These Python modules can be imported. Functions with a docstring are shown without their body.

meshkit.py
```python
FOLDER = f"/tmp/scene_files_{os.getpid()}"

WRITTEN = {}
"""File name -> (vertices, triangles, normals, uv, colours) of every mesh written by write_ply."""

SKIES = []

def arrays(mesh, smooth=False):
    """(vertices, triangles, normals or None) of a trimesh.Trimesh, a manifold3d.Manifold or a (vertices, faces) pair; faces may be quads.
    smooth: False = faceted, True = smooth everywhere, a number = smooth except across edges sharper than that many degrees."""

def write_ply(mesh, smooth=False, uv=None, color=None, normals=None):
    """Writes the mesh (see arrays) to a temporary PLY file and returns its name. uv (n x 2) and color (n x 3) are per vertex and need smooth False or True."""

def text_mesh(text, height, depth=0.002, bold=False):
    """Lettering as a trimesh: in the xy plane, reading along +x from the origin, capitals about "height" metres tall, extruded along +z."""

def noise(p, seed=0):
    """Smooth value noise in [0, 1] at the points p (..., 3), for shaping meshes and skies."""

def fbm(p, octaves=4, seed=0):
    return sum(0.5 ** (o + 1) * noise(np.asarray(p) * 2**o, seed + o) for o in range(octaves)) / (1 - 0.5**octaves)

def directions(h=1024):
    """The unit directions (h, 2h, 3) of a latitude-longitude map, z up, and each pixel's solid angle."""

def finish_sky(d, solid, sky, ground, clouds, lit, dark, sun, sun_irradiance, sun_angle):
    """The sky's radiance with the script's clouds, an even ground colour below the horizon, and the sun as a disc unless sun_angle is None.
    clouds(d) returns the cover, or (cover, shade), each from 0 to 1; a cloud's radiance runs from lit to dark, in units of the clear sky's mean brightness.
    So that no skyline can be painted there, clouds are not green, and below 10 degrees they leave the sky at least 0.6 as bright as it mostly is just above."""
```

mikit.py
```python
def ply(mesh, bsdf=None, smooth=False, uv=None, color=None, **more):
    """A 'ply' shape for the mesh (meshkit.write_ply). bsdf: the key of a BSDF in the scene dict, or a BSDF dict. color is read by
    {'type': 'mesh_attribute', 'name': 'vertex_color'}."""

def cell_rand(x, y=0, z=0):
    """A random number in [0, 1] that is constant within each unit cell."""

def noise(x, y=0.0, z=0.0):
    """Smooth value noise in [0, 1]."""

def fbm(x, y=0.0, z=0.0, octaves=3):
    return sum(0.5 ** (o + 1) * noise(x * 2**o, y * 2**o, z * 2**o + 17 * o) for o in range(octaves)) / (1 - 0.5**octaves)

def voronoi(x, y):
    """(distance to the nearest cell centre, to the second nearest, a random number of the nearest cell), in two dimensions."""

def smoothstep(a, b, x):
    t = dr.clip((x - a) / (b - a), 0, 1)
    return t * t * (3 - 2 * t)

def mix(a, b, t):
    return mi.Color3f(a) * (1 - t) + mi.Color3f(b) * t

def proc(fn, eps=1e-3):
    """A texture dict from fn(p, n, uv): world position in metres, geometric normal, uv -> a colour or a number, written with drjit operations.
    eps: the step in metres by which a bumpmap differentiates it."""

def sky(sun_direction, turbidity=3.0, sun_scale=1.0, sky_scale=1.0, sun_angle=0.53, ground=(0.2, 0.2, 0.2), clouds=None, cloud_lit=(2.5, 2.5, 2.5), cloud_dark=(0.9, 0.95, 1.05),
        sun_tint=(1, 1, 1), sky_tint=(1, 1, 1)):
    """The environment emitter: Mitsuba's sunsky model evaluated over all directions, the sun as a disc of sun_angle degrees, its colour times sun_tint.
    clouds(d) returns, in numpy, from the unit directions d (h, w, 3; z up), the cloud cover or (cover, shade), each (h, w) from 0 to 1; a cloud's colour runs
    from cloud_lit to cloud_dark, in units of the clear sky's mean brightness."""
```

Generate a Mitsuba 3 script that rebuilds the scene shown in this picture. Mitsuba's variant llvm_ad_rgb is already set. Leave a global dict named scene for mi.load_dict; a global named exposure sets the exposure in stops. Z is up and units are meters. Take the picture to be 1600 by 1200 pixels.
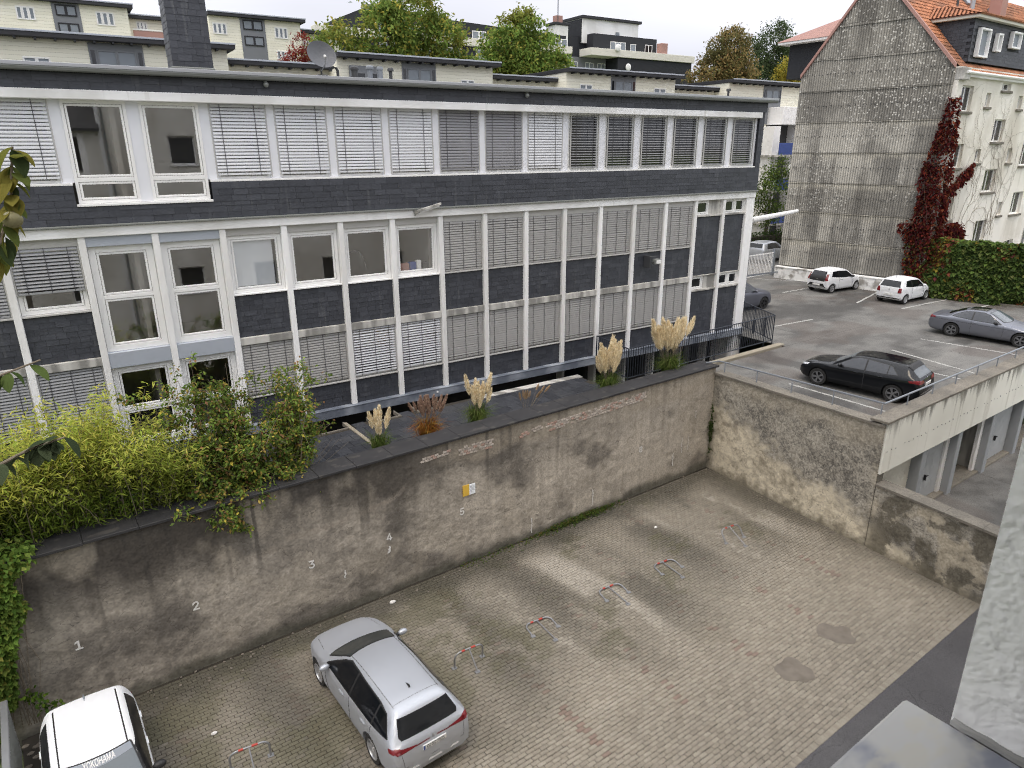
import math, random
import numpy as np, trimesh, mitsuba as mi, drjit as dr, mikit, meshkit
import manifold3d as m3
from shapely.geometry import Polygon, box as sbox, Point
from shapely import affinity
from scipy.interpolate import PchipInterpolator, LinearNDInterpolator
from mikit import noise, fbm, voronoi, cell_rand, smoothstep, mix, proc

T4 = mi.ScalarTransform4f
scene, labels, used = {}, {}, {}

# ------------------------------------------------------------------ camera, sky, exposure
YAW, PITCH, ROLL, EYE = 0.626784, 0.329408, -0.005087, 11.7
_f = np.array([math.sin(YAW) * math.cos(PITCH), math.cos(YAW) * math.cos(PITCH), -math.sin(PITCH)])
_r = np.array([math.cos(YAW), -math.sin(YAW), 0.0]); _u = np.cross(_r, _f)
_up = -math.sin(ROLL) * _r + math.cos(ROLL) * _u
scene['camera'] = {'type': 'perspective', 'fov': 2 * math.degrees(math.atan(800 / 1075.28)), 'fov_axis': 'x', 'near_clip': 0.05, 'far_clip': 3000.0,
                   'to_world': T4().look_at(origin=[0, 0, EYE], target=[float(v) for v in np.array([0, 0, EYE]) + _f], up=[float(v) for v in _up])}

def overcast(d):
    # an overcast sky: three times as bright overhead as at the horizon, with faint cloud texture
    s = meshkit.fbm(np.stack([d[..., 0] * 2.2, d[..., 1] * 2.2, d[..., 2] * 6.0], -1), 4, 5)
    up = (1 + 2 * np.clip(d[..., 2], 0, 1)) / 3
    return 1.0, np.clip((1 - up) / 0.667 * 0.92 + (s - 0.5) * 0.34, 0, 1)

scene['sky'] = mikit.sky([-0.35, -0.25, 0.9], turbidity=4, sun_scale=0.12, sun_angle=22, clouds=overcast,
                         cloud_lit=(3.30, 3.32, 3.46), cloud_dark=(0.74, 0.76, 0.875), ground=(0.2, 0.19, 0.18))
exposure = 2.68

# ------------------------------------------------------------------ helpers
def key_for(base):
    used[base] = used.get(base, 0) + 1
    return base if used[base] == 1 else '%s_%03d' % (base, used[base] - 1)

def thing(name, label=None, cat=None, group=None, kind=None):
    k = key_for(name); d = {}
    if label: d['label'] = label
    if cat: d['category'] = cat
    if group: d['group'] = group
    if kind: d['kind'] = kind
    if d: labels[k] = d
    return k

def put(k, shape, label=None, kind=None):
    scene[k] = shape
    if label or kind:
        labels.setdefault(k, {}).update({a: b for a, b in (('label', label), ('kind', kind)) if b})
    return k

def part(parent, name, mesh, mat, smooth=False, label=None, kind=None, **kw):
    return put(key_for(parent + '__' + name), mikit.ply(mesh, mat, smooth=smooth, **kw), label, kind)

def sub(parent, name):
    return key_for(parent + '__' + name)

def whole(name, mesh, mat, label=None, cat=None, group=None, kind=None, smooth=False, **kw):
    k = thing(name, label, cat, group, kind)
    scene[k] = mikit.ply(mesh, mat, smooth=smooth, **kw)
    return k

def bx(x0, x1, y0, y1, z0, z1):
    b = trimesh.creation.box([x1 - x0, y1 - y0, z1 - z0]); b.apply_translation([(x0 + x1) / 2, (y0 + y1) / 2, (z0 + z1) / 2]); return b

def cbx(x0, x1, y0, y1, z0, z1, c=0.01):
    """box with chamfered edges"""
    pts = []
    for x, sx in ((x0, 1), (x1, -1)):
        for y, sy in ((y0, 1), (y1, -1)):
            for z, sz in ((z0, 1), (z1, -1)):
                pts += [(x + sx * c, y + sy * c, z), (x + sx * c, y, z + sz * c), (x, y + sy * c, z + sz * c)]
    return hull(pts)

def hull(pts):
    m = m3.Manifold.hull_points(np.asarray(pts, float)).to_mesh()
    return trimesh.Trimesh(np.array(m.vert_properties[:, :3]), np.array(m.tri_verts), process=False)

def cat(*ms):
    ms = ms[0] if len(ms) == 1 and isinstance(ms[0], (list, tuple)) else ms
    return trimesh.util.concatenate([m for m in ms if m is not None])

def xf(mesh, M):
    m = mesh.copy(); m.apply_transform(M); return m

def tube(pts, r, n=8, close=False):
    pts = np.asarray(pts, float); r = np.broadcast_to(np.asarray(r, float), (len(pts),))
    V, Fc = [], []
    tang = np.gradient(pts, axis=0); tang /= np.linalg.norm(tang, axis=1, keepdims=True) + 1e-12
    ref = np.array([0, 0, 1.0]) if abs(tang[0][2]) < 0.9 else np.array([1.0, 0, 0])
    for i in range(len(pts)):
        a = np.cross(tang[i], ref); a /= np.linalg.norm(a) + 1e-12; b = np.cross(tang[i], a); ref = np.cross(a, tang[i]) if abs(np.dot(ref, tang[i])) > .95 else ref
        for k in range(n):
            t = 2 * math.pi * k / n
            V.append(pts[i] + r[i] * (math.cos(t) * a + math.sin(t) * b))
    for i in range(len(pts) - 1):
        for k in range(n):
            p, q = i * n + k, i * n + (k + 1) % n
            Fc += [(p, q, q + n), (p, q + n, p + n)]
    V += [pts[0], pts[-1]]; c0, c1 = len(V) - 2, len(V) - 1
    for k in range(n):
        Fc += [(c0, (k + 1) % n, k), (c1, (len(pts) - 1) * n + k, (len(pts) - 1) * n + (k + 1) % n)]
    m = trimesh.Trimesh(np.array(V), np.array(Fc), process=False)
    if n > 3: m.invert() if m.volume < 0 else None
    return m

def lathe(prof, n=24):
    """prof: (r,z) list, around z"""
    return trimesh.creation.revolve(np.asarray(prof, float), sections=n)

def sphere(c, r, sc=(1, 1, 1), sub=2):
    s = trimesh.creation.icosphere(subdivisions=sub, radius=r); s.apply_scale(sc); s.apply_translation(c); return s

def prism(poly, h):
    return trimesh.creation.extrude_polygon(poly, h, engine='earcut')

def sheet(poly, z=0.0):
    v, f = trimesh.creation.triangulate_polygon(poly, engine='earcut')
    v3 = np.column_stack([v, np.full(len(v), z)])
    m = trimesh.Trimesh(v3, f, process=False)
    if len(f) and m.face_normals[:, 2].mean() < 0: m.invert()
    return m

def uvrow(mesh, a, b):
    return np.tile([[a, b]], (len(mesh.vertices), 1)).astype(float)

RNG = np.random.default_rng(11)

# ------------------------------------------------------------------ materials
def rgb(*c): return {'type': 'rgb', 'value': list(c)}
def mat(k, d, two=False):
    scene[k] = {'type': 'twosided', 'bsdf': d} if two else d
    return k
def pr(k, col, rough=0.6, two=True, bump=None, bs=0.002, **kw):
    c = col if isinstance(col, dict) else rgb(*col)
    d = {'type': 'principled', 'base_color': c, 'roughness': rough, **kw}
    if bump is not None: d = {'type': 'bumpmap', 'arbitrary': bump, 'scale': bs, 'bsdf': d}
    return mat(k, d, two)

def P(fn): return proc(fn, eps=2e-3)

def c_paver(p, n, uv):
    b = mix((0.232, 0.204, 0.163), (0.305, 0.274, 0.224), uv[0])
    b = mix(b, (0.18, 0.10, 0.08), smoothstep(0.4, 0.6, uv[1]) * 0.55)
    lane = 0.5 + 0.5 * dr.cos((p.x + 0.45 + 0.55 * noise(p.y * 0.35, 3.0)) * (2 * math.pi / 2.4))
    # light dusty fans in the bays and dark, mossy tyre lanes near the wall
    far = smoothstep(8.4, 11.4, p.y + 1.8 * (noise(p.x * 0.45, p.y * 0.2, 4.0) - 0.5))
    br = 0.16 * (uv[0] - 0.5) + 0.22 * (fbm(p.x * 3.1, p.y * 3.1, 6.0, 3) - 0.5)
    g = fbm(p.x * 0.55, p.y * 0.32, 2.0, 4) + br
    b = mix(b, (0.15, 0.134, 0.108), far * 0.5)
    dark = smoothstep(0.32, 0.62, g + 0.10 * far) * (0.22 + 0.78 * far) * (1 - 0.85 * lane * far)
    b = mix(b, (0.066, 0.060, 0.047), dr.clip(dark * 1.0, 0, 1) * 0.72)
    moss = smoothstep(0.50, 0.72, fbm(p.x * 0.8, p.y * 0.8, 9.0, 3) + br) * far
    b = mix(b, (0.085, 0.080, 0.042), moss * 0.55)
    dust = smoothstep(0.35, 0.9, lane) * far * (1 - smoothstep(13.6, 14.6, p.y)) * smoothstep(0.40, 0.60, fbm(p.x * 0.9, p.y * 0.3, 13.0, 3) + 0.8 * br) * smoothstep(8.0, 9.6, p.x)
    b = mix(b, (0.34, 0.31, 0.262), dust * 0.72)
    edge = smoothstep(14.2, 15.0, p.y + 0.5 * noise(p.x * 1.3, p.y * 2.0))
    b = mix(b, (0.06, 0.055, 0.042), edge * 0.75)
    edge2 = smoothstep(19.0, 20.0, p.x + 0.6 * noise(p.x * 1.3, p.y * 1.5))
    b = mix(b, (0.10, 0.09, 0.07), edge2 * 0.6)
    sp = noise(p.x * 140, p.y * 140, 1.0)
    return b * (0.86 + 0.28 * sp) * (0.90 + 0.20 * fbm(p.x * 7, p.y * 7, 0.0, 2))
pr('m_paver', P(c_paver), 0.85)

def c_joint(p, n, uv):
    return mix((0.018, 0.015, 0.011), (0.042, 0.036, 0.025), fbm(p.x * 2.3, p.y * 2.3, 0.0, 3))
pr('m_joint', P(c_joint), 0.95)

def c_wall(p, n, uv):
    x, z = p.x, p.z
    g = fbm(x * 0.7, z * 0.9, 1.0, 5); f = fbm(x * 3.4, z * 4.0, 4.0, 6)
    b = mix((0.17, 0.152, 0.13), (0.40, 0.36, 0.305), smoothstep(0.22, 0.70, 0.5 * g + 0.4 * f + 0.012 * x))
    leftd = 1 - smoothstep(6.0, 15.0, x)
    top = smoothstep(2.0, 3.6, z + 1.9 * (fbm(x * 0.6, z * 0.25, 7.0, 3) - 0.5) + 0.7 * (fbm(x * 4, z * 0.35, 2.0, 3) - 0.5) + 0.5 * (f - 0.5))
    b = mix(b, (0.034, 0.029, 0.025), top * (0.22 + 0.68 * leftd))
    # blotches
    bl = smoothstep(0.53, 0.72, fbm(x * 0.55 + 3.1, z * 0.75, 21.0, 5) + 0.12 * (f - 0.5))
    b = mix(b, (0.065, 0.058, 0.052), bl * 0.65)
    bl2 = smoothstep(0.52, 0.72, fbm(x * 1.1, z * 0.8, 33.0, 5))
    b = mix(b, (0.31, 0.275, 0.225), bl2 * 0.5)
    # repaired joints: pale vertical strips at the old pier positions
    for xc, wd in ((3.5, 0.2), (8.9, 0.07), (13.4, 0.05)):
        e = dr.abs(x - xc - 0.10 * (noise(z * 1.7, xc) - 0.5))
        b = mix(b, (0.29, 0.26, 0.22), (1 - smoothstep(wd * 0.6, wd, e)) * 0.5 * smoothstep(0.25, 0.55, noise(z * 2.0, xc + 3, 1.0)))
    # ragged pale scar sinking to the left below the coping
    sc = dr.abs(z - (2.25 + 0.16 * (x - 3.0) + 0.5 * (fbm(x * 1.2, 5.0, 0.0, 3) - 0.5)))
    b = mix(b, (0.28, 0.245, 0.205), (1 - smoothstep(0.02, 0.14, sc)) * smoothstep(2.5, 3.5, x) * (1 - smoothstep(7.5, 9.3, x)) * 0.6 * smoothstep(0.3, 0.55, noise(x * 3, z * 3, 8.0)))
    # paint flakes and hairline scratches
    q = dr.abs(noise(x * 2.6 + z * 0.9 + 0.5 * f, z * 0.35, 44.0) - 0.5)
    b = mix(b, (0.45, 0.42, 0.37), (1 - smoothstep(0.0, 0.012, q)) * smoothstep(0.56, 0.66, noise(x * 1.9, z * 2.4, 50.0)) * smoothstep(9.0, 12.0, x) * 0.7)
    crk = dr.abs(fbm(x * 0.9, z * 2.2, 61.0, 4) - 0.52)
    b = mix(b, (0.04, 0.034, 0.03), (1 - smoothstep(0.0, 0.007, crk)) * 0.5)
    pale = smoothstep(3.25, 3.55, z + 0.6 * (noise(x * 0.8, 2.0) - 0.5)) * smoothstep(7.6, 9.5, x)
    b = mix(b, (0.31, 0.27, 0.215), pale * 0.62)
    drip = smoothstep(0.68, 0.86, noise(x * 6.0 + 0.4 * f, z * 0.22, 71.0)) * smoothstep(1.2, 3.2, z)
    b = mix(b, (0.045, 0.04, 0.035), drip * (0.25 + 0.45 * leftd))
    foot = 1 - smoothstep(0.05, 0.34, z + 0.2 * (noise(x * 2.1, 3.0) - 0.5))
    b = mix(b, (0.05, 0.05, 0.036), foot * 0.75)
    st = noise(x * 9, z * 0.5, 3.0)
    return b * (0.80 + 0.40 * noise(x * 26, z * 26, 2.0)) * (0.88 + 0.2 * st)
def h_wall(p, n, uv): return fbm(p.x * 5 + p.y * 5, p.z * 5, 3.0, 6)
pr('m_wall', P(c_wall), 0.92, bump=P(h_wall), bs=0.05)

def c_side(p, n, uv):
    y, z = p.y, p.z
    g = fbm(y * 0.9, z * 0.9, 3.0, 4); f = fbm(y * 5, z * 5, 8.0, 3); s = noise(y * 22, z * 22, 1.0)
    s2 = noise(y * 55, z * 55, 5.0)
    grey = mix((0.115, 0.107, 0.094), (0.36, 0.335, 0.285), smoothstep(0.25, 0.8, 0.30 * f + 0.22 * s + 0.23 * s2 + 0.35 * fbm(y * 1.3, z * 1.8, 15.0, 4) ))
    cream = mix((0.27, 0.235, 0.175), (0.58, 0.52, 0.40), smoothstep(0.2, 0.65, 0.6 * f + 0.4 * g))
    line = 0.50 + 0.32 * (y - 8.6) + 1.0 * (g - 0.5) + 0.5 * (f - 0.5)
    low = 1 - smoothstep(line - 0.25, line + 0.45, z + 0.35 * (s - 0.5))
    b = mix(grey, cream, low * 0.9)
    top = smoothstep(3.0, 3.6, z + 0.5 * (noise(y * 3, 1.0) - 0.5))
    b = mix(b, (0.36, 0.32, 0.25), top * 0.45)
    mot = smoothstep(0.43, 0.60, fbm(y * 2.2, z * 2.2, 12.0, 5) + 0.14 * (s - 0.5)) * (1 - smoothstep(8.3, 9.0, y))
    b = mix(b, (0.075, 0.066, 0.047), mot * 0.8)
    mot2 = smoothstep(0.45, 0.6, fbm(y * 1.6, z * 1.6, 31.0, 3)) * (1 - smoothstep(8.3, 9.0, y))
    b = mix(b, (0.40, 0.35, 0.26), mot2 * 0.6 * (1 - mot))
    crk = dr.abs(fbm(y * 2.1, z * 3.0, 61.0, 4) - 0.5)
    b = mix(b, (0.06, 0.05, 0.04), (1 - smoothstep(0.0, 0.012, crk)) * 0.5 * low)
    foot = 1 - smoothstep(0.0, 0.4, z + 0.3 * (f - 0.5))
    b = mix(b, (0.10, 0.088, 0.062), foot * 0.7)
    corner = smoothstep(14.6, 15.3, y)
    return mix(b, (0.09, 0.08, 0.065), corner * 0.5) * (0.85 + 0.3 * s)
pr('m_side', P(c_side), 0.92, bump=P(h_wall), bs=0.06)

def c_conc(p, n, uv):
    g = fbm(p.x * 1.6 + p.z, p.y * 1.6 + p.z * 0.7, 2.0, 4); s = noise(p.x * 30, p.y * 30, p.z * 30)
    return mix((0.10, 0.093, 0.08), (0.21, 0.19, 0.16), g) * (0.75 + 0.5 * s)
pr('m_conc', P(c_conc), 0.9)

def c_deck(p, n, uv):
    x, y = p.x, p.y
    g = fbm(x * 0.22 + 0.1 * y, y * 0.42, 1.0, 5); f = fbm(x * 1.4, y * 2.0, 6.0, 4); s = noise(x * 45, y * 45, 1.0)
    b = mix((0.066, 0.064, 0.061), (0.155, 0.152, 0.143), smoothstep(0.28, 0.7, 0.65 * g + 0.35 * f))
    damp = smoothstep(0.55, 0.66, fbm(x * 0.33, y * 0.2, 17.0, 4))
    b = mix(b, (0.036, 0.035, 0.034), damp * 0.6)
    pale = smoothstep(0.56, 0.7, fbm(x * 0.3, y * 0.8, 27.0, 4))
    b = mix(b, (0.18, 0.175, 0.163), pale * 0.5)
    red = smoothstep(0.58, 0.68, fbm(x * 0.5, y * 0.5, 39.0, 2))
    b = mix(b, (0.09, 0.072, 0.062), red * 0.4)
    j = dr.minimum(dr.abs((x - y * 0.06) / 4.6 - dr.round((x - y * 0.06) / 4.6)) * 4.6, dr.abs((y + x * 0.03) / 3.4 - dr.round((y + x * 0.03) / 3.4)) * 3.4)
    b = mix(b, (0.055, 0.052, 0.048), (1 - smoothstep(0.012, 0.03, j)) * 0.7 * (1 - smoothstep(30, 34, x)))
    crk = dr.abs(fbm(x * 0.5, y * 0.5, 77.0, 5) - 0.5)
    b = mix(b, (0.05, 0.048, 0.045), (1 - smoothstep(0.0, 0.004, crk)) * 0.6)
    return b * (0.8 + 0.4 * s)
pr('m_deck', P(c_deck), 0.7, specular=0.35)

def c_strip(p, n, uv):
    g = fbm(p.x * 0.8, p.y * 0.8, 1.0, 4); s = noise(p.x * 90, p.y * 90, 1.0)
    b = mix((0.052, 0.050, 0.052), (0.095, 0.092, 0.094), g)
    crk = dr.abs(fbm(p.x * 0.5, p.y * 0.5, 7.0, 4) - 0.5)
    b = mix(b, (0.03, 0.03, 0.03), (1 - smoothstep(0.0, 0.005, crk)) * 0.6)
    return b * (0.65 + 0.7 * s)
pr('m_strip', P(c_strip), 0.85)

def c_slate(p, n, uv):
    b = mix((0.031, 0.034, 0.043), (0.048, 0.052, 0.064), uv[0])
    w = smoothstep(0.60, 0.9, fbm((p.x + p.y * 0.2) * 9, p.z * 0.7, 5.0, 3))
    b = mix(b, (0.13, 0.135, 0.14), w * 0.35 * uv[1])
    return b * (0.8 + 0.4 * noise(p.x * 18, p.y * 18, p.z * 30))
pr('m_slate', P(c_slate), 0.5, specular=0.45)
pr('m_slate_back', (0.018, 0.02, 0.025), 0.8)

def c_terr(p, n, uv):
    b = mix((0.026, 0.028, 0.034), (0.046, 0.049, 0.057), uv[0])
    b = mix(b, (0.07, 0.07, 0.072), smoothstep(0.5, 0.75, fbm(p.x * 1.1, p.y * 2.1, 3.0, 4)) * 0.45)
    return b * (0.8 + 0.4 * noise(p.x * 30, p.y * 30, 1.0))
pr('m_terr', P(c_terr), 0.5, specular=0.4)
def c_cop(p, n, uv):
    b = mix((0.018, 0.018, 0.020), (0.034, 0.033, 0.035), fbm(p.x * 1.7, p.y * 3, p.z, 4))
    return mix(b, (0.11, 0.10, 0.085), smoothstep(0.62, 0.8, fbm(p.x * 3, p.y * 6, 7.0, 3)) * 0.3)
pr('m_cop', P(c_cop), 0.65)

def c_white(p, n, uv):
    g = fbm(p.x * 0.9 + p.y, p.z * 0.35, 2.0, 4); v = noise(p.x * 14 + p.y * 9, p.z * 0.6, 4.0)
    b = mix((0.66, 0.655, 0.64), (0.80, 0.80, 0.80), smoothstep(0.3, 0.65, g))
    return mix(b, (0.42, 0.40, 0.35), smoothstep(0.70, 0.95, 0.6 * v + 0.4 * g) * 0.5)
pr('m_white', P(c_white), 0.55)
pr('m_pvc', (0.76, 0.76, 0.75), 0.35)
pr('m_pier', (0.68, 0.69, 0.73), 0.45)
pr('m_greyblue', (0.36, 0.39, 0.44), 0.45)
pr('m_header', (0.44, 0.435, 0.42), 0.6)
def c_lint(p, n, uv):
    v = fbm(p.x * 5 + p.y * 3, p.z * 0.8, 2.0, 3)
    return mix((0.22, 0.215, 0.20), (0.50, 0.49, 0.46), smoothstep(0.3, 0.7, v))
pr('m_lintel', P(c_lint), 0.8)
def c_sill(p, n, uv):
    v = fbm(p.x * 1.8 + p.y, p.z * 2.0, 2.0, 4)
    return mix((0.15, 0.17, 0.21), (0.33, 0.36, 0.41), smoothstep(0.3, 0.75, v))
pr('m_zinc', P(c_sill), 0.5, metallic=0.2)
pr('m_slat_white', (0.60, 0.61, 0.635), 0.4)
pr('m_slat_grey', (0.23, 0.23, 0.245), 0.45)
pr('m_slat_dull', (0.31, 0.305, 0.295), 0.5)
pr('m_slat_mid', (0.27, 0.275, 0.285), 0.5)
pr('m_cord', (0.05, 0.05, 0.055), 0.7)
pr('m_dark', (0.02, 0.02, 0.022), 0.6)
pr('m_black', (0.012, 0.012, 0.013), 0.5)
pr('m_inner', (0.20, 0.19, 0.17), 0.8)
pr('m_curtain', (0.52, 0.55, 0.58), 0.8)
mat('m_glass', {'type': 'thindielectric', 'int_ior': 2.15, 'ext_ior': 1.0})
pr('m_darkglass', (0.012, 0.014, 0.016), 0.06, specular=0.8)
pr('m_farglass', (0.20, 0.225, 0.255), 0.3, specular=0.3)
def c_roof(p, n, uv):
    g = fbm(p.x * 1.2, p.y * 1.2, 3.0, 4)
    return mix((0.08, 0.083, 0.077), (0.17, 0.17, 0.152), g)
pr('m_roof', P(c_roof), 0.8)
pr('m_gutter', (0.21, 0.22, 0.21), 0.5, metallic=0.3)
pr('m_metal', (0.42, 0.43, 0.45), 0.42, metallic=0.7)
pr('m_rail', (0.022, 0.027, 0.038), 0.5)
pr('m_railgrey', (0.20, 0.22, 0.25), 0.45)
def c_gable(p, n, uv):
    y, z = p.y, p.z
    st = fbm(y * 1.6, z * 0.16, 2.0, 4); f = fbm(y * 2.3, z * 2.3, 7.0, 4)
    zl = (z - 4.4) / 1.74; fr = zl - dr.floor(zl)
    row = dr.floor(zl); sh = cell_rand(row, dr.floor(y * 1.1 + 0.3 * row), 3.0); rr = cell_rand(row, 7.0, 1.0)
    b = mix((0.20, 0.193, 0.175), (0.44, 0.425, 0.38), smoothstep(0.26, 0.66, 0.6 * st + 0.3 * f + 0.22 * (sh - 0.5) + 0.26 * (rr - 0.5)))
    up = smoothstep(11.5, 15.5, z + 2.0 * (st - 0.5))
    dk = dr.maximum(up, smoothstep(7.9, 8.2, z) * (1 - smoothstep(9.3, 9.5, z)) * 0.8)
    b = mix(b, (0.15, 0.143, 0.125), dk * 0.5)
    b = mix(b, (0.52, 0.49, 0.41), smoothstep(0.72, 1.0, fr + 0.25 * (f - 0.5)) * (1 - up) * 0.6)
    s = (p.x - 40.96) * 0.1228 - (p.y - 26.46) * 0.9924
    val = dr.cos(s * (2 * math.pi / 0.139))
    b = b * (0.86 - 0.36 * val)  # rib shading put into the colour so the corrugation reads
    b = mix(b, (0.05, 0.047, 0.042), (1 - smoothstep(0.0, 0.036, fr)) * 0.75)  # dark line painted along the lower sheet edges as their overlap shadow
    w, _, r = voronoi(y * 7.5 + 0.6 * noise(y * 9, z * 9), z * 6.5 + 0.6 * noise(y * 9, z * 9, 4.0))
    dens = smoothstep(0.40, 0.60, fbm(y * 0.5, z * 0.3, 19.0, 3) + 0.20 * dk - 0.07)
    b = mix(b, (0.66, 0.65, 0.60), (1 - smoothstep(0.20, 0.30, w)) * smoothstep(0.55, 0.65, r) * dens * 0.85)
    return mix(b, (0.06, 0.055, 0.05), smoothstep(0.60, 0.8, fbm(y * 1.4, z * 0.25, 29.0, 4)) * 0.3)
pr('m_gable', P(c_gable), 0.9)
def c_stain(p, n, uv):
    g = fbm(p.y * 2 + p.x, p.z * 2, 3.0, 4)
    return mix((0.78, 0.78, 0.76), (0.25, 0.235, 0.21), smoothstep(0.45, 0.66, g) * smoothstep(0.2, 0.7, noise(p.y * 0.8 + p.x * 0.3, p.z * 0.5, 3.0)))
pr('m_whitewash', P(c_stain), 0.9)
def c_house(p, n, uv):
    g = fbm(p.x * 0.6 + p.y, p.z * 0.35, 4.0, 4); v = noise(p.x * 2.0, p.z * 0.3, 1.0)
    b = mix((0.55, 0.52, 0.455), (0.71, 0.685, 0.625), smoothstep(0.25, 0.65, g))
    return mix(b, (0.42, 0.37, 0.30), smoothstep(0.7, 0.95, v) * 0.35)
pr('m_house', P(c_house), 0.85)
def c_cream(p, n, uv):
    k = p.z / 0.19; fr = k - dr.floor(k)
    b = mix((0.72, 0.70, 0.58), (0.78, 0.765, 0.66), noise(p.x * 0.6, p.y * 0.3, dr.floor(k)))
    return mix(b, (0.45, 0.43, 0.35), 1 - smoothstep(0.0, 0.14, fr))
pr('m_cream', P(c_cream), 0.7)
pr('m_panel', (0.16, 0.17, 0.185), 0.5)
pr('m_fascia', (0.022, 0.023, 0.028), 0.7)
pr('m_tilefasc', (0.35, 0.20, 0.17), 0.7)
def c_tile(p, n, uv):
    b = mix((0.27, 0.105, 0.05), (0.42, 0.175, 0.085), uv[0])
    b = mix(b, (0.12, 0.07, 0.05), smoothstep(0.5, 0.75, fbm(p.x * 0.5, p.y * 0.7 + p.z, 3.0, 3)) * 0.55)
    return b * (0.8 + 0.4 * noise(p.x * 7, p.y * 7, p.z * 7))
pr('m_tile', P(c_tile), 0.8)
def c_fasc(p, n, uv):
    x, z = p.x, p.z
    v = fbm(x * 5.0, z * 0.35, 2.0, 4); g = fbm(x * 0.8, z * 0.6, 6.0, 3)
    b = mix((0.60, 0.595, 0.54), (0.72, 0.715, 0.66), g)
    drip = smoothstep(0.42, 0.72, v + 0.45 * (z - 3.75))
    b = mix(b, (0.10, 0.095, 0.08), drip * smoothstep(3.2, 4.0, z) * 0.85)
    return mix(b, (0.40, 0.385, 0.33), smoothstep(0.6, 0.8, v) * 0.5)
pr('m_fasc2', P(c_fasc), 0.75)
def c_stucco(p, n, uv): return mix((0.87, 0.855, 0.83), (0.92, 0.905, 0.88), fbm(p.y * 9, p.z * 9, 1.0, 3))
def h_stucco(p, n, uv): return 0.5 * noise(p.y * 55 + p.x * 50, p.z * 55, p.x * 55) + 0.6 * fbm(p.y * 150 + p.x * 120, p.z * 150, p.x * 150, 3)
pr('m_stucco', P(c_stucco), 0.8, bump=P(h_stucco), bs=0.0055)
def c_stone(p, n, uv):
    g = fbm(p.x * 9, p.y * 14, 1.0, 5)
    b = mix((0.17, 0.18, 0.215), (0.36, 0.355, 0.335), smoothstep(0.28, 0.66, g))
    return mix(b, (0.37, 0.35, 0.285), smoothstep(0.52, 0.72, fbm(p.x * 16, p.y * 30, 6.0, 4)) * 0.6)
pr('m_stone', P(c_stone), 0.4)
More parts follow.
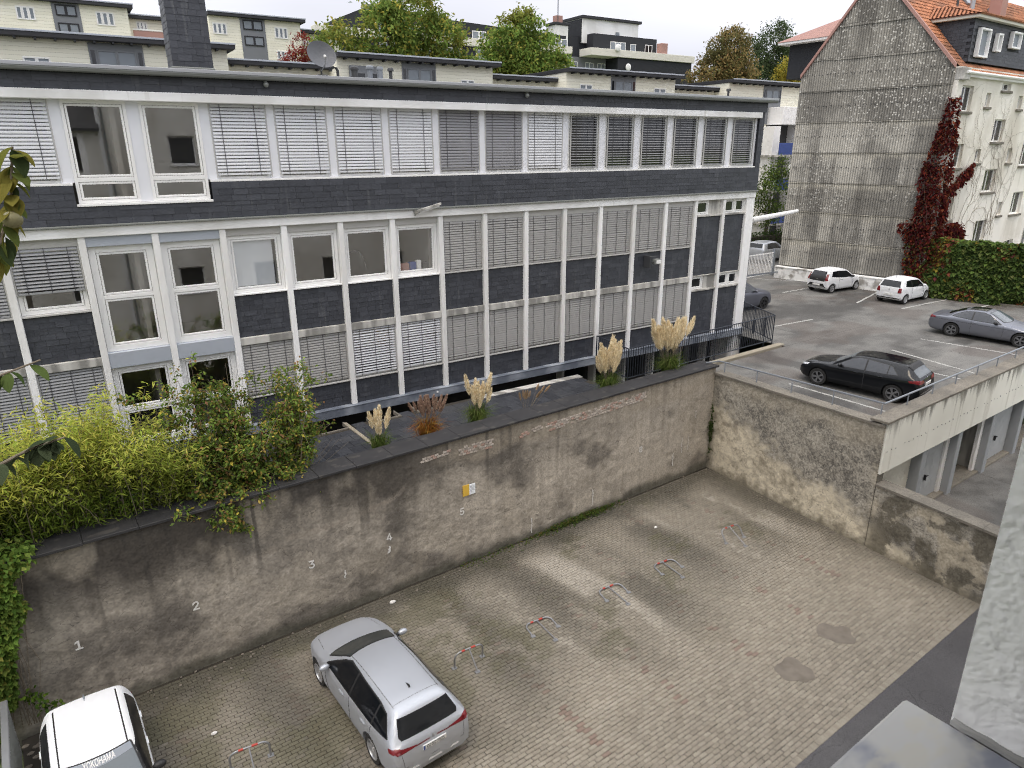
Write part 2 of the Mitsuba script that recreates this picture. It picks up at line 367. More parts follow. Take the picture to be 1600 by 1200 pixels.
def c_brickp(p, n, uv):
    b = mix((0.30, 0.26, 0.225), (0.44, 0.395, 0.35), uv[0])
    return mix(b, (0.33, 0.17, 0.13), uv[1] * 0.55) * (0.75 + 0.5 * noise(p.x * 40, p.z * 40, 1.0))
pr('m_brick', P(c_brickp), 0.95)
mat('m_leaf', {'type': 'principledthin', 'base_color': {'type': 'mesh_attribute', 'name': 'vertex_color'}, 'roughness': 0.55, 'diff_trans': 0.8, 'spec_trans': 0.0})
mat('m_leafsolid', {'type': 'diffuse', 'reflectance': {'type': 'mesh_attribute', 'name': 'vertex_color'}}, True)
pr('m_bark', (0.10, 0.085, 0.065), 0.9)
pr('m_twig', (0.17, 0.14, 0.105), 0.9)
pr('m_soil', (0.035, 0.03, 0.024), 0.95)
pr('m_grass', (0.10, 0.13, 0.05), 0.95)
pr('m_red', (0.38, 0.05, 0.035), 0.6)
pr('m_whitepaint', (0.62, 0.61, 0.59), 0.8)
pr('m_linepaint', (0.33, 0.33, 0.315), 0.85)
pr('m_yellow', (0.66, 0.42, 0.06), 0.5)
pr('m_paper', (0.74, 0.77, 0.80), 0.6)
pr('m_blue', (0.03, 0.06, 0.24), 0.5)
pr('m_plastic_dark', (0.05, 0.052, 0.056), 0.5)
pr('m_doorgrey', (0.36, 0.375, 0.385), 0.5)
pr('m_doorcream', (0.62, 0.60, 0.53), 0.55)
pr('m_pillar', (0.27, 0.285, 0.30), 0.7)
pr('m_hoop', (0.27, 0.275, 0.285), 0.4, metallic=0.5)
pr('m_woodstrip', (0.27, 0.24, 0.185), 0.85)
pr('m_fruit', (0.17, 0.155, 0.075), 0.6)

# ------------------------------------------------------------------ office frame: u along the facade, d into the building, z up
FD, FY, DZ = -0.064277, 20.3527, 3.6
MF = np.array([[math.cos(FD), -math.sin(FD), 0, 0], [math.sin(FD), math.cos(FD), 0, FY], [0, 0, 1, 0], [0, 0, 0, 1.0]])
def F(m): m.apply_transform(MF); return m
def fpt(u, d, z): return (MF @ np.array([u, d, z, 1.0]))[:3]
U0, PITCHU = -0.2182, 1.65436
post_u = lambda k: U0 + PITCHU * k

# ================================================================== THE SETTING
whole('ground', sheet(sbox(-900, -900, 900, 1200), -0.45), 'm_grass', kind='structure')
# deck (upper car park) and the terrain that carries the rear buildings
office_fp = Polygon([fpt(u, d, 0)[:2] for u, d in ((-12, 1.3), (26.4, 1.3), (26.4, 12), (-12, 12))])
area_way = Polygon([(-14, 19.05), (16.9, 18.42), (16.9, 16.86), (26.25, 16.86), (26.25, 18.75), (28.2, 20), (26.7, 26), (-14, 26)])
deck_poly = Polygon([(16.6, 16.0), (20.45, 15.9), (20.45, 9.2), (150, 9.2), (150, 60), (-60, 60), (-60, 33), (26, 30), (27.5, 19.5), (26.25, 18.75), (26.25, 16.2), (16.6, 16.2)])
whole('car_park_deck', trimesh.util.concatenate([sheet(deck_poly, DZ), sheet(Polygon([(26.2, 16.35), (28.4, 16.35), (27.6, 31), (26.6, 31)]), DZ - 0.004)]), 'm_deck', kind='structure')
hill = []
nx, ny = 30, 16
gx = np.linspace(-160, 300, nx); gy = np.linspace(50, 420, ny)
GX, GY = np.meshgrid(gx, gy)
GZ = 3.55 + np.clip((GY - 52) * 0.42, 0, 17) + 0.05 * np.clip(GY - 100, 0, 400) + 2 * (meshkit.noise(np.stack([GX * .03, GY * .03, GX * 0], -1)) - .5) * np.clip((GY - 52) / 30, 0, 1)
hv = np.stack([GX.ravel(), GY.ravel(), GZ.ravel()], 1)
hf = [(r * nx + c, r * nx + c + 1, (r + 1) * nx + c + 1, (r + 1) * nx + c) for r in range(ny - 1) for c in range(nx - 1)]
whole('hillside', (hv, np.array(hf)), 'm_grass', kind='structure', smooth=True)
# low yard in front of the garages
whole('garage_yard', sheet(sbox(19.95, -2, 45, 9.6), -0.02), 'm_deck', kind='structure')
# asphalt strip below the windows
whole('asphalt_driveway', bx(-14, 19.9, 0.35, 5.22, -0.4, -0.006), 'm_strip', kind='structure')

# ------------------------------------------------------------------ paved parking court
lot = 'parking_court'
used[lot] = 1
whole_lot = mikit.ply(bx(-1.66, 20.4, 5.22, 15.3, -0.3, -0.018), 'm_joint')
scene[lot] = whole_lot
labels[lot] = {'kind': 'structure'}
def paver_mesh(l, w):
    h, c = 0.0, 0.006
    o = [(-l / 2, -w / 2), (l / 2, -w / 2), (l / 2, w / 2), (-l / 2, w / 2)]
    i = [(x - math.copysign(c, x), y - math.copysign(c, y)) for x, y in o]
    V = [(x, y, -0.02) for x, y in o] + [(x, y, -0.002) for x, y in o] + [(x, y, 0.002) for x, y in i]
    Q = [(0, 1, 5, 4), (1, 2, 6, 5), (2, 3, 7, 6), (3, 0, 4, 7), (4, 5, 9, 8), (5, 6, 10, 9), (6, 7, 11, 10), (7, 4, 8, 11), (8, 9, 10, 11)]
    f = np.array(Q)
    return np.array(V), np.vstack([f[:, [0, 1, 2]], f[:, [0, 2, 3]]])
PV, PF = paver_mesh(0.1875, 0.0865)
RED = [0.95, 3.3, 5.62, 7.92, 10.35, 12.75, 15.2, 17.55]
cells = []
rowh = 0.0985
for r in range(int((15.18 - 5.36) / rowh)):
    y = 5.41 + r * rowh
    off = 0.0997 * (r % 2) + 0.012 * math.sin(r * 1.7)
    for c in range(111):
        x = -1.55 + off + c * 0.1985
        if x > 20.22: continue
        X_ = next((i for i, X in enumerate(RED) if abs(x - X) < 0.11), -1); red = X_ >= 0 and y > 7.6 and RNG.random() < (0.5 if X_ in (1, 3) else 0.25)
        cells.append((x, y, red))
cells = np.array([(x, y, float(r)) for x, y, r in cells])
n = len(cells)
rnd = RNG.random((n, 2)); zo = RNG.normal(0, 0.0016, n); tilt = RNG.normal(0, 0.004, (n, 2)); yaw = RNG.normal(0, 0.012, n)
jit = RNG.normal(0, 0.0018, (n, 2))
sub_v = PV[None] + np.zeros((n, 1, 1))
cy, sy = np.cos(yaw)[:, None], np.sin(yaw)[:, None]
lx, ly = sub_v[..., 0] * cy - sub_v[..., 1] * sy, sub_v[..., 0] * sy + sub_v[..., 1] * cy
lz = sub_v[..., 2] + zo[:, None] + lx * tilt[:, :1] + ly * tilt[:, 1:]
sag = 0.03 * (meshkit.noise(np.stack([cells[:, 0] * .5, cells[:, 1] * .5, cells[:, 0] * 0], -1), 4) - .5)
near = np.hypot(cells[:, 0], cells[:, 1]) + np.where(cells[:, 1] > 11.6 - 0.726 * (cells[:, 0] - 2.1), 0, 1000) + np.where(np.abs(cells[:, 0] - 4.8) < 1.0, 5, 0)
order = np.argsort(near); single = np.zeros(n, bool); single[order[:300]] = True
W = np.stack([lx + (cells[:, 0] + jit[:, 0])[:, None], ly + (cells[:, 1] + jit[:, 1])[:, None], lz], -1)
keep = np.where(~single)[0]
V = W[keep].reshape(-1, 3); Fq = (PF[None] + (np.arange(len(keep)) * len(PV))[:, None, None]).reshape(-1, 3)
UV = np.repeat(np.stack([rnd[keep, 0], cells[keep, 2] * (0.55 + 0.45 * rnd[keep, 1])], 1), len(PV), 0)
# soldier course along the asphalt edge
SV, SF = paver_mesh(0.094, 0.135)
sx = -1.6 + 0.0995 * np.arange(220)
SVs = (SV[None] + np.stack([sx, 5.29 + 0 * sx, RNG.normal(0, .002, 220)], 1)[:, None]).reshape(-1, 3)
SFs = (SF[None] + (np.arange(220) * len(SV))[:, None, None]).reshape(-1, 3) + len(V)
V = np.vstack([V, SVs]); Fq = np.vstack([Fq, SFs]); UV = np.vstack([UV, np.repeat(np.stack([RNG.random(220), 0 * sx], 1), len(SV), 0)])
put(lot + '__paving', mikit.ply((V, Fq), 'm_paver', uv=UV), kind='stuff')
variants = [mikit.ply((PV, PF), 'm_paver', uv=np.tile([[v, 0.0]], (len(PV), 1))) for v in (0.1, 0.3, 0.5, 0.7, 0.9)]
redv = mikit.ply((PV, PF), 'm_paver', uv=np.tile([[0.5, 0.8]], (len(PV), 1)))
for q in order[:300]:
    x, y, rd = cells[q]
    scene[sub(lot, 'paver')] = {**(redv if rd else variants[int(rnd[q, 0] * 5)]),
        'to_world': T4().translate([float(x + jit[q, 0]), float(y + jit[q, 1]), float(zo[q])]).rotate([0, 0, 1], float(np.degrees(yaw[q])))}
# two worn patches where mortar was spilled on the pavers, and small litter
def blob(x, y, r, sd, z=0.006, h=0.006, sq=1.0):
    a = np.linspace(0, 2 * math.pi, 40, endpoint=False)
    rr = r * (0.7 + 0.6 * meshkit.noise(np.stack([np.cos(a) * 1.6 + sd, np.sin(a) * 1.6, a * 0], -1), sd))
    m = prism(Polygon(np.stack([x + rr * np.cos(a), y + sq * rr * np.sin(a)], 1)), h); m.apply_translation([0, 0, z - h / 2]); return m
def c_mortar(p, n, uv):
    return mix((0.11, 0.094, 0.076), (0.20, 0.175, 0.145), fbm(p.x * 6, p.y * 6, 1.0, 4))
pr('m_mortar', P(c_mortar), 0.9)
part(lot, 'mortar_patch', blob(15.15, 6.85, 0.42, 3), 'm_mortar', label='larger brown mortar patch on the pavers')
part(lot, 'mortar_patch', blob(13.1, 6.75, 0.40, 8), 'm_mortar', label='brown mortar patch on the pavers nearer the asphalt')
deb = []
for i in range(240):
    t = RNG.random()
    if t < 0.6: x, y = RNG.uniform(-1, 20), 15.15 - abs(RNG.normal(0, 0.35))
    elif t < 0.8: x, y = 20.1 - abs(RNG.normal(0, 0.3)), RNG.uniform(5.5, 15)
    else: x, y = RNG.uniform(0, 20), RNG.uniform(9, 15)
    r = RNG.uniform(0.012, 0.035)
    m = trimesh.creation.icosphere(subdivisions=0, radius=r); m.apply_scale([1.3, 1, 0.6]); m.apply_transform(trimesh.transformations.rotation_matrix(RNG.random() * 6, [0, 0, 1]))
    m.apply_translation([x, y, 0.01]); deb.append(m)
part(lot, 'gravel', cat(deb), 'm_mortar', kind='stuff')
for x, y, r, lab in ((6.62, 14.75, 0.07, 'white stone lying by the old wall'), (1.55, 12.95, 0.05, 'crumpled white paper on the pavers beside the white car'), (15.3, 13.2, 0.05, 'small white scrap of paper in the far bays')):
    m = trimesh.creation.icosphere(subdivisions=1, radius=r); m.vertices *= 1 + 0.3 * (RNG.random((len(m.vertices), 1)) - .5); m.apply_scale([1.3, 0.9, 0.6]); m.apply_translation([x, y, 0.03])
    whole('stone' if r > .06 else 'paper_scrap', m, 'm_whitepaint', lab, 'stone' if r > .06 else 'litter')

# ------------------------------------------------------------------ old rendered wall along the court
WY, WT = 15.23, 4.04
wall = thing('court_wall', 'long old rendered wall with black stains and numbered bays behind the parked cars', 'wall')
nw = 260
wx = np.linspace(-12, 20.36, nw); wz = np.linspace(-0.2, WT, 34)
WX, WZ = np.meshgrid(wx, wz)
WYY = WY + 0.035 * (meshkit.fbm(np.stack([WX * .8, WZ * .8, WX * 0], -1), 4, 3) - .5) - 0.02 * np.clip(1 - WZ / .25, 0, 1)
wv = np.stack([WX.ravel(), WYY.ravel(), WZ.ravel()], 1)
wf = np.array([(r * nw + c, r * nw + c + 1, (r + 1) * nw + c + 1, (r + 1) * nw + c) for r in range(33) for c in range(nw - 1)])
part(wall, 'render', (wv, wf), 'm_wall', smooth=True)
part(wall, 'core', bx(-12, 20.34, WY + 0.03, 15.8, -0.3, WT - 0.01), 'm_conc')
x = -12.0
while x < 20.2:
    l = RNG.uniform(0.95, 1.05); x1 = min(x + l, 20.42)
    d = RNG.normal(0, .006)
    part(wall, 'coping_slab', xf(cbx(x + .004, x1 - .004, 15.14 + d, 15.90 + d, WT, WT + 0.07, .008), np.eye(4)), 'm_cop')
    x = x1
# brick showing where the render has fallen off
for (xa, za, xb, zb, hh) in ((7.95, 3.62, 8.9, 3.86, .2), (9.15, 3.5, 10.35, 3.76, .3), (11.3, 3.5, 12.2, 3.74, .12), (12.3, 3.44, 16.7, 3.86, .3)):
    L_ = xb - xa
    for row in range(max(2, int(hh / .072))):
        xx = xa + (0.06 if row % 2 else 0)
        while xx < xb - .1:
            zc = za + (xx - xa) / L_ * (zb - za - hh) + row * 0.072
            if RNG.random() < 0.88 and zc < WT - .1:
                m = cbx(xx, xx + .118, WY - .020 + RNG.normal(0, .005), WY + .03, zc, zc + .062, .006)
                put(sub(wall, 'brick'), mikit.ply(m, 'm_brick', uv=uvrow(m, RNG.random(), 1.0 if RNG.random() < .22 else 0.0)))
            xx += .128
# painted bay numbers and the yellow-and-white notice
for tx, x_, z_ in (('1', -0.41, 1.75), ('2', 1.93, 1.71), ('3', 4.70, 1.73), ('4', 6.87, 1.74), ('5', 9.20, 1.74), ('8', 16.56, 1.73)):
    m = meshkit.text_mesh(tx, 0.21, 0.004, bold=True); c = m.bounds.mean(0); m.apply_translation(-c)
    m.apply_transform(trimesh.transformations.rotation_matrix(math.pi / 2, [1, 0, 0])); m.apply_translation([x_, WY - .026, z_])
    part(wall, 'bay_number', m, 'm_whitepaint', label='white painted number %s on the old wall' % tx)
# flaked white paint marks
for x_, z_, h_, w_ in ((11.75, .38, .55, .05), (14.35, .55, .62, .05), (18.3, .85, .5, .05), (18.75, 1.3, .6, .035), (19.1, 1.3, .55, .03), (6.85, 1.35, .2, .1), (5.55, 1.1, .22, .05), (19.4, 2.4, .3, .03)):
    pts = [(x_ + w_ * (RNG.random() - .5), z_ + h_ * (t - .5)) for t in np.linspace(0, 1, 6)]
    pl = Polygon([(a - w_ * RNG.uniform(.15, .5), b) for a, b in pts] + [(a + w_ * RNG.uniform(.15, .5), b) for a, b in pts[::-1]])
    m = prism(pl.buffer(0), .004) if pl.is_valid else None
    if m is not None and len(m.faces):
        m.apply_transform(trimesh.transformations.rotation_matrix(math.pi / 2, [1, 0, 0])); m.apply_translation([0, WY - .018, 0])
        part(wall, 'paint_flake', m, 'm_whitepaint')
sg = thing('notice_sign', 'small notice board, half yellow and half white, above number 5', 'sign')
part(sg, 'yellow_panel', cbx(9.24, 9.45, WY - .05, WY - .02, 2.21, 2.55, .004), 'm_yellow')
part(sg, 'white_panel', cbx(9.452, 9.66, WY - .048, WY - .02, 2.21, 2.53, .004), 'm_paper')
part(sg, 'text_line', cat(*[bx(9.48, 9.48 + w, WY - .051, WY - .047, z, z + .008) for w, z in ((.13, 2.46), (.15, 2.42), (.11, 2.38), (.15, 2.34), (.09, 2.30))]), 'm_railgrey', kind='stuff')

# ------------------------------------------------------------------ side retaining wall, low wall, their copings
SX0, SY0, SX1, SY1 = 20.33, 15.3, 19.42, 5.4       # foot line
def sidex(y): return SX1 + (SX0 - SX1) * (y - SY1) / (SY0 - SY1)
def side_wall(name, label, y0, y1, t0, t1, cat_, thick=.4):
    k = thing(name, label, cat_)
    a, b = 90, 30
    Y, R = np.meshgrid(np.linspace(y1, y0, a), np.linspace(0, 1, b))
    top = t1 + (t0 - t1) * (y1 - Y) / (y1 - y0)
    Zs = -.2 + R * (top + .2)
    X = sidex(Y) + .06 * (meshkit.fbm(np.stack([Y * 1.1, Zs * 1.1, Y * 0], -1), 4, 9) - .5) - .05 * np.clip(1 - Zs / .3, 0, 1)
    v = np.stack([X.ravel(), Y.ravel(), Zs.ravel()], 1)
    f = np.array([(r * a + c, r * a + c + 1, (r + 1) * a + c + 1, (r + 1) * a + c) for r in range(b - 1) for c in range(a - 1)])
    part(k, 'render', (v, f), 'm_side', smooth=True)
    core = Polygon([(sidex(y1) + .04, y1), (sidex(y0) + .04, y0), (sidex(y0) + thick, y0), (sidex(y1) + thick, y1)])
    m = prism(core, min(t0, t1) + .2); m.apply_translation([0, 0, -.2]); part(k, 'core', m, 'm_conc')
    y = y1
    while y > y0 + .05:
        yb = max(y - 1.0, y0)
        def tz(q): return t1 + (t0 - t1) * (y1 - q) / (y1 - y0)
        pts = []
        for q in (y - .004, yb + .004):
            for dx in (-.06, thick + .03):
                for dz in (0.0, .075): pts.append((sidex(q) + dx, q, tz(q) + dz))
        part(k, 'coping_slab', hull(pts), 'm_conc'); y = yb
    return k
sw = side_wall('side_wall', 'tall retaining wall with grey render above a flaking cream lower part', 8.64, 15.28, 3.94, 3.76, 'retaining wall')
lw = side_wall('low_wall', 'low mottled wall with concrete coping beside the garage yard', 0.6, 8.62, 2.08, 2.08, 'wall', .42)

# ------------------------------------------------------------------ terrace behind the court wall
TZ = 3.6
terr = 'terrace'; used[terr] = 1
tp = Polygon([(-12, 15.85), (16.7, 15.85), (20.4, 15.85), (20.4, 16.12), (16.45, 16.12), (16.45, 18.62), (-12, 20.0)])
wells = [(6.5, 7.42), (8.25, 9.15), (9.85, 10.75)]
for a, b in wells: tp = tp.difference(sbox(a, 18.80 - .02 * (a - 7), b, 20.5))
scene[terr] = mikit.ply(xf(prism(tp, .5), trimesh.transformations.translation_matrix([0, 0, TZ - .52])), 'm_soil'); labels[terr] = {'kind': 'structure'}
tiles = []
def in_well(x, y): return any(a - .1 < x < b + .1 for a, b in wells) and y > 18.78 - .02 * (x - 8)
for r in range(10):
    for c in range(72):
        x = -5.6 + .4 * c + (.2 if r % 2 else 0); y = 16.05 + .4 * r
        yl = 19.26 - .0643 * x - (y - y)
        if y + .2 > 19.45 - .0485 * (x - 2) or (x > 16.25) or in_well(x, y + .12): continue
        tiles.append((x, y))
tiles.sort(key=lambda t: t[0] ** 2 + (t[1]) ** 2)
rest_v, rest_uv = [], []
for i, (x, y) in enumerate(tiles):
    m = cbx(x - .196, x + .196, y - .196, y + .196, TZ - .03, TZ + RNG.normal(0, .002), .005)
    r_ = RNG.random()
    if i < 300: put(sub(terr, 'slab'), mikit.ply(m, 'm_terr', uv=uvrow(m, r_, 0)))
    else: rest_v.append(m); rest_uv.append(uvrow(m, r_, 0))
if rest_v: put(terr + '__paving', mikit.ply(cat(rest_v), 'm_terr', uv=np.vstack(rest_uv)), kind='stuff')
# light well kerbs and divider strip
for i, (a, b) in enumerate(wells):
    k = thing('light_well', ['pale kerbed light well beside the wooden divider strip', 'middle of the three pale kerbed light wells under the office sill', 'light well farthest right of the three, below the tiny white socket'][i], 'light well', 'light wells along the office')
    yn = 18.80 - .02 * (a - 7); yf = yn + .5
    part(k, 'front_kerb', cbx(a, b, yn - .03, yn + .03, TZ - .1, TZ + .025, .006), 'm_conc')
    part(k, 'side_kerb', cbx(a - .05, a + .0, yn - .03, yf, TZ - .1, TZ + .025, .006), 'm_conc')
    part(k, 'side_kerb', cbx(b, b + .05, yn - .03, yf, TZ - .1, TZ + .025, .006), 'm_conc')
    if i == 9: part(k, 'pier', cbx(a + .1, a + .6, yf + .02, yf + .3, TZ - .9, TZ - .12, .01), 'm_conc')
whole('divider_strip', cbx(7.42, 7.53, 15.95, 19.25, TZ - .05, TZ + .03, .008), 'm_woodstrip', 'pale timber strip dividing the dark terrace beside the first pampas clump', 'edging')
edge = cat(*[F(cbx(12.1 + .75 * i, 12.1 + .75 * i + .74, -1.02, -.72, TZ - .06, TZ + .02, .006)) for i in range(6)])
part(terr, 'kerb_stone', edge, 'm_lintel', kind='stuff')
whole('areaway_floor', sheet(area_way, 0.6), 'm_conc', kind='structure')

# ------------------------------------------------------------------ white bay lines on the deck
def line(a, b, w=.10):
    a, b = np.array(a, float), np.array(b, float); t = (b - a) / np.linalg.norm(b - a); nrm = np.array([-t[1], t[0]]) * w / 2
    n_ = 24; off = np.linspace(0, 1, n_)
    L1 = [a + (b - a) * s + nrm * (1 + .25 * RNG.normal()) for s in off]; L2 = [a + (b - a) * s - nrm * (1 + .25 * RNG.normal()) for s in off]
    return sheet(Polygon([tuple(q) for q in L1 + L2[::-1]]).buffer(0), DZ + .005)
for a, b in (((39.0, 27.0), (40.8, 24.3)), ((36.4, 23.1), (40.8, 22.9)), ((37.1, 18.95), (42.2, 20.1)), ((37.6, 16.8), (42.1, 16.4)), ((41.0, 14.44), (43.3, 14.4)),
             ((28.95, 18.56), (31.75, 18.26)), ((29.3, 13.2), (28.5, 9.2)), ((32.1, 13.3), (32.65, 9.6)), ((27.4, 10.9), (27.45, 9.25)), ((25.1, 13.0), (25.3, 9.3)), ((21.95, 13.2), (21.95, 9.6)), ((36.0, 13.6), (36.4, 9.6))):
    part('car_park_deck', 'bay_line', line(a, b), 'm_linepaint')

# ================================================================== OFFICE BUILDING
off = thing('office_building', 'long white and slate office block with ribbon windows, white posts and external blinds', 'office building')
UL, UR = -6.6, 26.55
def op(name, mesh, m, **kw): return part(off, name, F(mesh), m, **kw)
# hollow structure
op('rear_block', bx(UL, UR, 3.2, 11.8, .6, 13.4), 'm_inner')
op('floor_slab', bx(UL, UR - .02, .34, 3.19, 3.62, 3.9), 'm_inner')
op('floor_slab', bx(UL, UR - .02, .34, 3.19, 6.40, 6.54), 'm_inner')
op('floor_slab', bx(UL, UR - .02, .34, 3.19, 9.72, 9.94), 'm_inner')
op('floor_slab', bx(UL, UR - .02, .34, 3.19, 13.06, 13.3), 'm_inner')
op('end_wall', bx(UR - .3, UR, .31, 11.8, .6, 9.95), 'm_white')
op('end_wall', bx(UR - .25, UR + .06, .02, 11.8, 9.98, 13.36), 'm_slate_back')
for k in (2.7, 6.4, 11.2): op('partition', bx(k - .06, k + .06, .36, 3.19, 3.9, 13.06), 'm_inner')
# horizontal bands
op('upper_band', cbx(UL, 26.3, -.16, .32, 12.845, 13.06, .012), 'm_white')
op('lower_band', cbx(UL, UR, -.04, .33, 9.67, 9.915, .012), 'm_white')
op('ledge', cbx(UL, UR + .03, -.12, .03, 9.917, 9.965, .008), 'm_gutter')
op('base_sill', cbx(UL, UR, -.08, .34, 3.62, 3.90, .01), 'm_zinc')
op('base_sill_flashing', xf(cbx(UL, UR, -.10, .32, 3.902, 3.925, .005), np.eye(4)), 'm_zinc')
op('basement_wall', bx(UL, UR, 1.5, 1.7, .4, 3.61), 'm_plastic_dark')
for u in np.arange(17.2, 26.4, 1.65):
    op('basement_post', bx(u, u + .12, 1.1, 1.49, .6, 3.6), 'm_white')
    op('basement_window', bx(u + .2, u + 1.5, 1.44, 1.48, 1.2, 3.2), 'm_darkglass')
op('end_pillar', cbx(26.05, UR, 0, .33, .6, 9.66, .012), 'm_white')
for k in range(-3, 16):
    u = post_u(k); op('post', cbx(u, u + .165, 0, .36, 3.925, 9.668, .012), 'm_white')

def window(name, u0, u1, z0, z1, d=.17, bars=(), fr=.07, label=None, glass='m_glass', outer='m_pvc', sash=True):
    """white frame with inner sash, pane; bars = heights of transoms"""
    k = sub(off, name)
    if label: labels[k] = {'label': label}
    zs = [z0] + list(bars) + [z1]; ms = []
    ms += [cbx(u0, u0 + fr, d, d + .09, z0, z1, .006), cbx(u1 - fr, u1, d, d + .09, z0, z1, .006)]
    for i, z in enumerate(zs):
        a, b = (z, z + fr) if i == 0 else ((z - fr, z) if i == len(zs) - 1 else (z - .05, z + .05))
        ms.append(cbx(u0 + fr, u1 - fr, d, d + .09, a, b, .006))
    put(k + '__frame', mikit.ply(F(cat(ms)), outer))
    for i in range(len(zs) - 1):
        a = zs[i] + (fr if i == 0 else .05); b = zs[i + 1] - (fr if i == len(zs) - 2 else .05)
        if sash:
            s = [cbx(u0 + fr + .012, u0 + fr + .062, d + .015, d + .07, a + .012, b - .012, .006), cbx(u1 - fr - .062, u1 - fr - .012, d + .015, d + .07, a + .012, b - .012, .006),
                 cbx(u0 + fr + .062, u1 - fr - .062, d + .015, d + .07, a + .012, a + .062, .006), cbx(u0 + fr + .062, u1 - fr - .062, d + .015, d + .07, b - .062, b - .012, .006)]
            put(sub(k, 'sash'), mikit.ply(F(cat(s)), outer))
        g = bx(0, 1, 0, 1, 0, 1)
        q = trimesh.Trimesh([[u0 + fr, d + .05, a], [u1 - fr, d + .05, a], [u1 - fr, d + .05, b], [u0 + fr, d + .05, b]], [[0, 1, 2], [0, 2, 3]], process=False)
        put(sub(k, 'pane'), mikit.ply(F(q), glass))
    return k

SLATS = [0]
def blind(u0, u1, z0, z1, tiltd, m, d=.10, pitch=.085, tapes=2, label=None, jag=0.0, depth=.08):
    k = sub(off, 'blind')
    if label: labels[k] = {'label': label}
    w = u1 - u0
    t = math.radians(tiltd + RNG.normal(0, 2.5)); pts = []
    for s in np.linspace(-.5, .5, 5): # curved slat, outer edge (negative d) low
        bow = .012 * (1 - 4 * s * s)
        pts.append((s * depth * math.cos(t) - bow * math.sin(t), s * depth * math.sin(t) + bow * math.cos(t)))
    Vs = [(-w / 2, a, b) for a, b in pts] + [(w / 2, a, b) for a, b in pts]
    fs = [(i, i + 1, 6 + i, 5 + i) for i in range(4)]
    mesh = trimesh.Trimesh(np.array(Vs), np.array([(a, b, c) for a, b, c, e in fs] + [(a, c, e) for a, b, c, e in fs]), process=False)
    rest = []
    nsl = int((z1 - z0 - .05) / pitch)
    base = mikit.ply(xf(mesh, trimesh.transformations.rotation_matrix(FD, [0, 0, 1])), m, smooth=True)
    for i in range(nsl):
        z = z1 - .04 - pitch * i + RNG.normal(0, .0025); c = fpt((u0 + u1) / 2, d, z)
        if SLATS[0] < 300:
            scene[sub(k, 'slat')] = {**base, 'to_world': T4().translate([float(v) for v in c]).rotate([0, 1, 0], float(RNG.normal(0, .12))).rotate([math.cos(FD), math.sin(FD), 0], float(RNG.normal(0, 2.2)))}
            SLATS[0] += 1
        else:
            q = xf(xf(mesh, trimesh.transformations.rotation_matrix(RNG.normal(0, .04), [1, 0, 0])), trimesh.transformations.rotation_matrix(RNG.normal(0, .002), [0, 1, 0])); q.apply_translation([(u0 + u1) / 2, d, z]); rest.append(q)
    if rest: put(sub(k, 'slats_joined'), mikit.ply(F(cat(rest)), m, smooth=True), kind='stuff')
    put(k + '__bottom_rail', mikit.ply(F(cbx(u0, u1, d - .025, d + .025, z1 - .05 - pitch * nsl - .03, z1 - .05 - pitch * nsl + .02, .004)), m))
    for f in ([.17, .80] if tapes == 2 else [.15, .5, .85]):
        u = u0 + w * f; put(sub(k, 'cord'), mikit.ply(F(bx(u - .007, u + .007, d - depth / 2 * math.cos(t) - .012, d - depth / 2 * math.cos(t) - .006, z0 + .02, z1)), 'm_cord'))
    for e in (u0 - .04, u1 + .012): put(sub(k, 'guide_rail'), mikit.ply(F(cbx(e, e + .028, d - .02, d + .03, z0 - .02, z1 + .02, .004)), 'm_header'))
    return k

# ---- top floor ribbon
def up(k): return post_u(k) + .20, post_u(k) + 1.575
ZT, ZB = 12.845, 10.96
op('upper_sill', cat(cbx(UL, up(1)[0] - .05, -.01, .3, ZB - .055, ZB - .003, .006), cbx(up(2)[1] + .05, 26.35, -.01, .3, ZB - .055, ZB - .003, .006)), 'm_pvc')
mats_up = {}
for k in range(-3, 16):
    a, b = up(k)
    lo = ZB if k not in (1, 2) else 10.47
    op('pier', cbx(b, up(k + 1)[0] if k < 15 else 26.3, .09, .3, (ZB if k != 1 else 10.47), ZT, .008), 'm_pier')
    if k in (1, 2):
        window('window', a, b, 10.47, ZT, d=.06, bars=(11.03,), fr=.075, label='tall top floor window, %s of the two without a blind' % ('left' if k == 1 else 'right'))
    elif k >= 10:
        window('window', a, b, ZB, ZT, d=.12, fr=.085, sash=False, glass='m_darkglass')
        blind(a + .10, b - .10, ZB + .10, ZT - .02, 20, 'm_slat_mid', d=.04, depth=.06, label=['first', 'second', 'third', 'fourth', 'fifth'][k - 10] + ' of the five open grey blinds at the right end of the top floor' if k < 15 else None)
    else:
        window('window', a, b, ZB, ZT, d=.17, fr=.07, sash=False)
        grey = k in (7, 8)
        blind(a, b, ZB + .05, ZT, 70 if grey else 63, 'm_slat_grey' if grey else 'm_slat_white', d=.09, label=('closed dark grey top floor blind, %s of the pair' % ('left' if k == 7 else 'right')) if grey else None)
op('wide_sill', cbx(up(1)[0] - .05, up(2)[1] + .04, -.05, .1, 10.405, 10.465, .006), 'm_pvc')
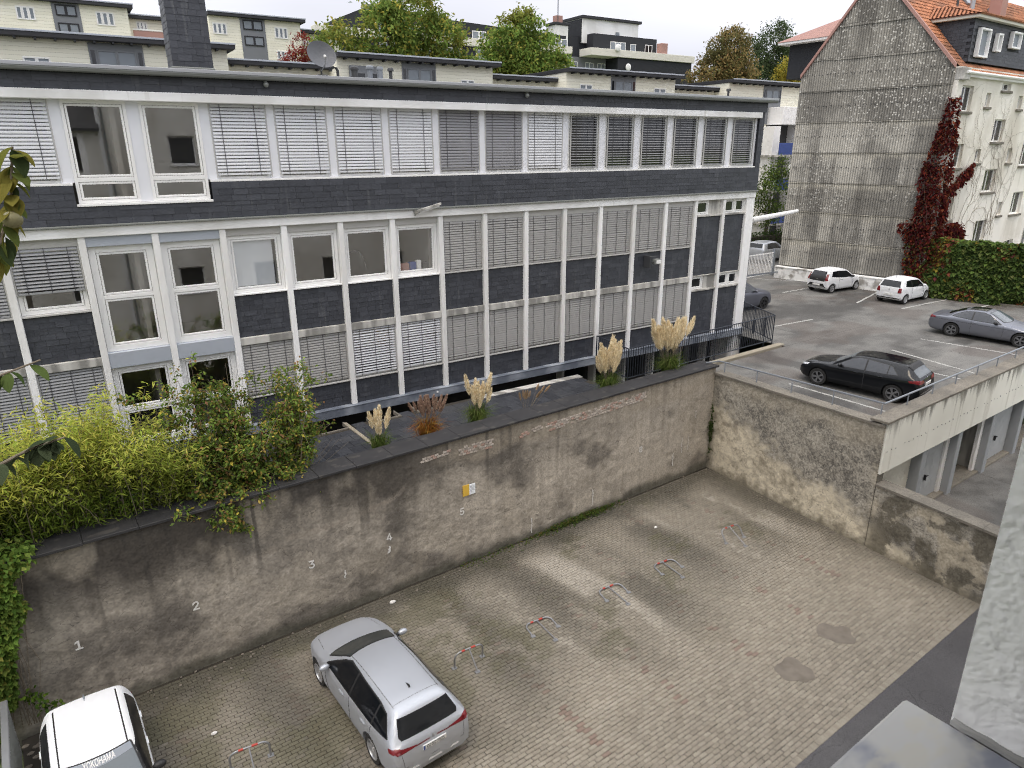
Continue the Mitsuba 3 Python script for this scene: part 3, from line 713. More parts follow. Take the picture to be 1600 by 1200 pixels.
# dark room behind, pale curtain and things on the sill
# ---- slate shingles
slate_jobs = []
def slates(u0, u1, z0, z1, d, ex=.163, w=.42, clip=None, step=.5):
    z = z0; r = 0
    while z < z1 - .03:
        h = min(ex, z1 - z); u = u0 - w * ((r * step + .13 * math.sin(r * 5.1 + u0)) % 1)
        while u < u1 - .02:
            ww = w * RNG.uniform(.72, 1.28); a, b = max(u, u0), min(u + ww, u1)
            if b - a > .03 and not (clip and clip(a, b, z, z + h)): slate_jobs.append((a + .003, b - .003, z, z + h + .012, d))
            u += ww
        z += ex; r += 1
slates(UL, UR + .05, 9.967, 10.401, -.012)
slates(UL, up(1)[0] - .055, 10.402, ZB - .058, -.012)
slates(up(2)[1] + .045, UR + .05, 10.402, ZB - .058, -.012)
op('slate_backing', cat(bx(UL, up(1)[0] - .06, .0, .3, 9.966, ZB - .06), bx(up(1)[0] - .06, up(2)[1] + .06, .0, .055, 9.966, 10.40), bx(up(2)[1] + .06, UR, .0, .3, 9.966, ZB - .06)), 'm_slate_back')
op('slate_backing', bx(UL, UR + .05, -.10, .3, 13.062, 13.43), 'm_slate_back')
slates(UL, UR + .06, 13.065, 13.40, -.112, ex=.17, w=.5)
op('slate_backing', bx(26.31, UR + .05, -.0, .3, ZB - .058, 13.06), 'm_slate_back')
slates(26.305, UR + .06, ZB - .055, 13.06, -.012, ex=.163, w=.14)
# ---- the two storeys between the posts
HB = 9.46
for k in range(-3, 16):
    a, b = post_u(k) + .165, post_u(k + 1)
    if k == 15: b = 26.05
    tall = k in (1, 2)
    if k < 14:
        op('header', cbx(a, b, .10 if not tall else .04, .36, HB - (.0 if not tall else .04), 9.668, .006), 'm_greyblue' if tall else 'm_header')
    if k in (1, 2):
        window('window', a + .01, b - .01, 6.66, HB - .05, d=.16, bars=(8.10,), fr=.16, label='tall two-part stairwell window, %s of the pair' % ('left' if k == 1 else 'right'))
        op('spandrel', cbx(a, b, .03, .3, 6.24, 6.655, .008), 'm_greyblue')
        window('window', a + .01, b - .01, 3.95, 6.235, d=.16, bars=(5.0,), fr=.14, label='low stairwell window half hidden by the tall shrub, %s one' % ('left' if k == 1 else 'right'))
        continue
    if k in (14, 15):
        for (z0, z1, zs0) in ((9.08, 9.66, 6.58), (5.98, 6.54, 3.96)):
            op('small_sill', cbx(a, b, .03, .3, z0 - .07, z0 - .004, .005), 'm_lintel')
            op('slate_backing', bx(a, b, .14, .34, zs0, z0 - .075), 'm_slate_back')
            slates(a, b, zs0, z0 - .08, .128, ex=.15, w=.26)
            m_ = (a + b) / 2
            window('window', a, m_ if k == 14 else m_ + .02, z0, z1, d=.12, fr=.05, glass='m_darkglass')
            if k == 14: op('infill_panel', cbx(m_ + .01, b, .14, .3, z0, z1, .005), 'm_lintel')
            else: window('window', m_ + .03, b, z0, z1, d=.12, fr=.05, glass='m_darkglass')
        op('lintel', cbx(a, b, .05, .34, 6.545, 6.575, .004), 'm_lintel')
        continue
    # upper storey
    op('parapet_sill', cbx(a, b, .05, .34, 7.80, 7.845, .005), 'm_pvc' if 3 <= k <= 6 else 'm_header')
    if 3 <= k <= 6:
        window('window', a + .01, b - .01, 7.85, HB - .005, d=.16, fr=.10, label=['office window with a pale roller blind drawn down', 'open office window beside the pale blind window', 'office window with an arched lamp standing inside', 'office window with things standing on its sill, below the roof lamp'][k - 3])
    elif k == 0:
        window('window', a + .01, b - .01, 7.85, HB - .005, d=.16, fr=.10)
        blind(a + .045, b - .045, 8.36, HB, 44, 'm_slat_mid', tapes=3, label='half lowered grey blind left of the stairwell windows')
    else:
        window('window', a + .01, b - .01, 7.85, HB - .005, d=.2, fr=.08, sash=False)
        blind(a + .045, b - .045, 7.86, HB, 60 if k > 0 else 50, 'm_slat_dull' if k > 0 else 'm_slat_mid', tapes=3, pitch=.08)
    op('slate_backing', bx(a, b, .14, .34, 6.58, 7.797), 'm_slate_back')
    slates(a, b, 6.585, 7.80, .128, ex=.15, w=.30)
    op('lintel', cbx(a, b, .02, .34, 6.36, 6.575, .006), 'm_lintel')
    # lower storey
    window('window', a + .01, b - .01, 4.76, 6.355, d=.2, fr=.08, sash=False)
    if k in (5, 6): blind(a + .045, b - .045, 4.79, 6.35, 26, 'm_slat_white', tapes=3, pitch=.084, label='open lower blind with dark gaps, %s of the pair' % ('left' if k == 5 else 'right'))
    else: blind(a + .045, b - .045, 4.79, 6.35, 60 if k > 2 else 46, 'm_slat_dull' if k > 2 else 'm_slat_mid', tapes=3, pitch=.08)
    op('parapet_sill', cbx(a, b, .05, .34, 4.715, 4.755, .005), 'm_header')
    op('slate_backing', bx(a, b, .14, .34, 3.926, 4.712), 'm_slate_back')
    slates(a, b, 3.93, 4.715, .128, ex=.15, w=.30)
# slates: the largest as parts, the rest as one mass
slate_jobs.sort(key=lambda j: -(j[1] - j[0]) * (j[3] - j[2]) / (8 + abs(j[0] - 3)) + (100 if j[0] < -.6 else 0))
def slate(a, b, z0, z1, d):
    k = RNG.uniform(.007, .017)
    V = np.array([(a, d - k, z0), (b, d - k + RNG.normal(0, .001), z0), (b, d, z1), (a, d, z1), (a, d + .012, z0), (b, d + .012, z0), (b, d + .01, z1), (a, d + .01, z1)])
    Fc = np.array([(0, 1, 2), (0, 2, 3), (4, 1, 0), (4, 5, 1), (0, 3, 7), (0, 7, 4), (1, 5, 6), (1, 6, 2)])
    return trimesh.Trimesh(V, Fc, process=False)
rv, ru = [], []
for i, j in enumerate(slate_jobs):
    m = F(slate(*j)); uv = uvrow(m, RNG.random(), RNG.random())
    if i < 300: put(sub(off, 'slate'), mikit.ply(m, 'm_slate', uv=uv))
    else: rv.append(m); ru.append(uv)
put(off + '__slate_cladding', mikit.ply(cat(rv), 'm_slate', uv=np.vstack(ru)), kind='stuff')
# ---- roof
pr('m_dishgrey', (.10, .105, .115), .6)
op('gutter', tube([(UL, -.30, 13.50), (UR + .35, -.30, 13.50)], .075, 8), 'm_gutter')
op('eaves_board', cbx(UL, UR + .35, -.24, .0, 13.432, 13.56, .006), 'm_gutter')
rs = 40; uu = np.linspace(UL, UR + .4, rs); Vr = []
for u in uu:
    w = .018 * meshkit.noise(np.array([u * .9, 0, 0]))
    Vr += [(u, -.36, 13.565 + w), (u, 2.4, 13.80 + w), (u, 5.0, 14.03 + w), (u, 11.9, 13.7)]
Fr = [(4 * i + c, 4 * i + 4 + c, 4 * i + 5 + c, 4 * i + 1 + c) for i in range(rs - 1) for c in range(3)]
rm = trimesh.Trimesh(np.array(Vr), np.vstack([np.array(Fr)[:, [0, 1, 2]], np.array(Fr)[:, [0, 2, 3]]]), process=False)
op('roof', rm, 'm_roof')
op('roof_edge_strip', cbx(UL, UR + .38, -.385, -.34, 13.52, 13.60, .005), 'm_metal')
# slate clad chimney
ch = off + '__chimney'
put(ch, mikit.ply(F(bx(4.66, 5.70, 3.0, 3.9, 13.6, 17.2)), 'm_slate_back'))
labels[ch] = {'label': 'slate clad chimney stack'}
cj, cu = [], []
nch = 0
for side in (0, 1):
    z = 13.98; r = 0
    while z < 17.1:
        u, e = (4.64, 5.73) if side == 0 else (2.98, 3.92); x = u - .12 * (r % 2)
        while x < e:
            a, b = max(x, u), min(x + RNG.uniform(.24, .40), e)
            if b - a > .05:
                s = slate(a + .003, b - .003, z - RNG.uniform(0, .03), z + .185, 0)
                if side == 0: s.apply_translation([0, 2.985, 0])
                else: s.apply_transform(np.array([[0, 1, 0, 4.645], [1, 0, 0, 0], [0, 0, 1, 0], [0, 0, 0, 1.]])); s.invert()
                s = F(s); put(sub(ch, 'slate'), mikit.ply(s, 'm_slate', uv=uvrow(s, RNG.random(), RNG.random())))
            x = b + 1e-6
        z += .168; r += 1
put(ch + '__flashing', mikit.ply(F(cbx(4.6, 5.76, 2.93, 4.0, 13.80, 13.97, .02)), 'm_gutter'))
# vent pipes
def pipe(u, d, z1, r, cap, m, label, bent=False):
    k = thing('roof_vent', label, 'vent pipe', 'vent pipes on the office roof')
    z0 = 13.56 + .0865 * (d + .36)
    if bent:
        pts = [(u, d, z0 - .05), (u, d, z1 - .1), (u - .04, d, z1 - .02), (u - .12, d, z1), (u - .2, d, z1 - .04), (u - .22, d, z1 - .12)]
        part(k, 'pipe', F(tube(pts, r)), m, smooth=40)
    else:
        part(k, 'pipe', F(tube([(u, d, z0 - .05), (u, d, z1)], r, 12)), m, smooth=40)
        part(k, 'cap', F(tube([(u, d, z1 - .10), (u, d, z1 - .03), (u, d, z1)], [cap, cap, cap * .75], 12)), m, smooth=40)
    part(k, 'collar', F(tube([(u, d, z0 - .03), (u, d, z0 + .05)], r * 1.6, 12)), m, smooth=40)
pipe(9.12, 2.0, 14.08, .045, .05, 'm_plastic_dark', 'bent black vent pipe next to the satellite dish', True)
pipe(9.66, 2.0, 14.13, .10, .13, 'm_plastic_dark', 'stout black roof vent, second from the satellite dish')
pipe(10.16, 2.0, 14.18, .085, .12, 'm_railgrey', 'grey capped roof vent, left one of the two grey pipes')
pipe(10.50, 2.0, 14.17, .085, .10, 'm_railgrey', 'grey capped roof vent, right one of the two grey pipes')
pipe(10.86, 2.0, 14.15, .055, .10, 'm_plastic_dark', 'thin black roof vent, farthest from the satellite dish')
pipe(27.0, 2.4, 14.16, .05, .10, 'm_plastic_dark', 'small dark vent near the right end of the office roof')
# satellite dish
k = thing('satellite_dish', 'large grey satellite dish on the office roof', 'satellite dish')
prof = [(r_, .16 * (r_ / .43) ** 2) for r_ in np.linspace(0.001, .43, 9)] + [(.438, .165), (.43, .15)] + [(r_, .16 * (r_ / .43) ** 2 - .012) for r_ in np.linspace(.42, .001, 9)]
dm = lathe(prof, 36); dm.apply_transform(trimesh.transformations.rotation_matrix(math.radians(62), [1, 0, 0])); dm.apply_translation([8.62, 2.0, 14.33])
part(k, 'dish', F(dm), 'm_dishgrey', smooth=40)
part(k, 'mast', F(tube([(8.66, 2.15, 13.7), (8.66, 2.15, 14.35)], .03)), 'm_plastic_dark')
part(k, 'feed_arm', F(tube([(8.62, 1.98, 13.95), (8.60, 1.55, 14.1), (8.58, 1.42, 14.28)], .015)), 'm_metal')
part(k, 'feed_horn', F(tube([(8.58, 1.42, 14.26), (8.585, 1.5, 14.32)], .04)), 'm_header')
part(k, 'base', F(cbx(8.5, 8.82, 2.0, 2.35, 13.74, 13.86, .02)), 'm_black')
# wall lamps
for u, lab in ((6.37, 'small grey lamp under the gutter near the satellite dish'), (14.61, 'small grey lamp under the gutter above the middle blinds')):
    k = thing('eaves_lamp', lab, 'lamp', 'eaves lamps'); part(k, 'dome', F(sphere((u, -.23, 13.36), .065, (1, 1, 1))), 'm_gutter', smooth=True) if False else None
    s = trimesh.creation.icosphere(subdivisions=2, radius=.07); s.apply_translation([u, -.22, 13.33]); part(k, 'dome', F(s), 'm_gutter', smooth=True)
    part(k, 'bracket', F(cbx(u - .03, u + .03, -.24, -.10, 13.36, 13.42, .005)), 'm_gutter')
k = thing('wall_lamp', 'long angled tube lamp fixed to the white band between the storeys', 'lamp')
part(k, 'housing', F(hull([(10.52 + a, -.28 + b, 9.86 + c) for a, b, c in ((0, -.05, 0), (0, .05, 0), (.80, -.05, .19), (.80, .05, .19), (0, -.05, .06), (0, .05, .06), (.80, -.05, .25), (.80, .05, .25))])), 'm_lintel')
part(k, 'diffuser', F(hull([(10.58 + a, -.28 + b, 9.825 + c) for a, b, c in ((0, -.035, 0), (0, .035, 0), (.68, -.035, .165), (.68, .035, .165), (0, -.035, .05), (0, .035, .05), (.68, -.035, .21), (.68, .035, .21))])), 'm_header')
part(k, 'bracket', F(cat(cbx(10.49, 10.54, -.3, -.05, 9.80, 9.90, .005), tube([(10.52, -.06, 9.74), (10.52, -.24, 9.84)], .02))), 'm_lintel')
k = thing('floodlight', 'dark floodlight on a bracket beside a white post near the right end', 'floodlight')
part(k, 'housing', F(cbx(20.55, 20.85, -.42, -.18, 7.36, 7.56, .02)), 'm_gutter', smooth=False)
part(k, 'glass', F(cbx(20.58, 20.82, -.435, -.42, 7.39, 7.53, .004)), 'm_pvc')
part(k, 'bracket', F(cat(cbx(20.40, 20.46, -.25, .12, 7.22, 7.68, .01), cbx(20.46, 20.6, -.33, -.25, 7.42, 7.48, .01), cbx(20.40, 20.75, -.27, -.23, 7.62, 7.67, .01))), 'm_plastic_dark')
whole('socket_box', F(cbx(11.0, 11.06, -.12, -.081, 3.78, 3.84, .006)), 'm_pvc', 'tiny white box on the blue grey base sill', 'socket')
# things seen through the open windows
def inn(name, m, mt, lab, c, **kw): return whole(name, F(m), mt, lab, c, **kw)
a3 = post_u(3) + .3
inn('roller_blind', bx(a3 - .02, a3 + 1.1, .27, .275, 8.02, 9.42), 'm_curtain', 'pale roller blind inside the office window beside the stairwell', 'blind')
a5 = post_u(5) + .165
arc = [(a5 + .45 + .38 * math.cos(t), .55, 8.1 + .62 * math.sin(t)) for t in np.linspace(0.05, math.pi - .1, 16)]
inn('arched_lamp', tube(arc, .012), 'm_black', 'thin arched black lamp behind an office window', 'lamp')
a6 = post_u(6) + .25
for i, (du, w_, h_, mt) in enumerate(((.12, .35, .28, 'm_tilefasc'), (.50, .22, .30, 'm_blue'), (.74, .16, .34, 'm_pvc'), (.98, .2, .26, 'm_black'))):
    inn('sill_box', cbx(a6 + du, a6 + du + w_, .36, .55, 7.93, 7.93 + h_, .02), mt, ['brown patterned box on the office window sill', 'small blue box on the office window sill', 'white container on the office window sill', 'dark box on the office window sill'][i], 'box')

# ------------------------------------------------------------------ areaway railing
k = thing('areaway_railing', 'dark steel railing with upright bars around the sunken area beside the office', 'railing')
part(k, 'kerb', cbx(16.35, 26.4, 16.34, 16.62, TZ - .1, TZ + .05, .01), 'm_woodstrip')
def rail_run(a, b, z0=TZ + .06, z1=TZ + 1.25):
    a, b = np.array(a, float), np.array(b, float); L_ = np.linalg.norm(b - a); n_ = int(L_ / .125)
    for z in (z0 + .08, z1): part(k, 'rail', tube([(*a, z), (*b, z)], .022, 6), 'm_rail', smooth=40)
    for i in range(n_ + 1):
        q = a + (b - a) * i / n_; big = i % 13 == 0 or i == n_
        part(k, 'post' if big else 'bar', tube([(*q, z0 - (.1 if big else -.08)), (*q, z1)], .026 if big else .015, 6), 'm_rail', smooth=40)
rail_run((17.42, 16.86), (26.25, 16.86)); rail_run((17.42, 16.86), (17.75, 18.9)); rail_run((26.25, 16.86), (27.6, 19.6))
# low tube rail on the walls
k = thing('parapet_rail', 'low grey tube rail along the retaining wall and garage roof edge', 'railing')
part(k, 'tube', tube([(20.1, 15.5, 4.17), (20.45, 15.15, 4.25), (20.15, 8.98, 4.50), (36, 8.98, 4.46)], .03, 8), 'm_railgrey', smooth=40)
for x_, y_ in [(20.43, 14.9), (20.38, 13.5), (20.30, 12.1), (20.22, 10.6), (20.16, 9.05)] + [(21.6 + 1.66 * i, 8.98) for i in range(9)]:
    part(k, 'post', tube([(x_, y_, 3.9), (x_, y_, 4.44 if y_ < 11 else 4.28)], .02, 6), 'm_railgrey', smooth=40)

# ================================================================== GARAGES
g = thing('garage_block', 'row of garages with a drip stained white fascia under the upper car park', 'garages')
part(g, 'fascia', cbx(19.745, 45, 8.575, 8.80, 2.44, 4.06, .01), 'm_fasc2')
x = 19.66
while x < 40:
    part(g, 'coping_slab', cbx(x + .003, x + 1.0 - .003, 8.56, 9.10, 4.065, 4.14, .008), 'm_conc'); x += 1.0
part(g, 'roof_slab', bx(20.6, 45, 8.87, 14.5, 3.2, 3.57), 'm_conc')
part(g, 'end_pier', cbx(19.95, 20.48, 8.84, 9.02, -.05, 2.44, .01), 'm_pillar')
for i, x in enumerate((22.85, 25.46, 28.3, 31.2)):
    part(g, 'pillar', cbx(x - .16, x + .16, 8.66, 9.04, -.05, 2.438, .015), 'm_pillar')
part(g, 'floor_sill', cbx(20.2, 40, 8.75, 9.6, -.05, .06, .01), 'm_conc')
def garage_door(x0, x1, m, handle, label):
    k = sub(g, 'door'); labels[k] = {'label': label}
    n_ = int((x1 - x0) / .105); v = []
    xs = np.linspace(x0, x1, n_ * 4 + 1); ys = 8.98 + .012 * np.array([0, 1, 1, 0] * n_ + [0])
    V = np.array([(a, b, .07) for a, b in zip(xs, ys)] + [(a, b, 2.40) for a, b in zip(xs, ys)]); q = len(xs)
    f = np.array([(i, i + 1, q + i + 1, q + i) for i in range(q - 1)])
    put(k + '__leaf', mikit.ply((V, f), m))
    if handle: put(k + '__handle', mikit.ply(cat(cbx((x0 + x1) / 2 - .1, (x0 + x1) / 2 - .06, 8.90, 8.975, .85, 1.05, .006), cbx((x0 + x1) / 2 - .1, (x0 + x1) / 2 + .06, 8.90, 8.93, .98, 1.02, .006)), 'm_black'))
garage_door(20.5, 22.68, 'm_doorcream', False, 'cream garage door beside the retaining wall')
garage_door(23.02, 25.05, 'm_doorgrey', True, 'ribbed grey garage door with a black handle')
garage_door(28.52, 30.98, 'm_doorgrey', True, 'ribbed grey garage door farthest from the retaining wall')
part(g, 'jamb', cbx(25.06, 25.29, 8.9, 9.03, .06, 2.435, .006), 'm_white')
part(g, 'jamb', cbx(27.9, 28.135, 8.9, 9.03, .06, 2.435, .006), 'm_white')
part(g, 'back_wall', bx(21.2, 45, 14.4, 14.6, -.1, 3.18), 'm_conc')
for x in (25.5, 28.25, 31.2, 22.7): part(g, 'partition', bx(x - .08, x + .08, 9.05, 14.39, -.1, 3.19), 'm_lintel')
part(g, 'rivet', cat(*[sphere((19.9 + .27 * i, 8.572, 3.15 + .02 * math.sin(i * 2.1)), .017, sub=1) for i in range(52) if i % 7 != 3]), 'm_plastic_dark', kind='stuff')
k = thing('garden_hose_reel', 'dark tool leaning inside the open garage', 'tool')
part(k, 'shaft', tube([(27.75, 9.6, .1), (27.7, 9.9, 1.7)], .03), 'm_black'); part(k, 'foot', cbx(27.4, 27.9, 9.4, 9.8, .06, .16, .03), 'm_black')

# ================================================================== GABLE HOUSE (old apartment house with corrugated gable)
h = thing('gable_house', 'tall old house with a weathered corrugated gable and orange tiled roof', 'house')
G0, G1 = np.array([40.96, 26.46]), np.array([41.98, 18.22])
GL = float(np.linalg.norm(G1 - G0)); gd = (G1 - G0) / GL; gn = np.array([gd[1], -gd[0]])      # outward normal
if gn[0] > 0: gn = -gn
ZE, ZA, SA = 15.72, 20.86, 3.70
def gp(s, z, o=0.0): q = G0 + gd * s + gn * o; return (q[0], q[1], z)
H1 = np.array([62.0, 18.22]); H0 = np.array([62.0, 26.46])
def zroof(s): return ZE + (ZA - ZE) * (s / SA if s < SA else (GL - s) / (GL - SA))
# solid body under the roof
body = [gp(0, 3.5), gp(GL, 3.5), gp(0, ZE), gp(GL, ZE), gp(SA, ZA)]
yr = SA / GL
bv = np.array(body + [(62, 26.46, 3.5), (62, 18.22, 3.5), (62, 26.46, ZE), (62, 18.22, ZE), (62, 26.46 + (18.22 - 26.46) * yr, ZA)])
part(h, 'wall', hull(np.where(np.isclose(bv[:, :1], 41.98) | (np.abs(bv[:, :1] - 40.96) < .6), bv + [[.10, .03, -.05]], bv + [[0, .03, -.05]])), 'm_house')
# corrugated sheets
zs = [4.42, 6.1, 7.84, 9.6, 11.36, 13.07, 14.79, 16.5, 18.2, 19.9, 21.2]
ncol = 9
for i in range(len(zs) - 1):
    for c in range(ncol):
        s0, s1 = GL * c / ncol, GL * (c + 1) / ncol + .03
        ns = 8 * 6 + 1; ss = np.linspace(s0, min(s1, GL), ns); V = []
        o = .055 + .012 * (c % 2) + RNG.normal(0, .004)
        zt = np.minimum(zs[i + 1] + .06, [zroof(a) - .04 for a in ss])
        zb_ = np.minimum(zs[i] + RNG.normal(0, .012), zt - .001)
        if (zt - zb_).max() < .05: continue
        wv_ = .026 * np.sin(ss / .139 * 2 * math.pi)
        for a, w_, zz in zip(ss, wv_, zb_): V.append(gp(a, zz, o + .055 + w_))
        for a, w_, zz in zip(ss, wv_, zt): V.append(gp(a, zz, o + w_))
        f = np.array([(q, q + 1, ns + q + 1, ns + q) for q in range(ns - 1)])
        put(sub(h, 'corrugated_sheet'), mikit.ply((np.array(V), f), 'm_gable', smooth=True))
bolts = []
for i in range(len(zs) - 4):
    for c in range(ncol * 2):
        for e in (0, .16): bolts.append(sphere(gp(GL * (c + .5) / (ncol * 2) + e, zs[i] + .95 + RNG.normal(0, .02), .12), .028, sub=1))
part(h, 'bolt', cat(bolts), 'm_plastic_dark', kind='stuff')
# pink-grey verge tiles along the gable edges
for sa, sb in ((0, SA), (GL, SA)):
    n_ = 16
    for i in range(n_):
        a, b = sa + (sb - sa) * i / n_, sa + (sb - sa) * (i + 1) / n_
        pts = [gp(q, zroof(q) + dz, o) for q in (a, b) for dz in (-.10, .12) for o in (.20, -.06)]
        part(h, 'verge_tile', hull(pts), 'm_tilefasc')
# roof: eaves side facing the yard (-y) as rows of tiles, plain slope behind
def rp(t, x): # t 0 eaves .. 1 ridge, front slope
    y = 18.22 - .35 + (22.76 - 18.22 + .35) * t; return y
xr0 = lambda t: 41.98 + (G0[0] + gd[0] * SA - 41.98) * t + .05
ntr = 26
tv, tu = [], []; tcount = 0
for r in range(ntr):
    t0, t1 = r / ntr, (r + 1.12) / ntr
    y0, y1 = rp(t0, 0), rp(t1, 0); z0 = 15.42 + (ZA + .06 - 15.42) * t0; z1 = 15.42 + (ZA + .06 - 15.42) * t1
    x = xr0(t0)
    while x < 62:
        w_ = .26
        if r >= 2 and r < 19 and 42.95 < x < 51.5 and z0 < 18.0: x += w_; continue
        k_ = .03 + RNG.normal(0, .004)
        pts = []
        for j in range(5):
            q = j / 4; bump = .028 * math.sin(q * math.pi) ; pts.append((x + w_ * q, y0 - .6 * (k_ + bump), z0 + (k_ + bump)))
        for j in range(5):
            q = j / 4; bump = .028 * math.sin(q * math.pi); pts.append((x + w_ * q, y1 - .6 * bump, z1 + bump))
        pts += [(x, y0, z0 - .02), (x + w_, y0, z0 - .02)]
        f = [(j, j + 1, 6 + j, 5 + j) for j in range(4)] + [(10, 11, 4, 0)]
        m = trimesh.Trimesh(np.array(pts), np.vstack([np.array(f)[:, [0, 1, 2]], np.array(f)[:, [0, 2, 3]]]), process=False)
        uv = uvrow(m, RNG.random(), 0)
        if tcount < 300 and z0 < 19.2 and x < 50: put(sub(h + '__roof', 'tile'), mikit.ply(m, 'm_tile', uv=uv)); tcount += 1
        else: tv.append(m); tu.append(uv)
        x += w_
put(h + '__roof', mikit.ply(hull([gp(GL, ZE - .12), gp(SA, ZA - .02), gp(0, ZE - .1), (62, 18.0, ZE - .2), (62, 22.76, ZA - .02), (62, 26.6, ZE - .1), gp(GL, ZE - .3), (62, 18.0, ZE - .4)]), 'm_tilefasc'))
put(h + '__roof__tile_rows', mikit.ply(cat(tv), 'm_tile', uv=np.vstack(tu)), kind='stuff')
part(h, 'gutter', tube([(42.2, 17.72, 15.38), (62, 17.72, 15.38)], .08, 8), 'm_pvc', smooth=40)
part(h, 'soffit', cbx(42.1, 62, 17.80, 18.2, 15.18, 15.34, .01), 'm_white')
part(h, 'eaves_stone', cbx(41.95, 42.75, 17.75, 18.2, 15.0, 15.62, .04), 'm_lintel')
# slate hung dormer
part(h, 'dormer', bx(42.95, 51.5, 18.15, 22.5, 15.95, 18.0), 'm_slate_back')
dsl, du_ = [], []
for r in range(13):
    z = 15.96 + r * .157; x = 42.95 - .2 * (r % 2)
    while x < 51.5:
        a, b = max(x, 42.95), min(x + .4, 51.5); x += .4
        if b - a < .05 or any(a < wb and b > wa and z + .157 > za and z < zb for wa, wb, za, zb in ((43.5, 44.75, 16.2, 17.6), (45.7, 46.3, 16.6, 17.5), (47.6, 48.8, 16.9, 17.75))): continue
        m = slate(a + .004, b - .004, z, z + .165, 0); m.apply_translation([0, 18.135, 0]); dsl.append(m); du_.append(uvrow(m, RNG.random(), .3))
    y = 18.15 + .2 * (r % 2)
    while y < 21.9:
        m = slate(0, .39, z, z + .165, 0); m.apply_transform(np.array([[0, 1, 0, 42.935], [1, 0, 0, y], [0, 0, 1, 0], [0, 0, 0, 1.]])); m.invert(); dsl.append(m); du_.append(uvrow(m, RNG.random(), .3)); y += .4
put(h + '__dormer__slate_cladding', mikit.ply(cat(dsl), 'm_slate', uv=np.vstack(du_)), kind='stuff')
put(h + '__dormer__eaves', mikit.ply(cat(cbx(42.62, 51.8, 17.82, 18.1, 18.0, 18.14, .01), cbx(42.62, 42.9, 18.1, 22.0, 18.0, 18.14, .01)), 'm_doorcream'))
put(h + '__dormer__roof', mikit.ply(hull([(42.55, 17.75, 18.14), (51.9, 17.75, 18.14), (42.55, 22.3, 18.14), (51.9, 22.3, 18.14), (44.3, 20.2, 18.95), (51.9, 20.2, 18.95), (44.3, 22.3, 18.95), (51.9, 22.3, 18.95)]), 'm_tilefasc'))
dt, dtu = [], []
for r in range(9):
    t0, t1 = r / 9, (r + 1.15) / 9
    x = 42.55 + 1.75 * t0
    while x < 51.7:
        pts = [(x, 17.72 + 2.5 * t0, 18.19 + .81 * t0), (x + .1, 17.70 + 2.5 * t0, 18.235 + .81 * t0), (x + .2, 17.72 + 2.5 * t0, 18.19 + .81 * t0), (x, 17.75 + 2.5 * t1, 18.165 + .81 * t1), (x + .1, 17.74 + 2.5 * t1, 18.20 + .81 * t1), (x + .2, 17.75 + 2.5 * t1, 18.165 + .81 * t1), (x, 17.75 + 2.5 * t0, 18.14 + .81 * t0), (x + .2, 17.75 + 2.5 * t0, 18.14 + .81 * t0)]
        m = trimesh.Trimesh(np.array(pts), [(0, 1, 4), (0, 4, 3), (1, 2, 5), (1, 5, 4), (6, 7, 2), (6, 2, 0)], process=False); dt.append(m); dtu.append(uvrow(m, RNG.random() * .6, 0)); x += .205
    y = 17.75 + 2.45 * t0
    while y < 22.2:
        pts = [(42.52 + 1.75 * t0, y + .2, 18.18 + .81 * t0), (42.50 + 1.75 * t0, y + .1, 18.225 + .81 * t0), (42.52 + 1.75 * t0, y, 18.18 + .81 * t0), (42.55 + 1.75 * t1, y + .2, 18.16 + .81 * t1), (42.55 + 1.75 * t1, y + .1, 18.2 + .81 * t1), (42.55 + 1.75 * t1, y, 18.16 + .81 * t1)]
        m = trimesh.Trimesh(np.array(pts), [(0, 1, 4), (0, 4, 3), (1, 2, 5), (1, 5, 4)], process=False); dt.append(m); dtu.append(uvrow(m, RNG.random() * .6, 0)); y += .205
put(h + '__dormer__tile_rows', mikit.ply(cat(dt), 'm_tile', uv=np.vstack(dtu)), kind='stuff')
# windows in deep reveals: frame set .16 behind the face, white lining standing proud as a thin surround, stone sill below
def hwin(x0, x1, z0, z1, y=18.22, sill=True, parent=None, reveal=.22, glass='m_darkglass', lining='m_house', bars=()):
    k = sub(parent or h, 'window')
    fr = .07
    ms = [cbx(x0, x0 + fr, y + .10, y + .16, z0, z1, .006), cbx(x1 - fr, x1, y + .10, y + .16, z0, z1, .006), cbx(x0 + fr, x1 - fr, y + .10, y + .16, z0, z0 + fr, .006), cbx(x0 + fr, x1 - fr, y + .10, y + .16, z1 - fr, z1, .006)]
    for b in bars: ms.append(cbx(x0 + fr, x1 - fr, y + .11, y + .15, b - .03, b + .03, .005))
    return k, ms, (x0 + fr, x1 - fr, z0 + fr, z1 - fr)
hx = 41.98
front = Polygon([(41.98, 3.5), (62, 3.5), (62, 15.66), (41.98, 15.66)])
wins = [(.62, 2.0, 13.5, 14.78, 1), (3.75, 4.35, 13.8, 14.52, 1), (5.6, 6.8, 14.72, 15.12, 1), (8.2, 8.8, 13.8, 14.52, 1), (5.55, 7.05, 11.95, 13.18, 1), (.85, 2.15, 10.58, 11.83, 1), (3.85, 4.5, 10.8, 11.55, 1), (8.3, 8.95, 10.75, 11.58, 1), (10.4, 11.9, 10.55, 11.85, 1),
        (5.65, 7.3, 9.1, 10.4, 1), (1.05, 2.2, 7.72, 8.94, 1), (10.6, 12.2, 7.55, 8.92, 1), (5.8, 7.4, 6.03, 7.42, 1), (11.2, 12.3, 5.0, 5.86, 0), (8.6, 9.2, 7.6, 8.4, 1), (14.5, 16, 13.5, 14.8, 1), (14.5, 16, 10.6, 11.9, 1), (14.5, 16, 7.6, 8.9, 1)]
holes = [sbox(hx + a, zz, hx + b, zt) for a, b, zz, zt, s in wins]
fm = front
for q in holes: fm = fm.difference(q)
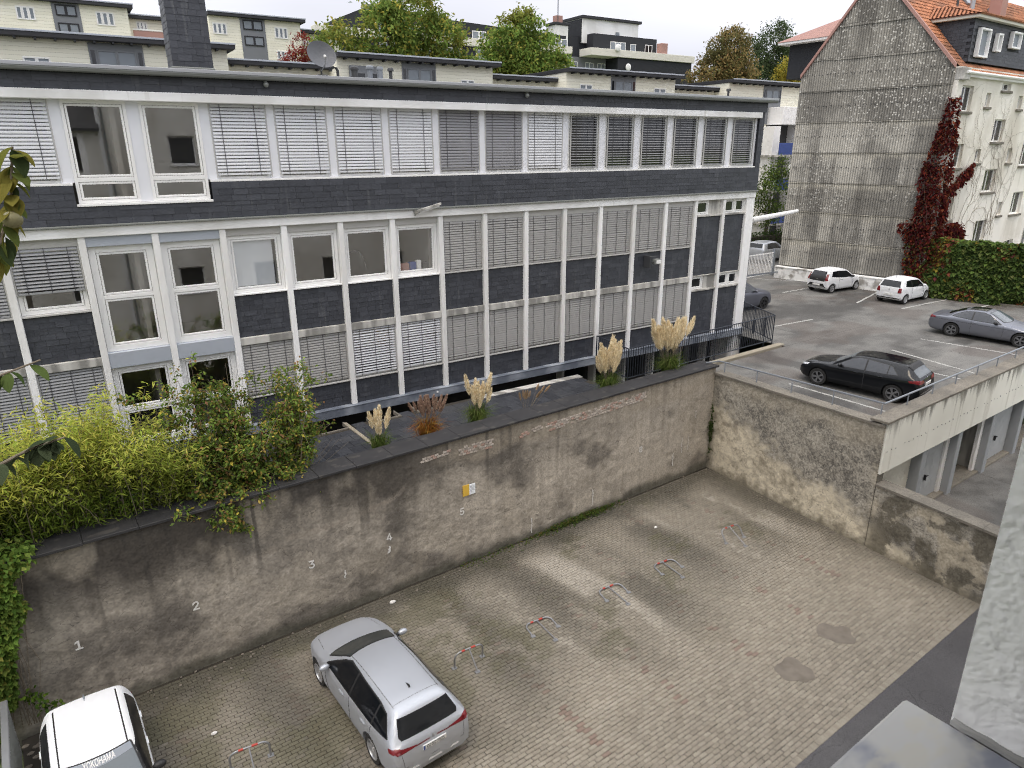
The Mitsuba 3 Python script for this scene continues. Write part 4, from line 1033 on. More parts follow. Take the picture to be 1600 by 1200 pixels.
m = prism(fm, .24); m.apply_transform(np.array([[1, 0, 0, 0], [0, 0, 1, 0], [0, 1, 0, 0], [0, 0, 0, 1.]])); m.apply_translation([0, 17.98, 0])
if m.volume < 0: m.invert()
part(h, 'front_render', m, 'm_house')
for a, b, zz, zt, s in wins:
    k, ms, (p0, p1, q0, q1) = hwin(hx + a, hx + b, zz, zt, y=18.04)
    if b - a > 1.0: ms.append(cbx(hx + (a + b) / 2 - .035, hx + (a + b) / 2 + .035, 18.145, 18.2, zz + .07, zt - .07, .005))
    put(k + '__frame', mikit.ply(cat(ms), 'm_pvc'))
    put(k + '__pane', mikit.ply(trimesh.Trimesh([[p0, 18.18, q0], [p1, 18.18, q0], [p1, 18.18, q1], [p0, 18.18, q1]], [[0, 1, 2], [0, 2, 3]], process=False), 'm_darkglass'))
    if s: put(k + '__sill', mikit.ply(cbx(hx + a - .12, hx + b + .12, 17.86, 18.1, zz - .14, zz - .01, .02), 'm_conc'))
for x0, x1, z0, z1 in ((43.5, 44.75, 16.2, 17.6), (45.7, 46.3, 16.6, 17.5), (47.6, 48.8, 16.9, 17.75)):
    k = sub(h, 'dormer_window')
    put(k + '__frame', mikit.ply(cat(cbx(x0, x0 + .09, 17.93, 18.14, z0, z1, .006), cbx(x1 - .09, x1, 17.93, 18.14, z0, z1, .006), cbx(x0 + .09, x1 - .09, 17.93, 18.14, z0, z0 + .09, .006), cbx(x0 + .09, x1 - .09, 17.93, 18.14, z1 - .09, z1, .006)), 'm_white'))
    put(k + '__pane', mikit.ply(bx(x0 + .09, x1 - .09, 18.10, 18.125, z0 + .09, z1 - .09), 'm_farglass'))
part(h, 'downpipe', tube([(55.7, 17.9, 15.2), (55.7, 17.9, 3.6)], .06, 8), 'm_gutter', smooth=40)
# roof fittings
part(h, 'flue_pipe', tube([(47.6, 20.4, 18.9), (47.6, 20.4, 21.4)], .13, 12), 'm_metal', smooth=40)
part(h, 'vent_pipe', tube([(46.2, 20.6, 18.9), (46.2, 20.6, 20.0)], .07, 8), 'm_plastic_dark', smooth=40)
for i, (x_, t_) in enumerate(((50.3, .86), (53.2, .74), (43.7, .93))):
    yq, zq = 17.87 + 4.89 * t_, 15.5 + 5.4 * t_
    m = cbx(-.35, .35, -.45, .45, -.04, .07, .01); m.apply_transform(trimesh.transformations.rotation_matrix(math.atan2(5.4, 4.89), [1, 0, 0])); m.apply_translation([x_, yq - .06, zq + .06])
    part(h, 'skylight', m, 'm_farglass')
part(h, 'chimney', cbx(52.0, 52.8, 20.6, 21.3, 18.5, 22.4, .02), 'm_tilefasc')
part(h, 'rear_dormer', bx(42.3, 47, 26.0, 28.4, 15.8, 17.9), 'm_slate_back')
part(h, 'rear_dormer_roof', hull([(41.6, 25.4, 17.9), (47, 25.4, 17.9), (41.6, 28.9, 17.9), (47, 28.9, 17.9), (42.6, 25.4, 18.9), (47, 25.4, 18.9)]), 'm_tilefasc')
part(h, 'rear_dormer_eaves', cbx(41.65, 47, 25.4, 28.85, 17.76, 17.895, .01), 'm_white')
# whitewashed plinth wall
k = thing('plinth_wall', 'peeling whitewashed low wall at the foot of the corrugated gable', 'wall')
pts = [gp(s, z, o) for s in (0, GL) for z in (3.4, 4.30) for o in (.15, .55)]
part(k, 'render', hull(pts), 'm_whitewash'); pts = [gp(s, z, o) for s in (0, GL) for z in (4.302, 4.36) for o in (.12, .58)]
part(k, 'cap', hull(pts), 'm_whitewash')

# ================================================================== ROW HOUSES (cream boards, dark flat roofs)
def rwin(parent, u0, u1, z0, z1, d, n_=2, frame='m_pvc', pane='m_farglass'):
    k = sub(parent, 'window'); w = (u1 - u0) / n_; f = .085 if d > 30 else .07
    ms = []
    for i in range(n_):
        a, b = u0 + w * i, u0 + w * (i + 1)
        ms += [cbx(a, a + f, d - .05, d - .004, z0, z1, .008), cbx(b - f, b, d - .07, d - .004, z0, z1, .008), cbx(a + f, b - f, d - .07, d - .004, z0, z0 + f, .008), cbx(a + f, b - f, d - .07, d - .004, z1 - f, z1, .008)]
        put(sub(k, 'pane'), mikit.ply(F(bx(a + f, b - f, d - .03, d - .006, z0 + f, z1 - f)), pane))
    put(k + '__frame', mikit.ply(F(cat(ms)), frame))
def roof_slab(parent, u0, u1, zt, d, over=.55, dep=9, lip=.26):
    part(parent, 'roof', F(cbx(u0 - .08, u1 + .35, d - over, d + dep, zt - lip, zt, .015)), 'm_fascia')
    part(parent, 'roof_edge', F(cbx(u0 - .1, u1 + .38, d - over - .03, d - over + .05, zt - .05, zt + .035, .006)), 'm_greyblue')
def lrow(i, u0, u1, zt, d, label, panel=None, wins=(), side=True):
    k = thing('terraced_house', label, 'house', None)
    part(k, 'wall', F(bx(u0, u1, d, d + 9, 3.4, zt - .255)), 'm_cream')
    roof_slab(k, u0, u1, zt, d)
    for q in np.arange(u0 + .4, u1, .8): part(k, 'rafter', F(bx(q, q + .1, d - .5, d - .003, zt - .36, zt - .262)), 'm_fascia')
    if panel:
        a, b = panel
        part(k, 'panel', F(cbx(a, b, d - .05, d - .003, zt - 3.4, zt - .30, .01)), 'm_panel')
        m_ = (a + b) / 2; rwin(k, a + .35, b - .35, zt - 1.62, zt - .62, d - .05, 2, 'm_panel', 'm_farglass')
        for e in (a + .08, b - .25): part(k, 'side_light', F(bx(e, e + .17, d - .07, d - .053, zt - 1.6, zt - .64)), 'm_darkglass')
    for w in wins: rwin(k, *w, d, 2)
    return k
LO = 22.0
lrow(0, -7, -.5, 16.45, LO + 1.5, 'recessed cream row house at the far left behind the office')
lrow(1, -.5, 10.1, 17.0, LO, 'cream row house with a grey window panel left of the slate chimney', (3.66, 6.06), [(.9, 2.0, 15.3, 15.92), (7.5, 8.6, 15.2, 15.9)])
lrow(2, 10.1, 16.1, 16.45, LO + 1.5, 'low recessed cream row house behind the satellite dish')
k4 = lrow(3, 16.1, 26.6, 17.0, LO, 'cream row house behind the group of roof vents', (20.16, 22.45), [(24.2, 25.2, 15.2, 15.9)])
part(k4, 'window_box', F(cbx(16.8, 18.7, LO - .2, LO - .003, 14.9, 16.35, .02)), 'm_panel'); rwin(k4, 17.0, 18.5, 15.0, 16.0, LO - .2, 2, 'm_panel', 'm_darkglass')
lrow(4, 26.6, 32.6, 16.45, LO + 1.5, 'low recessed cream row house in front of the right leafy tree')
lrow(5, 32.6, 43.1, 17.0, LO, 'cream row house below the stepped slate apartment tower', (36.65, 39.0), [(40.9, 42.1, 15.5, 16.02), (33.8, 34.9, 15.5, 16.02)])
lrow(6, 43.1, 49.2, 16.45, LO + 1.5, 'low recessed cream row house near the right end of the office roof')
k8 = lrow(7, 49.2, 59.7, 17.0, LO, 'cream end row house seen between the office and the corrugated gable', (53.5, 55.85))
# its lower white storey with balconies
part(k8, 'lower_front', F(cbx(54.35, 58.6, LO - 1.6, LO - .01, 13.55, 14.97, .02)), 'm_white')
part(k8, 'side_fin', F(cbx(56.9, 58.6, LO - 1.6, LO - .01, 3.5, 13.545, .02)), 'm_white')
part(k8, 'recess', F(bx(54.3, 56.88, LO - .3, LO - .02, 3.5, 13.54)), 'm_plastic_dark')
part(k8, 'side_fin', F(cbx(53.4, 54.3, LO - 1.6, LO - .01, 3.5, 13.4, .02)), 'm_white')
for z in (11.3, 8.4, 5.6):
    part(k8, 'balcony_panel', F(cbx(53.1, 55.4, LO - 2.6, LO - 2.5, z - .2, z + .75, .01)), 'm_blue'); part(k8, 'balcony_slab', F(cbx(53.1, 55.45, LO - 2.6, LO - .3, z - .38, z - .22, .01)), 'm_lintel')
    part(k8, 'balcony_post', F(tube([(55.4, LO - 2.55, z - .3), (55.4, LO - 2.55, z + 2.5)], .05, 6)), 'm_railgrey')
k = thing('balcony_dish', 'small white satellite dish on a balcony beyond the office corner', 'satellite dish')
dm = lathe([(r_, .14 * (r_ / .5) ** 2) for r_ in np.linspace(.001, .5, 7)], 28); dm.apply_transform(trimesh.transformations.rotation_matrix(math.radians(70), [1, 0, 0])); dm.apply_translation([54.4, LO - 3.0, 9.9])
part(k, 'dish', F(dm), 'm_white', smooth=40); part(k, 'arm', F(tube([(54.4, LO - 3.0, 9.85), (54.4, LO - 2.55, 9.7)], .03)), 'm_metal')
# upper terrace on the hill
def urow(u0, u1, zt, d, label, strips=(), wins=(), balcony=None):
    k = thing('hillside_house', label, 'house')
    part(k, 'wall', F(bx(u0, u1, d, d + 9, 8, zt - .255)), 'm_cream'); roof_slab(k, u0, u1, zt, d, over=.4)
    for a, b in strips:
        part(k, 'panel', F(cbx(a, b, d - .06, d - .003, 14, zt - .28, .01)), 'm_panel')
        for z in (zt - 1.05, zt - 2.15): rwin(k, a + .2, b - .2, z, z + .68, d - .06, 2, 'm_fascia', 'm_farglass')
    for w in wins: rwin(k, *w, d, 3)
    if balcony:
        a, b, z = balcony; part(k, 'balcony', F(cbx(a, b, d - 1.2, d - 1.1, z - .75, z, .01)), 'm_tilefasc'); part(k, 'balcony_rail', F(cbx(a, b, d - 1.24, d - 1.16, z + .02, z + .1, .005)), 'm_pvc')
    return k
UO = 40.0
urow(-9, 7.5, 21.4, UO, 'three storey cream hillside house at the top left corner', [(2.95, 4.58)], [(.9, 1.95, 19.95, 20.75), (5.5, 6.6, 19.95, 20.8)])
urow(7.5, 12.85, 21.0, UO + 1.5, 'recessed cream hillside house with a brown balcony beside the chimney', (), [(8.1, 8.8, 19.95, 20.6)], (7.7, 12.5, 19.85))
urow(12.85, 19.65, 21.45, UO, 'cream hillside house right of the slate chimney', [(15.05, 16.9)], [(13.05, 14.05, 19.95, 20.72), (17.6, 18.6, 19.95, 20.75), (17.6, 18.6, 18.45, 19.1)])
ku = urow(19.65, 23.4, 20.95, UO + 1.5, 'recessed hillside house behind the small red tree', (), [(20.2, 21.0, 19.4, 20.2)])
# ================================================================== FAR SLATE APARTMENT BLOCKS
A = thing('apartment_block', 'long dark slate apartment block half hidden by the two leafy trees', 'apartment block')
AO = 62
part(A, 'attic', F(hull([(30.0, AO, 24.3), (30.0, AO, 25.2), (33.3, AO, 26.6), (39.3, AO, 26.6), (62, AO, 25.9), (62, AO, 24.3), (30, AO + 10, 24.3), (30, AO + 10, 25.2), (33.3, AO + 10, 26.8), (62, AO + 10, 26.2), (62, AO + 10, 24.3)])), 'm_slate_back')
part(A, 'terrace_band', F(cbx(27.5, 62, AO - 1.5, AO - .01, 23.6, 24.45, .02)), 'm_doorcream')
part(A, 'body', F(bx(26.5, 62, AO - .9, AO + 9, 12, 23.59)), 'm_slate_back')
part(A, 'balcony_band', F(cbx(31, 62, AO - 2.2, AO - .91, 21.0, 21.8, .02)), 'm_white')
for u in np.arange(35, 61, 4.2): rwin(A, u, u + 2.0, 24.5, 25.5, AO - .02, 2, 'm_pvc', 'm_farglass'); rwin(A, u, u + 2.2, 21.9, 23.3, AO - .91, 2, 'm_pvc', 'm_farglass')
for u in (34.6, 35.9): part(A, 'chimney', F(cbx(u, u + 1.0, AO + 2, AO + 3, 26.5, 27.6, .02)), 'm_lintel')
B = thing('stepped_tower', 'stepped slate apartment tower with white balcony bands above the office roof', 'apartment block')
BO = 75
part(B, 'top_storey', F(bx(75.4, 87.2, BO + 1, BO + 8, 27.6, 31.1)), 'm_white')
part(B, 'top_side', F(bx(75.3, 75.39, BO + 1, BO + 8, 27.6, 31.0)), 'm_slate_back')
part(B, 'top_roof', F(cbx(75.2, 87.6, BO + .6, BO + 8.3, 31.1, 31.5, .03)), 'm_fascia')
part(B, 'slot_window', F(bx(82.3, 83.1, BO + .93, BO + .99, 28.0, 29.6)), 'm_farglass')
part(B, 'upper_storey', F(bx(76.5, 90.0, BO - .6, BO + 9, 25.5, 28.85)), 'm_slate_back')
part(B, 'upper_side', F(bx(68.5, 76.49, BO + 1.5, BO + 9, 25.5, 28.6)), 'm_slate_back')
rwin(B, 80.0, 83.2, 26.4, 27.9, BO - .6, 3, 'm_pvc', 'm_farglass'); rwin(B, 84.2, 85.4, 26.5, 27.8, BO - .6, 1); rwin(B, 87.4, 89.0, 26.5, 27.9, BO - .6, 2, 'm_pvc', 'm_darkglass')
part(B, 'balcony_band', F(cbx(73.8, 96.2, BO - 3.5, BO - .61, 25.3, 26.35, .03)), 'm_doorcream')
part(B, 'lower_storey', F(bx(79.5, 95.8, BO - 3.2, BO + 9, 10, 25.29)), 'm_slate_back')
part(B, 'lower_recess', F(bx(70, 79.4, BO - .4, BO + 9, 10, 25.29)), 'm_panel')
for u in (72.0, 75.2, 77.6): rwin(B, u, u + 1.6, 23.2, 24.6, BO - .4, 2)
part(B, 'stair_chimney', F(cbx(69.5, 72.0, BO, BO + 2, 24, 29.6, .03)), 'm_white'); part(B, 'chimney_cap', F(cbx(69.2, 72.3, BO - .2, BO + 2.2, 29.61, 29.95, .03)), 'm_fascia')
part(B, 'chimney_pot', F(cbx(70.1, 71.3, BO + .5, BO + 1.5, 29.96, 31.0, .03)), 'm_tilefasc')
part(B, 'roof_pot', F(cbx(88.9, 90.3, BO - 3, BO - 1.8, 26.36, 28.0, .05)), 'm_tilefasc')
part(B, 'antenna', F(tube([(70.0, BO, 29.9), (70.0, BO, 33.4)], .07, 6)), 'm_plastic_dark')
for u, z in ((79.0, 27.0), (81.3, 23.9)):
    s = trimesh.creation.icosphere(subdivisions=2, radius=.55); s.apply_scale([1, .35, 1]); s.apply_translation([u, BO - 3.7, z - .4 if z > 25 else z]); part(B, 'dish', F(s), 'm_white', smooth=True)

# ================================================================== GATE, BARRIER, TAPERED BEAM
k = thing('driveway_gate', 'pale barred metal gate in front of the parked silver car', 'gate')
ga, gb = np.array([36.2, 26.95]), np.array([41.0, 26.98])
for z in (3.75, 5.1): part(k, 'rail', tube([(*ga, z), (*gb, z)], .03, 6), 'm_pvc')
for i in range(31):
    q = ga + (gb - ga) * i / 30; part(k, 'bar', tube([(*q, 3.72), (*q, 5.16)], .028, 5), 'm_pvc')
part(k, 'post', cbx(40.98, 41.14, 26.9, 27.06, 3.5, 5.35, .01), 'm_railgrey'); part(k, 'post', cbx(36.05, 36.2, 26.9, 27.06, 3.5, 5.3, .01), 'm_railgrey')
k = thing('barrier', 'low dark metal barrier bar in front of the gate', 'barrier')
part(k, 'bar', hull([(37.2, 26.3, 3.98), (37.2, 26.3, 4.12), (37.2, 26.4, 4.05), (41.7, 26.1, 3.96), (41.7, 26.1, 4.02), (41.7, 26.2, 3.99)]), 'm_railgrey')
part(k, 'post', cbx(37.3, 37.4, 26.3, 26.4, 3.55, 4.0, .01), 'm_railgrey'); part(k, 'post', cbx(41.2, 41.3, 26.12, 26.22, 3.55, 3.98, .01), 'm_railgrey')
k = thing('street_lamp', 'pale tapered beam on an added pole reaching out past the office corner', 'tapered beam')  # pale beam of unknown use; its pole is added to carry it
a, b = fpt(33.9, 6, 7.82), fpt(37.9, 6, 8.14)
part(k, 'arm', tube([a, b], [.17, .10], 10), 'm_white', smooth=40); part(k, 'pole', tube([(a[0], a[1], 3.5), (a[0], a[1], 7.9)], .09, 8), 'm_metal', smooth=40)

# ================================================================== CARS
pr('m_paint_silver', (0.40, 0.42, 0.455), 0.33, metallic=0.45, clearcoat=0.9, clearcoat_gloss=0.92)
pr('m_paint_white', (0.66, 0.67, 0.685), 0.35, clearcoat=0.8, clearcoat_gloss=0.9)
pr('m_paint_black', (0.004, 0.005, 0.007), 0.12, specular=0.35, clearcoat=0.3, clearcoat_gloss=0.97)
pr('m_paint_grey', (0.17, 0.18, 0.21), 0.30, metallic=0.6, clearcoat=1.0, clearcoat_gloss=0.95)
pr('m_paint_suv', (0.12, 0.125, 0.15), 0.30, metallic=0.5, clearcoat=1.0, clearcoat_gloss=0.95)
pr('m_carglass', (0.006, 0.007, 0.009), 0.05, specular=0.5)
pr('m_screen', (0.07, 0.085, 0.095), 0.06, specular=0.8)
pr('m_glasslight', (0.03, 0.034, 0.042), 0.05, specular=0.7)
pr('m_screendark', (0.022, 0.027, 0.028), 0.06, specular=0.6)
pr('m_tyre', (0.018, 0.018, 0.018), 0.8)
pr('m_alloy', (0.52, 0.53, 0.55), 0.35, metallic=0.75)
pr('m_alloy_dark', (0.22, 0.225, 0.235), 0.35, metallic=0.7)
pr('m_taillight', (0.15, 0.006, 0.010), 0.2, specular=0.5)
pr('m_lamp', (0.55, 0.57, 0.6), 0.12, specular=0.7)
pr('m_trim', (0.014, 0.014, 0.015), 0.55)
pr('m_plate', (0.66, 0.66, 0.64), 0.5)
pr('m_chrome', (0.7, 0.7, 0.72), 0.2, metallic=1.0)
pr('m_seam', (0.05, 0.05, 0.055), 0.7)

def curve(pts):
    a = np.array(pts, float); return PchipInterpolator(a[:, 0], a[:, 1])

def car(key, S, x, y, ang, z=0.0, sc=1.0):
    L, hw, wb, ro = S['L'], S['hw'], S['wb'], S['ro']; paint = S['paint']
    zt, zb, wr = curve(S['zt']), curve(S['zb']), curve(S['wr'])
    wm = curve([(0, .86), (.05, .91), (.16, .955), (.4, .985), (.9, 1.0), (L - 1.3, 1.0), (L - .7, .965), (L - .3, .87), (L - .08, .70), (L, .60)])
    z0 = curve([(0, .34), (.15, .24), (.6, .19), (L - .6, .19), (L - .15, .22), (L, .30)])
    xs = np.unique(np.round(np.concatenate([np.linspace(0, .3, 13), np.linspace(.3, L - .35, 84), np.linspace(L - .35, L, 14)]), 4))
    tt = np.linspace(0, 1, 46); rings = []
    for X in xs:
        w, b, t, r, u = hw * wm(X), float(zb(X)), float(zt(X)), hw * float(wr(X)), float(z0(X))
        b = min(b, t - .05); te = t - min(.055, .45 * (t - b)); hgt = b - u; r = min(r, w * .97)
        shoulder = w * .962
        ctrl = np.array([(0, u), (w * .78, u), (w * .955, u + .07), (w * .992, u + .30 * hgt), (w, u + .62 * hgt), (w * .992, u + .86 * hgt), (shoulder, b),
                         ((shoulder + r) / 2 + .018 * min(1, (t - b) / .3), (b + te) / 2), (r, te - .012), (r * .90, te + .4 * (t - te)), (r * .5, t - .008), (0, t)])
        s = np.concatenate([[0], np.cumsum(np.maximum(np.linalg.norm(np.diff(ctrl, axis=0), axis=1), 1e-4))]); s /= s[-1]
        half = PchipInterpolator(s, ctrl)(tt)
        rings.append(np.vstack([np.column_stack([np.full(len(tt), X), half[:, 0], half[:, 1]]), np.column_stack([np.full(len(tt) - 2, X), -half[-2:0:-1, 0], half[-2:0:-1, 1]])]))
    R_ = np.array(rings); nr, nc = R_.shape[:2]; V = R_.reshape(-1, 3)
    f = [(i * nc + j, i * nc + (j + 1) % nc, (i + 1) * nc + (j + 1) % nc, (i + 1) * nc + j) for i in range(nr - 1) for j in range(nc)]
    f = np.array(f); Fc = np.vstack([f[:, [0, 2, 1]], f[:, [0, 3, 2]]])
    c0, c1 = R_[0].mean(0), R_[-1].mean(0); c0[0] -= .012; c1[0] += .02
    V = np.vstack([V, c0, c1]); q = len(V)
    Fc = np.vstack([Fc, [(q - 2, (j + 1) % nc, j) for j in range(nc)], [(q - 1, (nr - 1) * nc + j, (nr - 1) * nc + (j + 1) % nc) for j in range(nc)]])
    M = trimesh.Trimesh(V, Fc, process=False)
    M.fix_normals()
    if not M.is_watertight: print('car not watertight')
    nrm = M.vertex_normals
    def interp(sel, a, b, c):
        P_ = V[sel]; return LinearNDInterpolator(P_[:, [a, b]], P_[:, c])
    side = interp((V[:, 1] > .15) & (nrm[:, 1] > .22), 0, 2, 1)
    rear = interp((V[:, 0] < 1.6) & (nrm[:, 0] < -.12), 1, 2, 0)
    fro = interp((V[:, 0] > L * .42) & (nrm[:, 0] > .10), 1, 2, 0)
    topf = interp((nrm[:, 2] > .12), 0, 1, 2)
    def patch(poly, how, o=.006, res=.07):
        poly = poly if isinstance(poly, Polygon) else Polygon(poly)
        m = sheet(poly.buffer(0)); 
        v, fc = trimesh.remesh.subdivide_to_size(m.vertices, m.faces, res); uv = v[:, :2]
        fn = {'side': side, 'right': side, 'rear': rear, 'front': fro, 'top': topf}[how]
        d = fn(uv); bad = np.isnan(d)
        if bad.any():
            from scipy.spatial import cKDTree
            t_ = cKDTree(fn.points); d[bad] = fn.values.ravel()[t_.query(uv[bad])[1]]
        if how in ('side', 'right'):
            sgn = 1 if how == 'side' else -1
            v3 = np.column_stack([uv[:, 0], sgn * (d + o), uv[:, 1]])
        elif how == 'rear': v3 = np.column_stack([d - o, uv[:, 0], uv[:, 1]])
        elif how == 'front': v3 = np.column_stack([d + o, uv[:, 0], uv[:, 1]])
        else: v3 = np.column_stack([uv[:, 0], uv[:, 1], d + o])
        return trimesh.Trimesh(v3, fc, process=False)
    ra, fa, wrad = ro, ro + wb, S.get('wr_', .32)
    man = m3.Manifold(m3.Mesh(np.asarray(M.vertices, np.float32), np.asarray(M.faces, np.uint32)))
    arch = wrad + .045
    for ax in (ra, fa):
        for sgn in (1, -1):
            c = m3.Manifold.cylinder(.5, arch, arch, 40).rotate([90, 0, 0]).translate([ax, (hw + .27) if sgn > 0 else (-hw + .23), wrad + .01])
            man = man - c
    b = man.to_mesh(); body = trimesh.Trimesh(np.array(b.vert_properties[:, :3]), np.array(b.tri_verts), process=False)
    TW = T4().translate([x, y, z]).rotate([0, 0, 1], ang).scale(sc).translate([-ro, 0, 0])
    def cp(name, mesh, m, smooth=False, label=None, parent=None):
        return put(sub(parent or key, name), {**mikit.ply(mesh, m, smooth=smooth), 'to_world': TW}, label)
    cp('body', body, paint, 38)
    cp('underbody', cat(bx(.5, L - .5, -hw * .75, hw * .75, .17, .4), *[bx(ax - arch, ax + arch, -hw + .2, hw - .2, .2, .66) for ax in (ra, fa)]), 'm_trim')
    # wheels
    for ax in (ra, fa):
        for sgn in (1, -1):
            wk = sub(key, 'wheel'); yo = sgn * (hw - .125)
            tp = [(wrad * .66, -.095), (wrad * .93, -.10), (wrad * .985, -.08), (wrad, -.03), (wrad, .03), (wrad * .985, .08), (wrad * .93, .10), (wrad * .66, .095)]
            t_ = lathe(tp, 36); ang_ = trimesh.transformations.rotation_matrix(-sgn * math.pi / 2, [1, 0, 0])
            def place(m):
                m.apply_transform(ang_); m.apply_translation([ax, yo, wrad]); return m
            put(wk + '__tyre', {**mikit.ply(place(t_), 'm_tyre', smooth=40), 'to_world': TW})
            rr = wrad * .68; ms = [lathe([(rr, .09), (rr, .102), (rr - .022, .104), (rr - .03, .07), (rr - .035, -.02)], 36), lathe([(0.001, .085), (.05, .085), (.055, .06)], 16)]
            ns = S.get('spokes', 5)
            for i in range(ns):
                for e in ((-.13, .13) if S.get('twin', True) else (0,)):
                    a = 2 * math.pi * i / ns + e
                    p0 = np.array([math.cos(2 * math.pi * i / ns) * .035, math.sin(2 * math.pi * i / ns) * .035]); p1 = np.array([math.cos(a), math.sin(a)]) * (rr - .015)
                    tn = np.array([-(p1 - p0)[1], (p1 - p0)[0]]); tn /= np.linalg.norm(tn); w0 = .02 if S.get('twin', True) else .035
                    ms.append(hull([(*(pp + s_ * tn * w0), zz) for pp, s_ in ((p0, 1), (p0, -1), (p1, 1), (p1, -1)) for zz in (.055, .088)]))
            put(wk + '__rim', {**mikit.ply(place(cat(ms)), S.get('rim', 'm_alloy'), smooth=30), 'to_world': TW})
            put(wk + '__hub', {**mikit.ply(place(lathe([(.001, .02), (rr - .03, .02), (rr - .03, -.06)], 24)), 'm_trim'), 'to_world': TW})
    # glazing
    from shapely import MultiPoint
    band = MultiPoint([q_ for _, pl_ in S['side_glass'] for q_ in pl_]).convex_hull.buffer(.018)
    for hside in ('side', 'right'): cp('window_band', patch(band, hside, .003), 'm_trim', True)
    for nm, poly in S['side_glass']:
        for hside in ('side', 'right'): cp(nm, patch(poly, hside, .007), S.get('side_m', 'm_carglass'), True)
    cp('rear_window', patch(S['rear_glass'], 'rear', .006), S.get('rear_m', 'm_carglass'), True)
    xa, xb, ya, yb = S['ws']; yy_ = np.linspace(-1, 1, 11)
    ws = Polygon([(xa - .09 * q * q, q * ya) for q in yy_] + [(xb - .15 * q * q, q * yb) for q in yy_[::-1]]).buffer(0)
    cp('screen_surround', patch(ws.buffer(.03), 'top', .003, .05), 'm_trim', True)
    cp('windscreen', patch(ws, 'top', .007, .05), S.get('screen_m', 'm_screen'), True)
    for nm, poly, how, m, o in S.get('patches', []):
        cp(nm, patch(poly, how, o, .05), m, True)
    for a, c in S.get('seams', []):     # door and tailgate shut lines
        for hside in ('side', 'right'):
            pts = np.array([a, c]) if np.ndim(a) == 1 else np.array(a)
            l = np.linspace(0, 1, 14); path = np.array([np.interp(l, np.linspace(0, 1, len(pts)), pts[:, i]) for i in (0, 1)]).T
            yv = side(path); ok = ~np.isnan(yv)
            if ok.sum() > 2: cp('door_seam', tube(np.column_stack([path[ok, 0], (yv[ok] + .0005) * (1 if hside == 'side' else -1), path[ok, 1]]), .007, 5), 'm_seam', True)
    for (hx_, hz) in S.get('handles', []):
        for sgn in (1, -1):
            yv = float(side([[hx_, hz]])[0]); cp('door_handle', cbx(hx_ - .10, hx_ + .10, sgn * yv - .02, sgn * yv + .025, hz - .016, hz + .016, .010), S.get('handle_m', paint))
    mx, mz = S['mirror']
    for sgn in (1, -1):
        mk = sub(key, 'mirror'); yv = float(side([[mx, mz]])[0])
        s = sphere((0, 0, 0), .1, (.75, 1.15, .72)); s.apply_translation([mx - .02, sgn * (yv + .125), mz + .05])
        put(mk + '__shell', {**mikit.ply(s, S.get('mirror_m', paint), smooth=True), 'to_world': TW})
        put(mk + '__arm', {**mikit.ply(hull([(mx + a, sgn * (yv + b_), mz + c) for a in (-.03, .05) for b_, c in ((-.02, -.03), (-.02, .03), (.09, .02), (.09, .05))]), 'm_trim'), 'to_world': TW})
    if S.get('fin'):
        fx = S['fin']; zz = float(zt(fx)); cp('antenna', hull([(fx - .07, -.02, zz - .01), (fx - .07, .02, zz - .01), (fx + .11, -.012, zz - .01), (fx + .11, .012, zz - .01), (fx - .07, 0, zz + .07), (fx - .03, 0, zz + .055)]), S.get('fin_m', 'm_trim'))
    if S.get('rod'):
        fx = S['rod']; zz = float(zt(fx)); cp('antenna', tube([(fx, 0, zz - .01), (fx - .12, 0, zz + .2)], .008, 5), 'm_trim')
    if S.get('plate'):
        pz, txt, eu = S['plate']; X = float(rear([[0, pz]])[0])
        pk = sub(key, 'number_plate'); put(pk, {**mikit.ply(cbx(X - .03, X - .005, -.26, .26, pz - .055, pz + .055, .004), 'm_plate'), 'to_world': TW})
        if txt is None: return patch, cp, rear, fro, topf, TW, zt
        tm = meshkit.text_mesh(txt, .075, .002, bold=True); w_ = tm.bounds[1, 0]; tm.apply_translation([-w_ / 2, -.037, 0]); tm.apply_scale([min(1, .40 / w_), 1, 1])
        tm.apply_transform(np.array([[0, 0, -1, X - .031], [-1, 0, 0, -.02], [0, 1, 0, pz], [0, 0, 0, 1.]]))
        put(pk + '__lettering', {**mikit.ply(tm, 'm_black'), 'to_world': TW})
        put(pk + '__country_band', {**mikit.ply(cbx(X - .032, X - .0295, .215, .258, pz - .05, pz + .05, .001), 'm_blue'), 'to_world': TW})
    return patch, cp, rear, fro, topf, TW, zt

def rect(a, b, c, d): return [(a, c), (b, c), (b, d), (a, d)]
def trap(y0, z0, y1, z1): return [(-y0, z0), (y0, z0), (y1, z1), (-y1, z1)]
def mirr(poly): return [(-a, b) for a, b in poly]

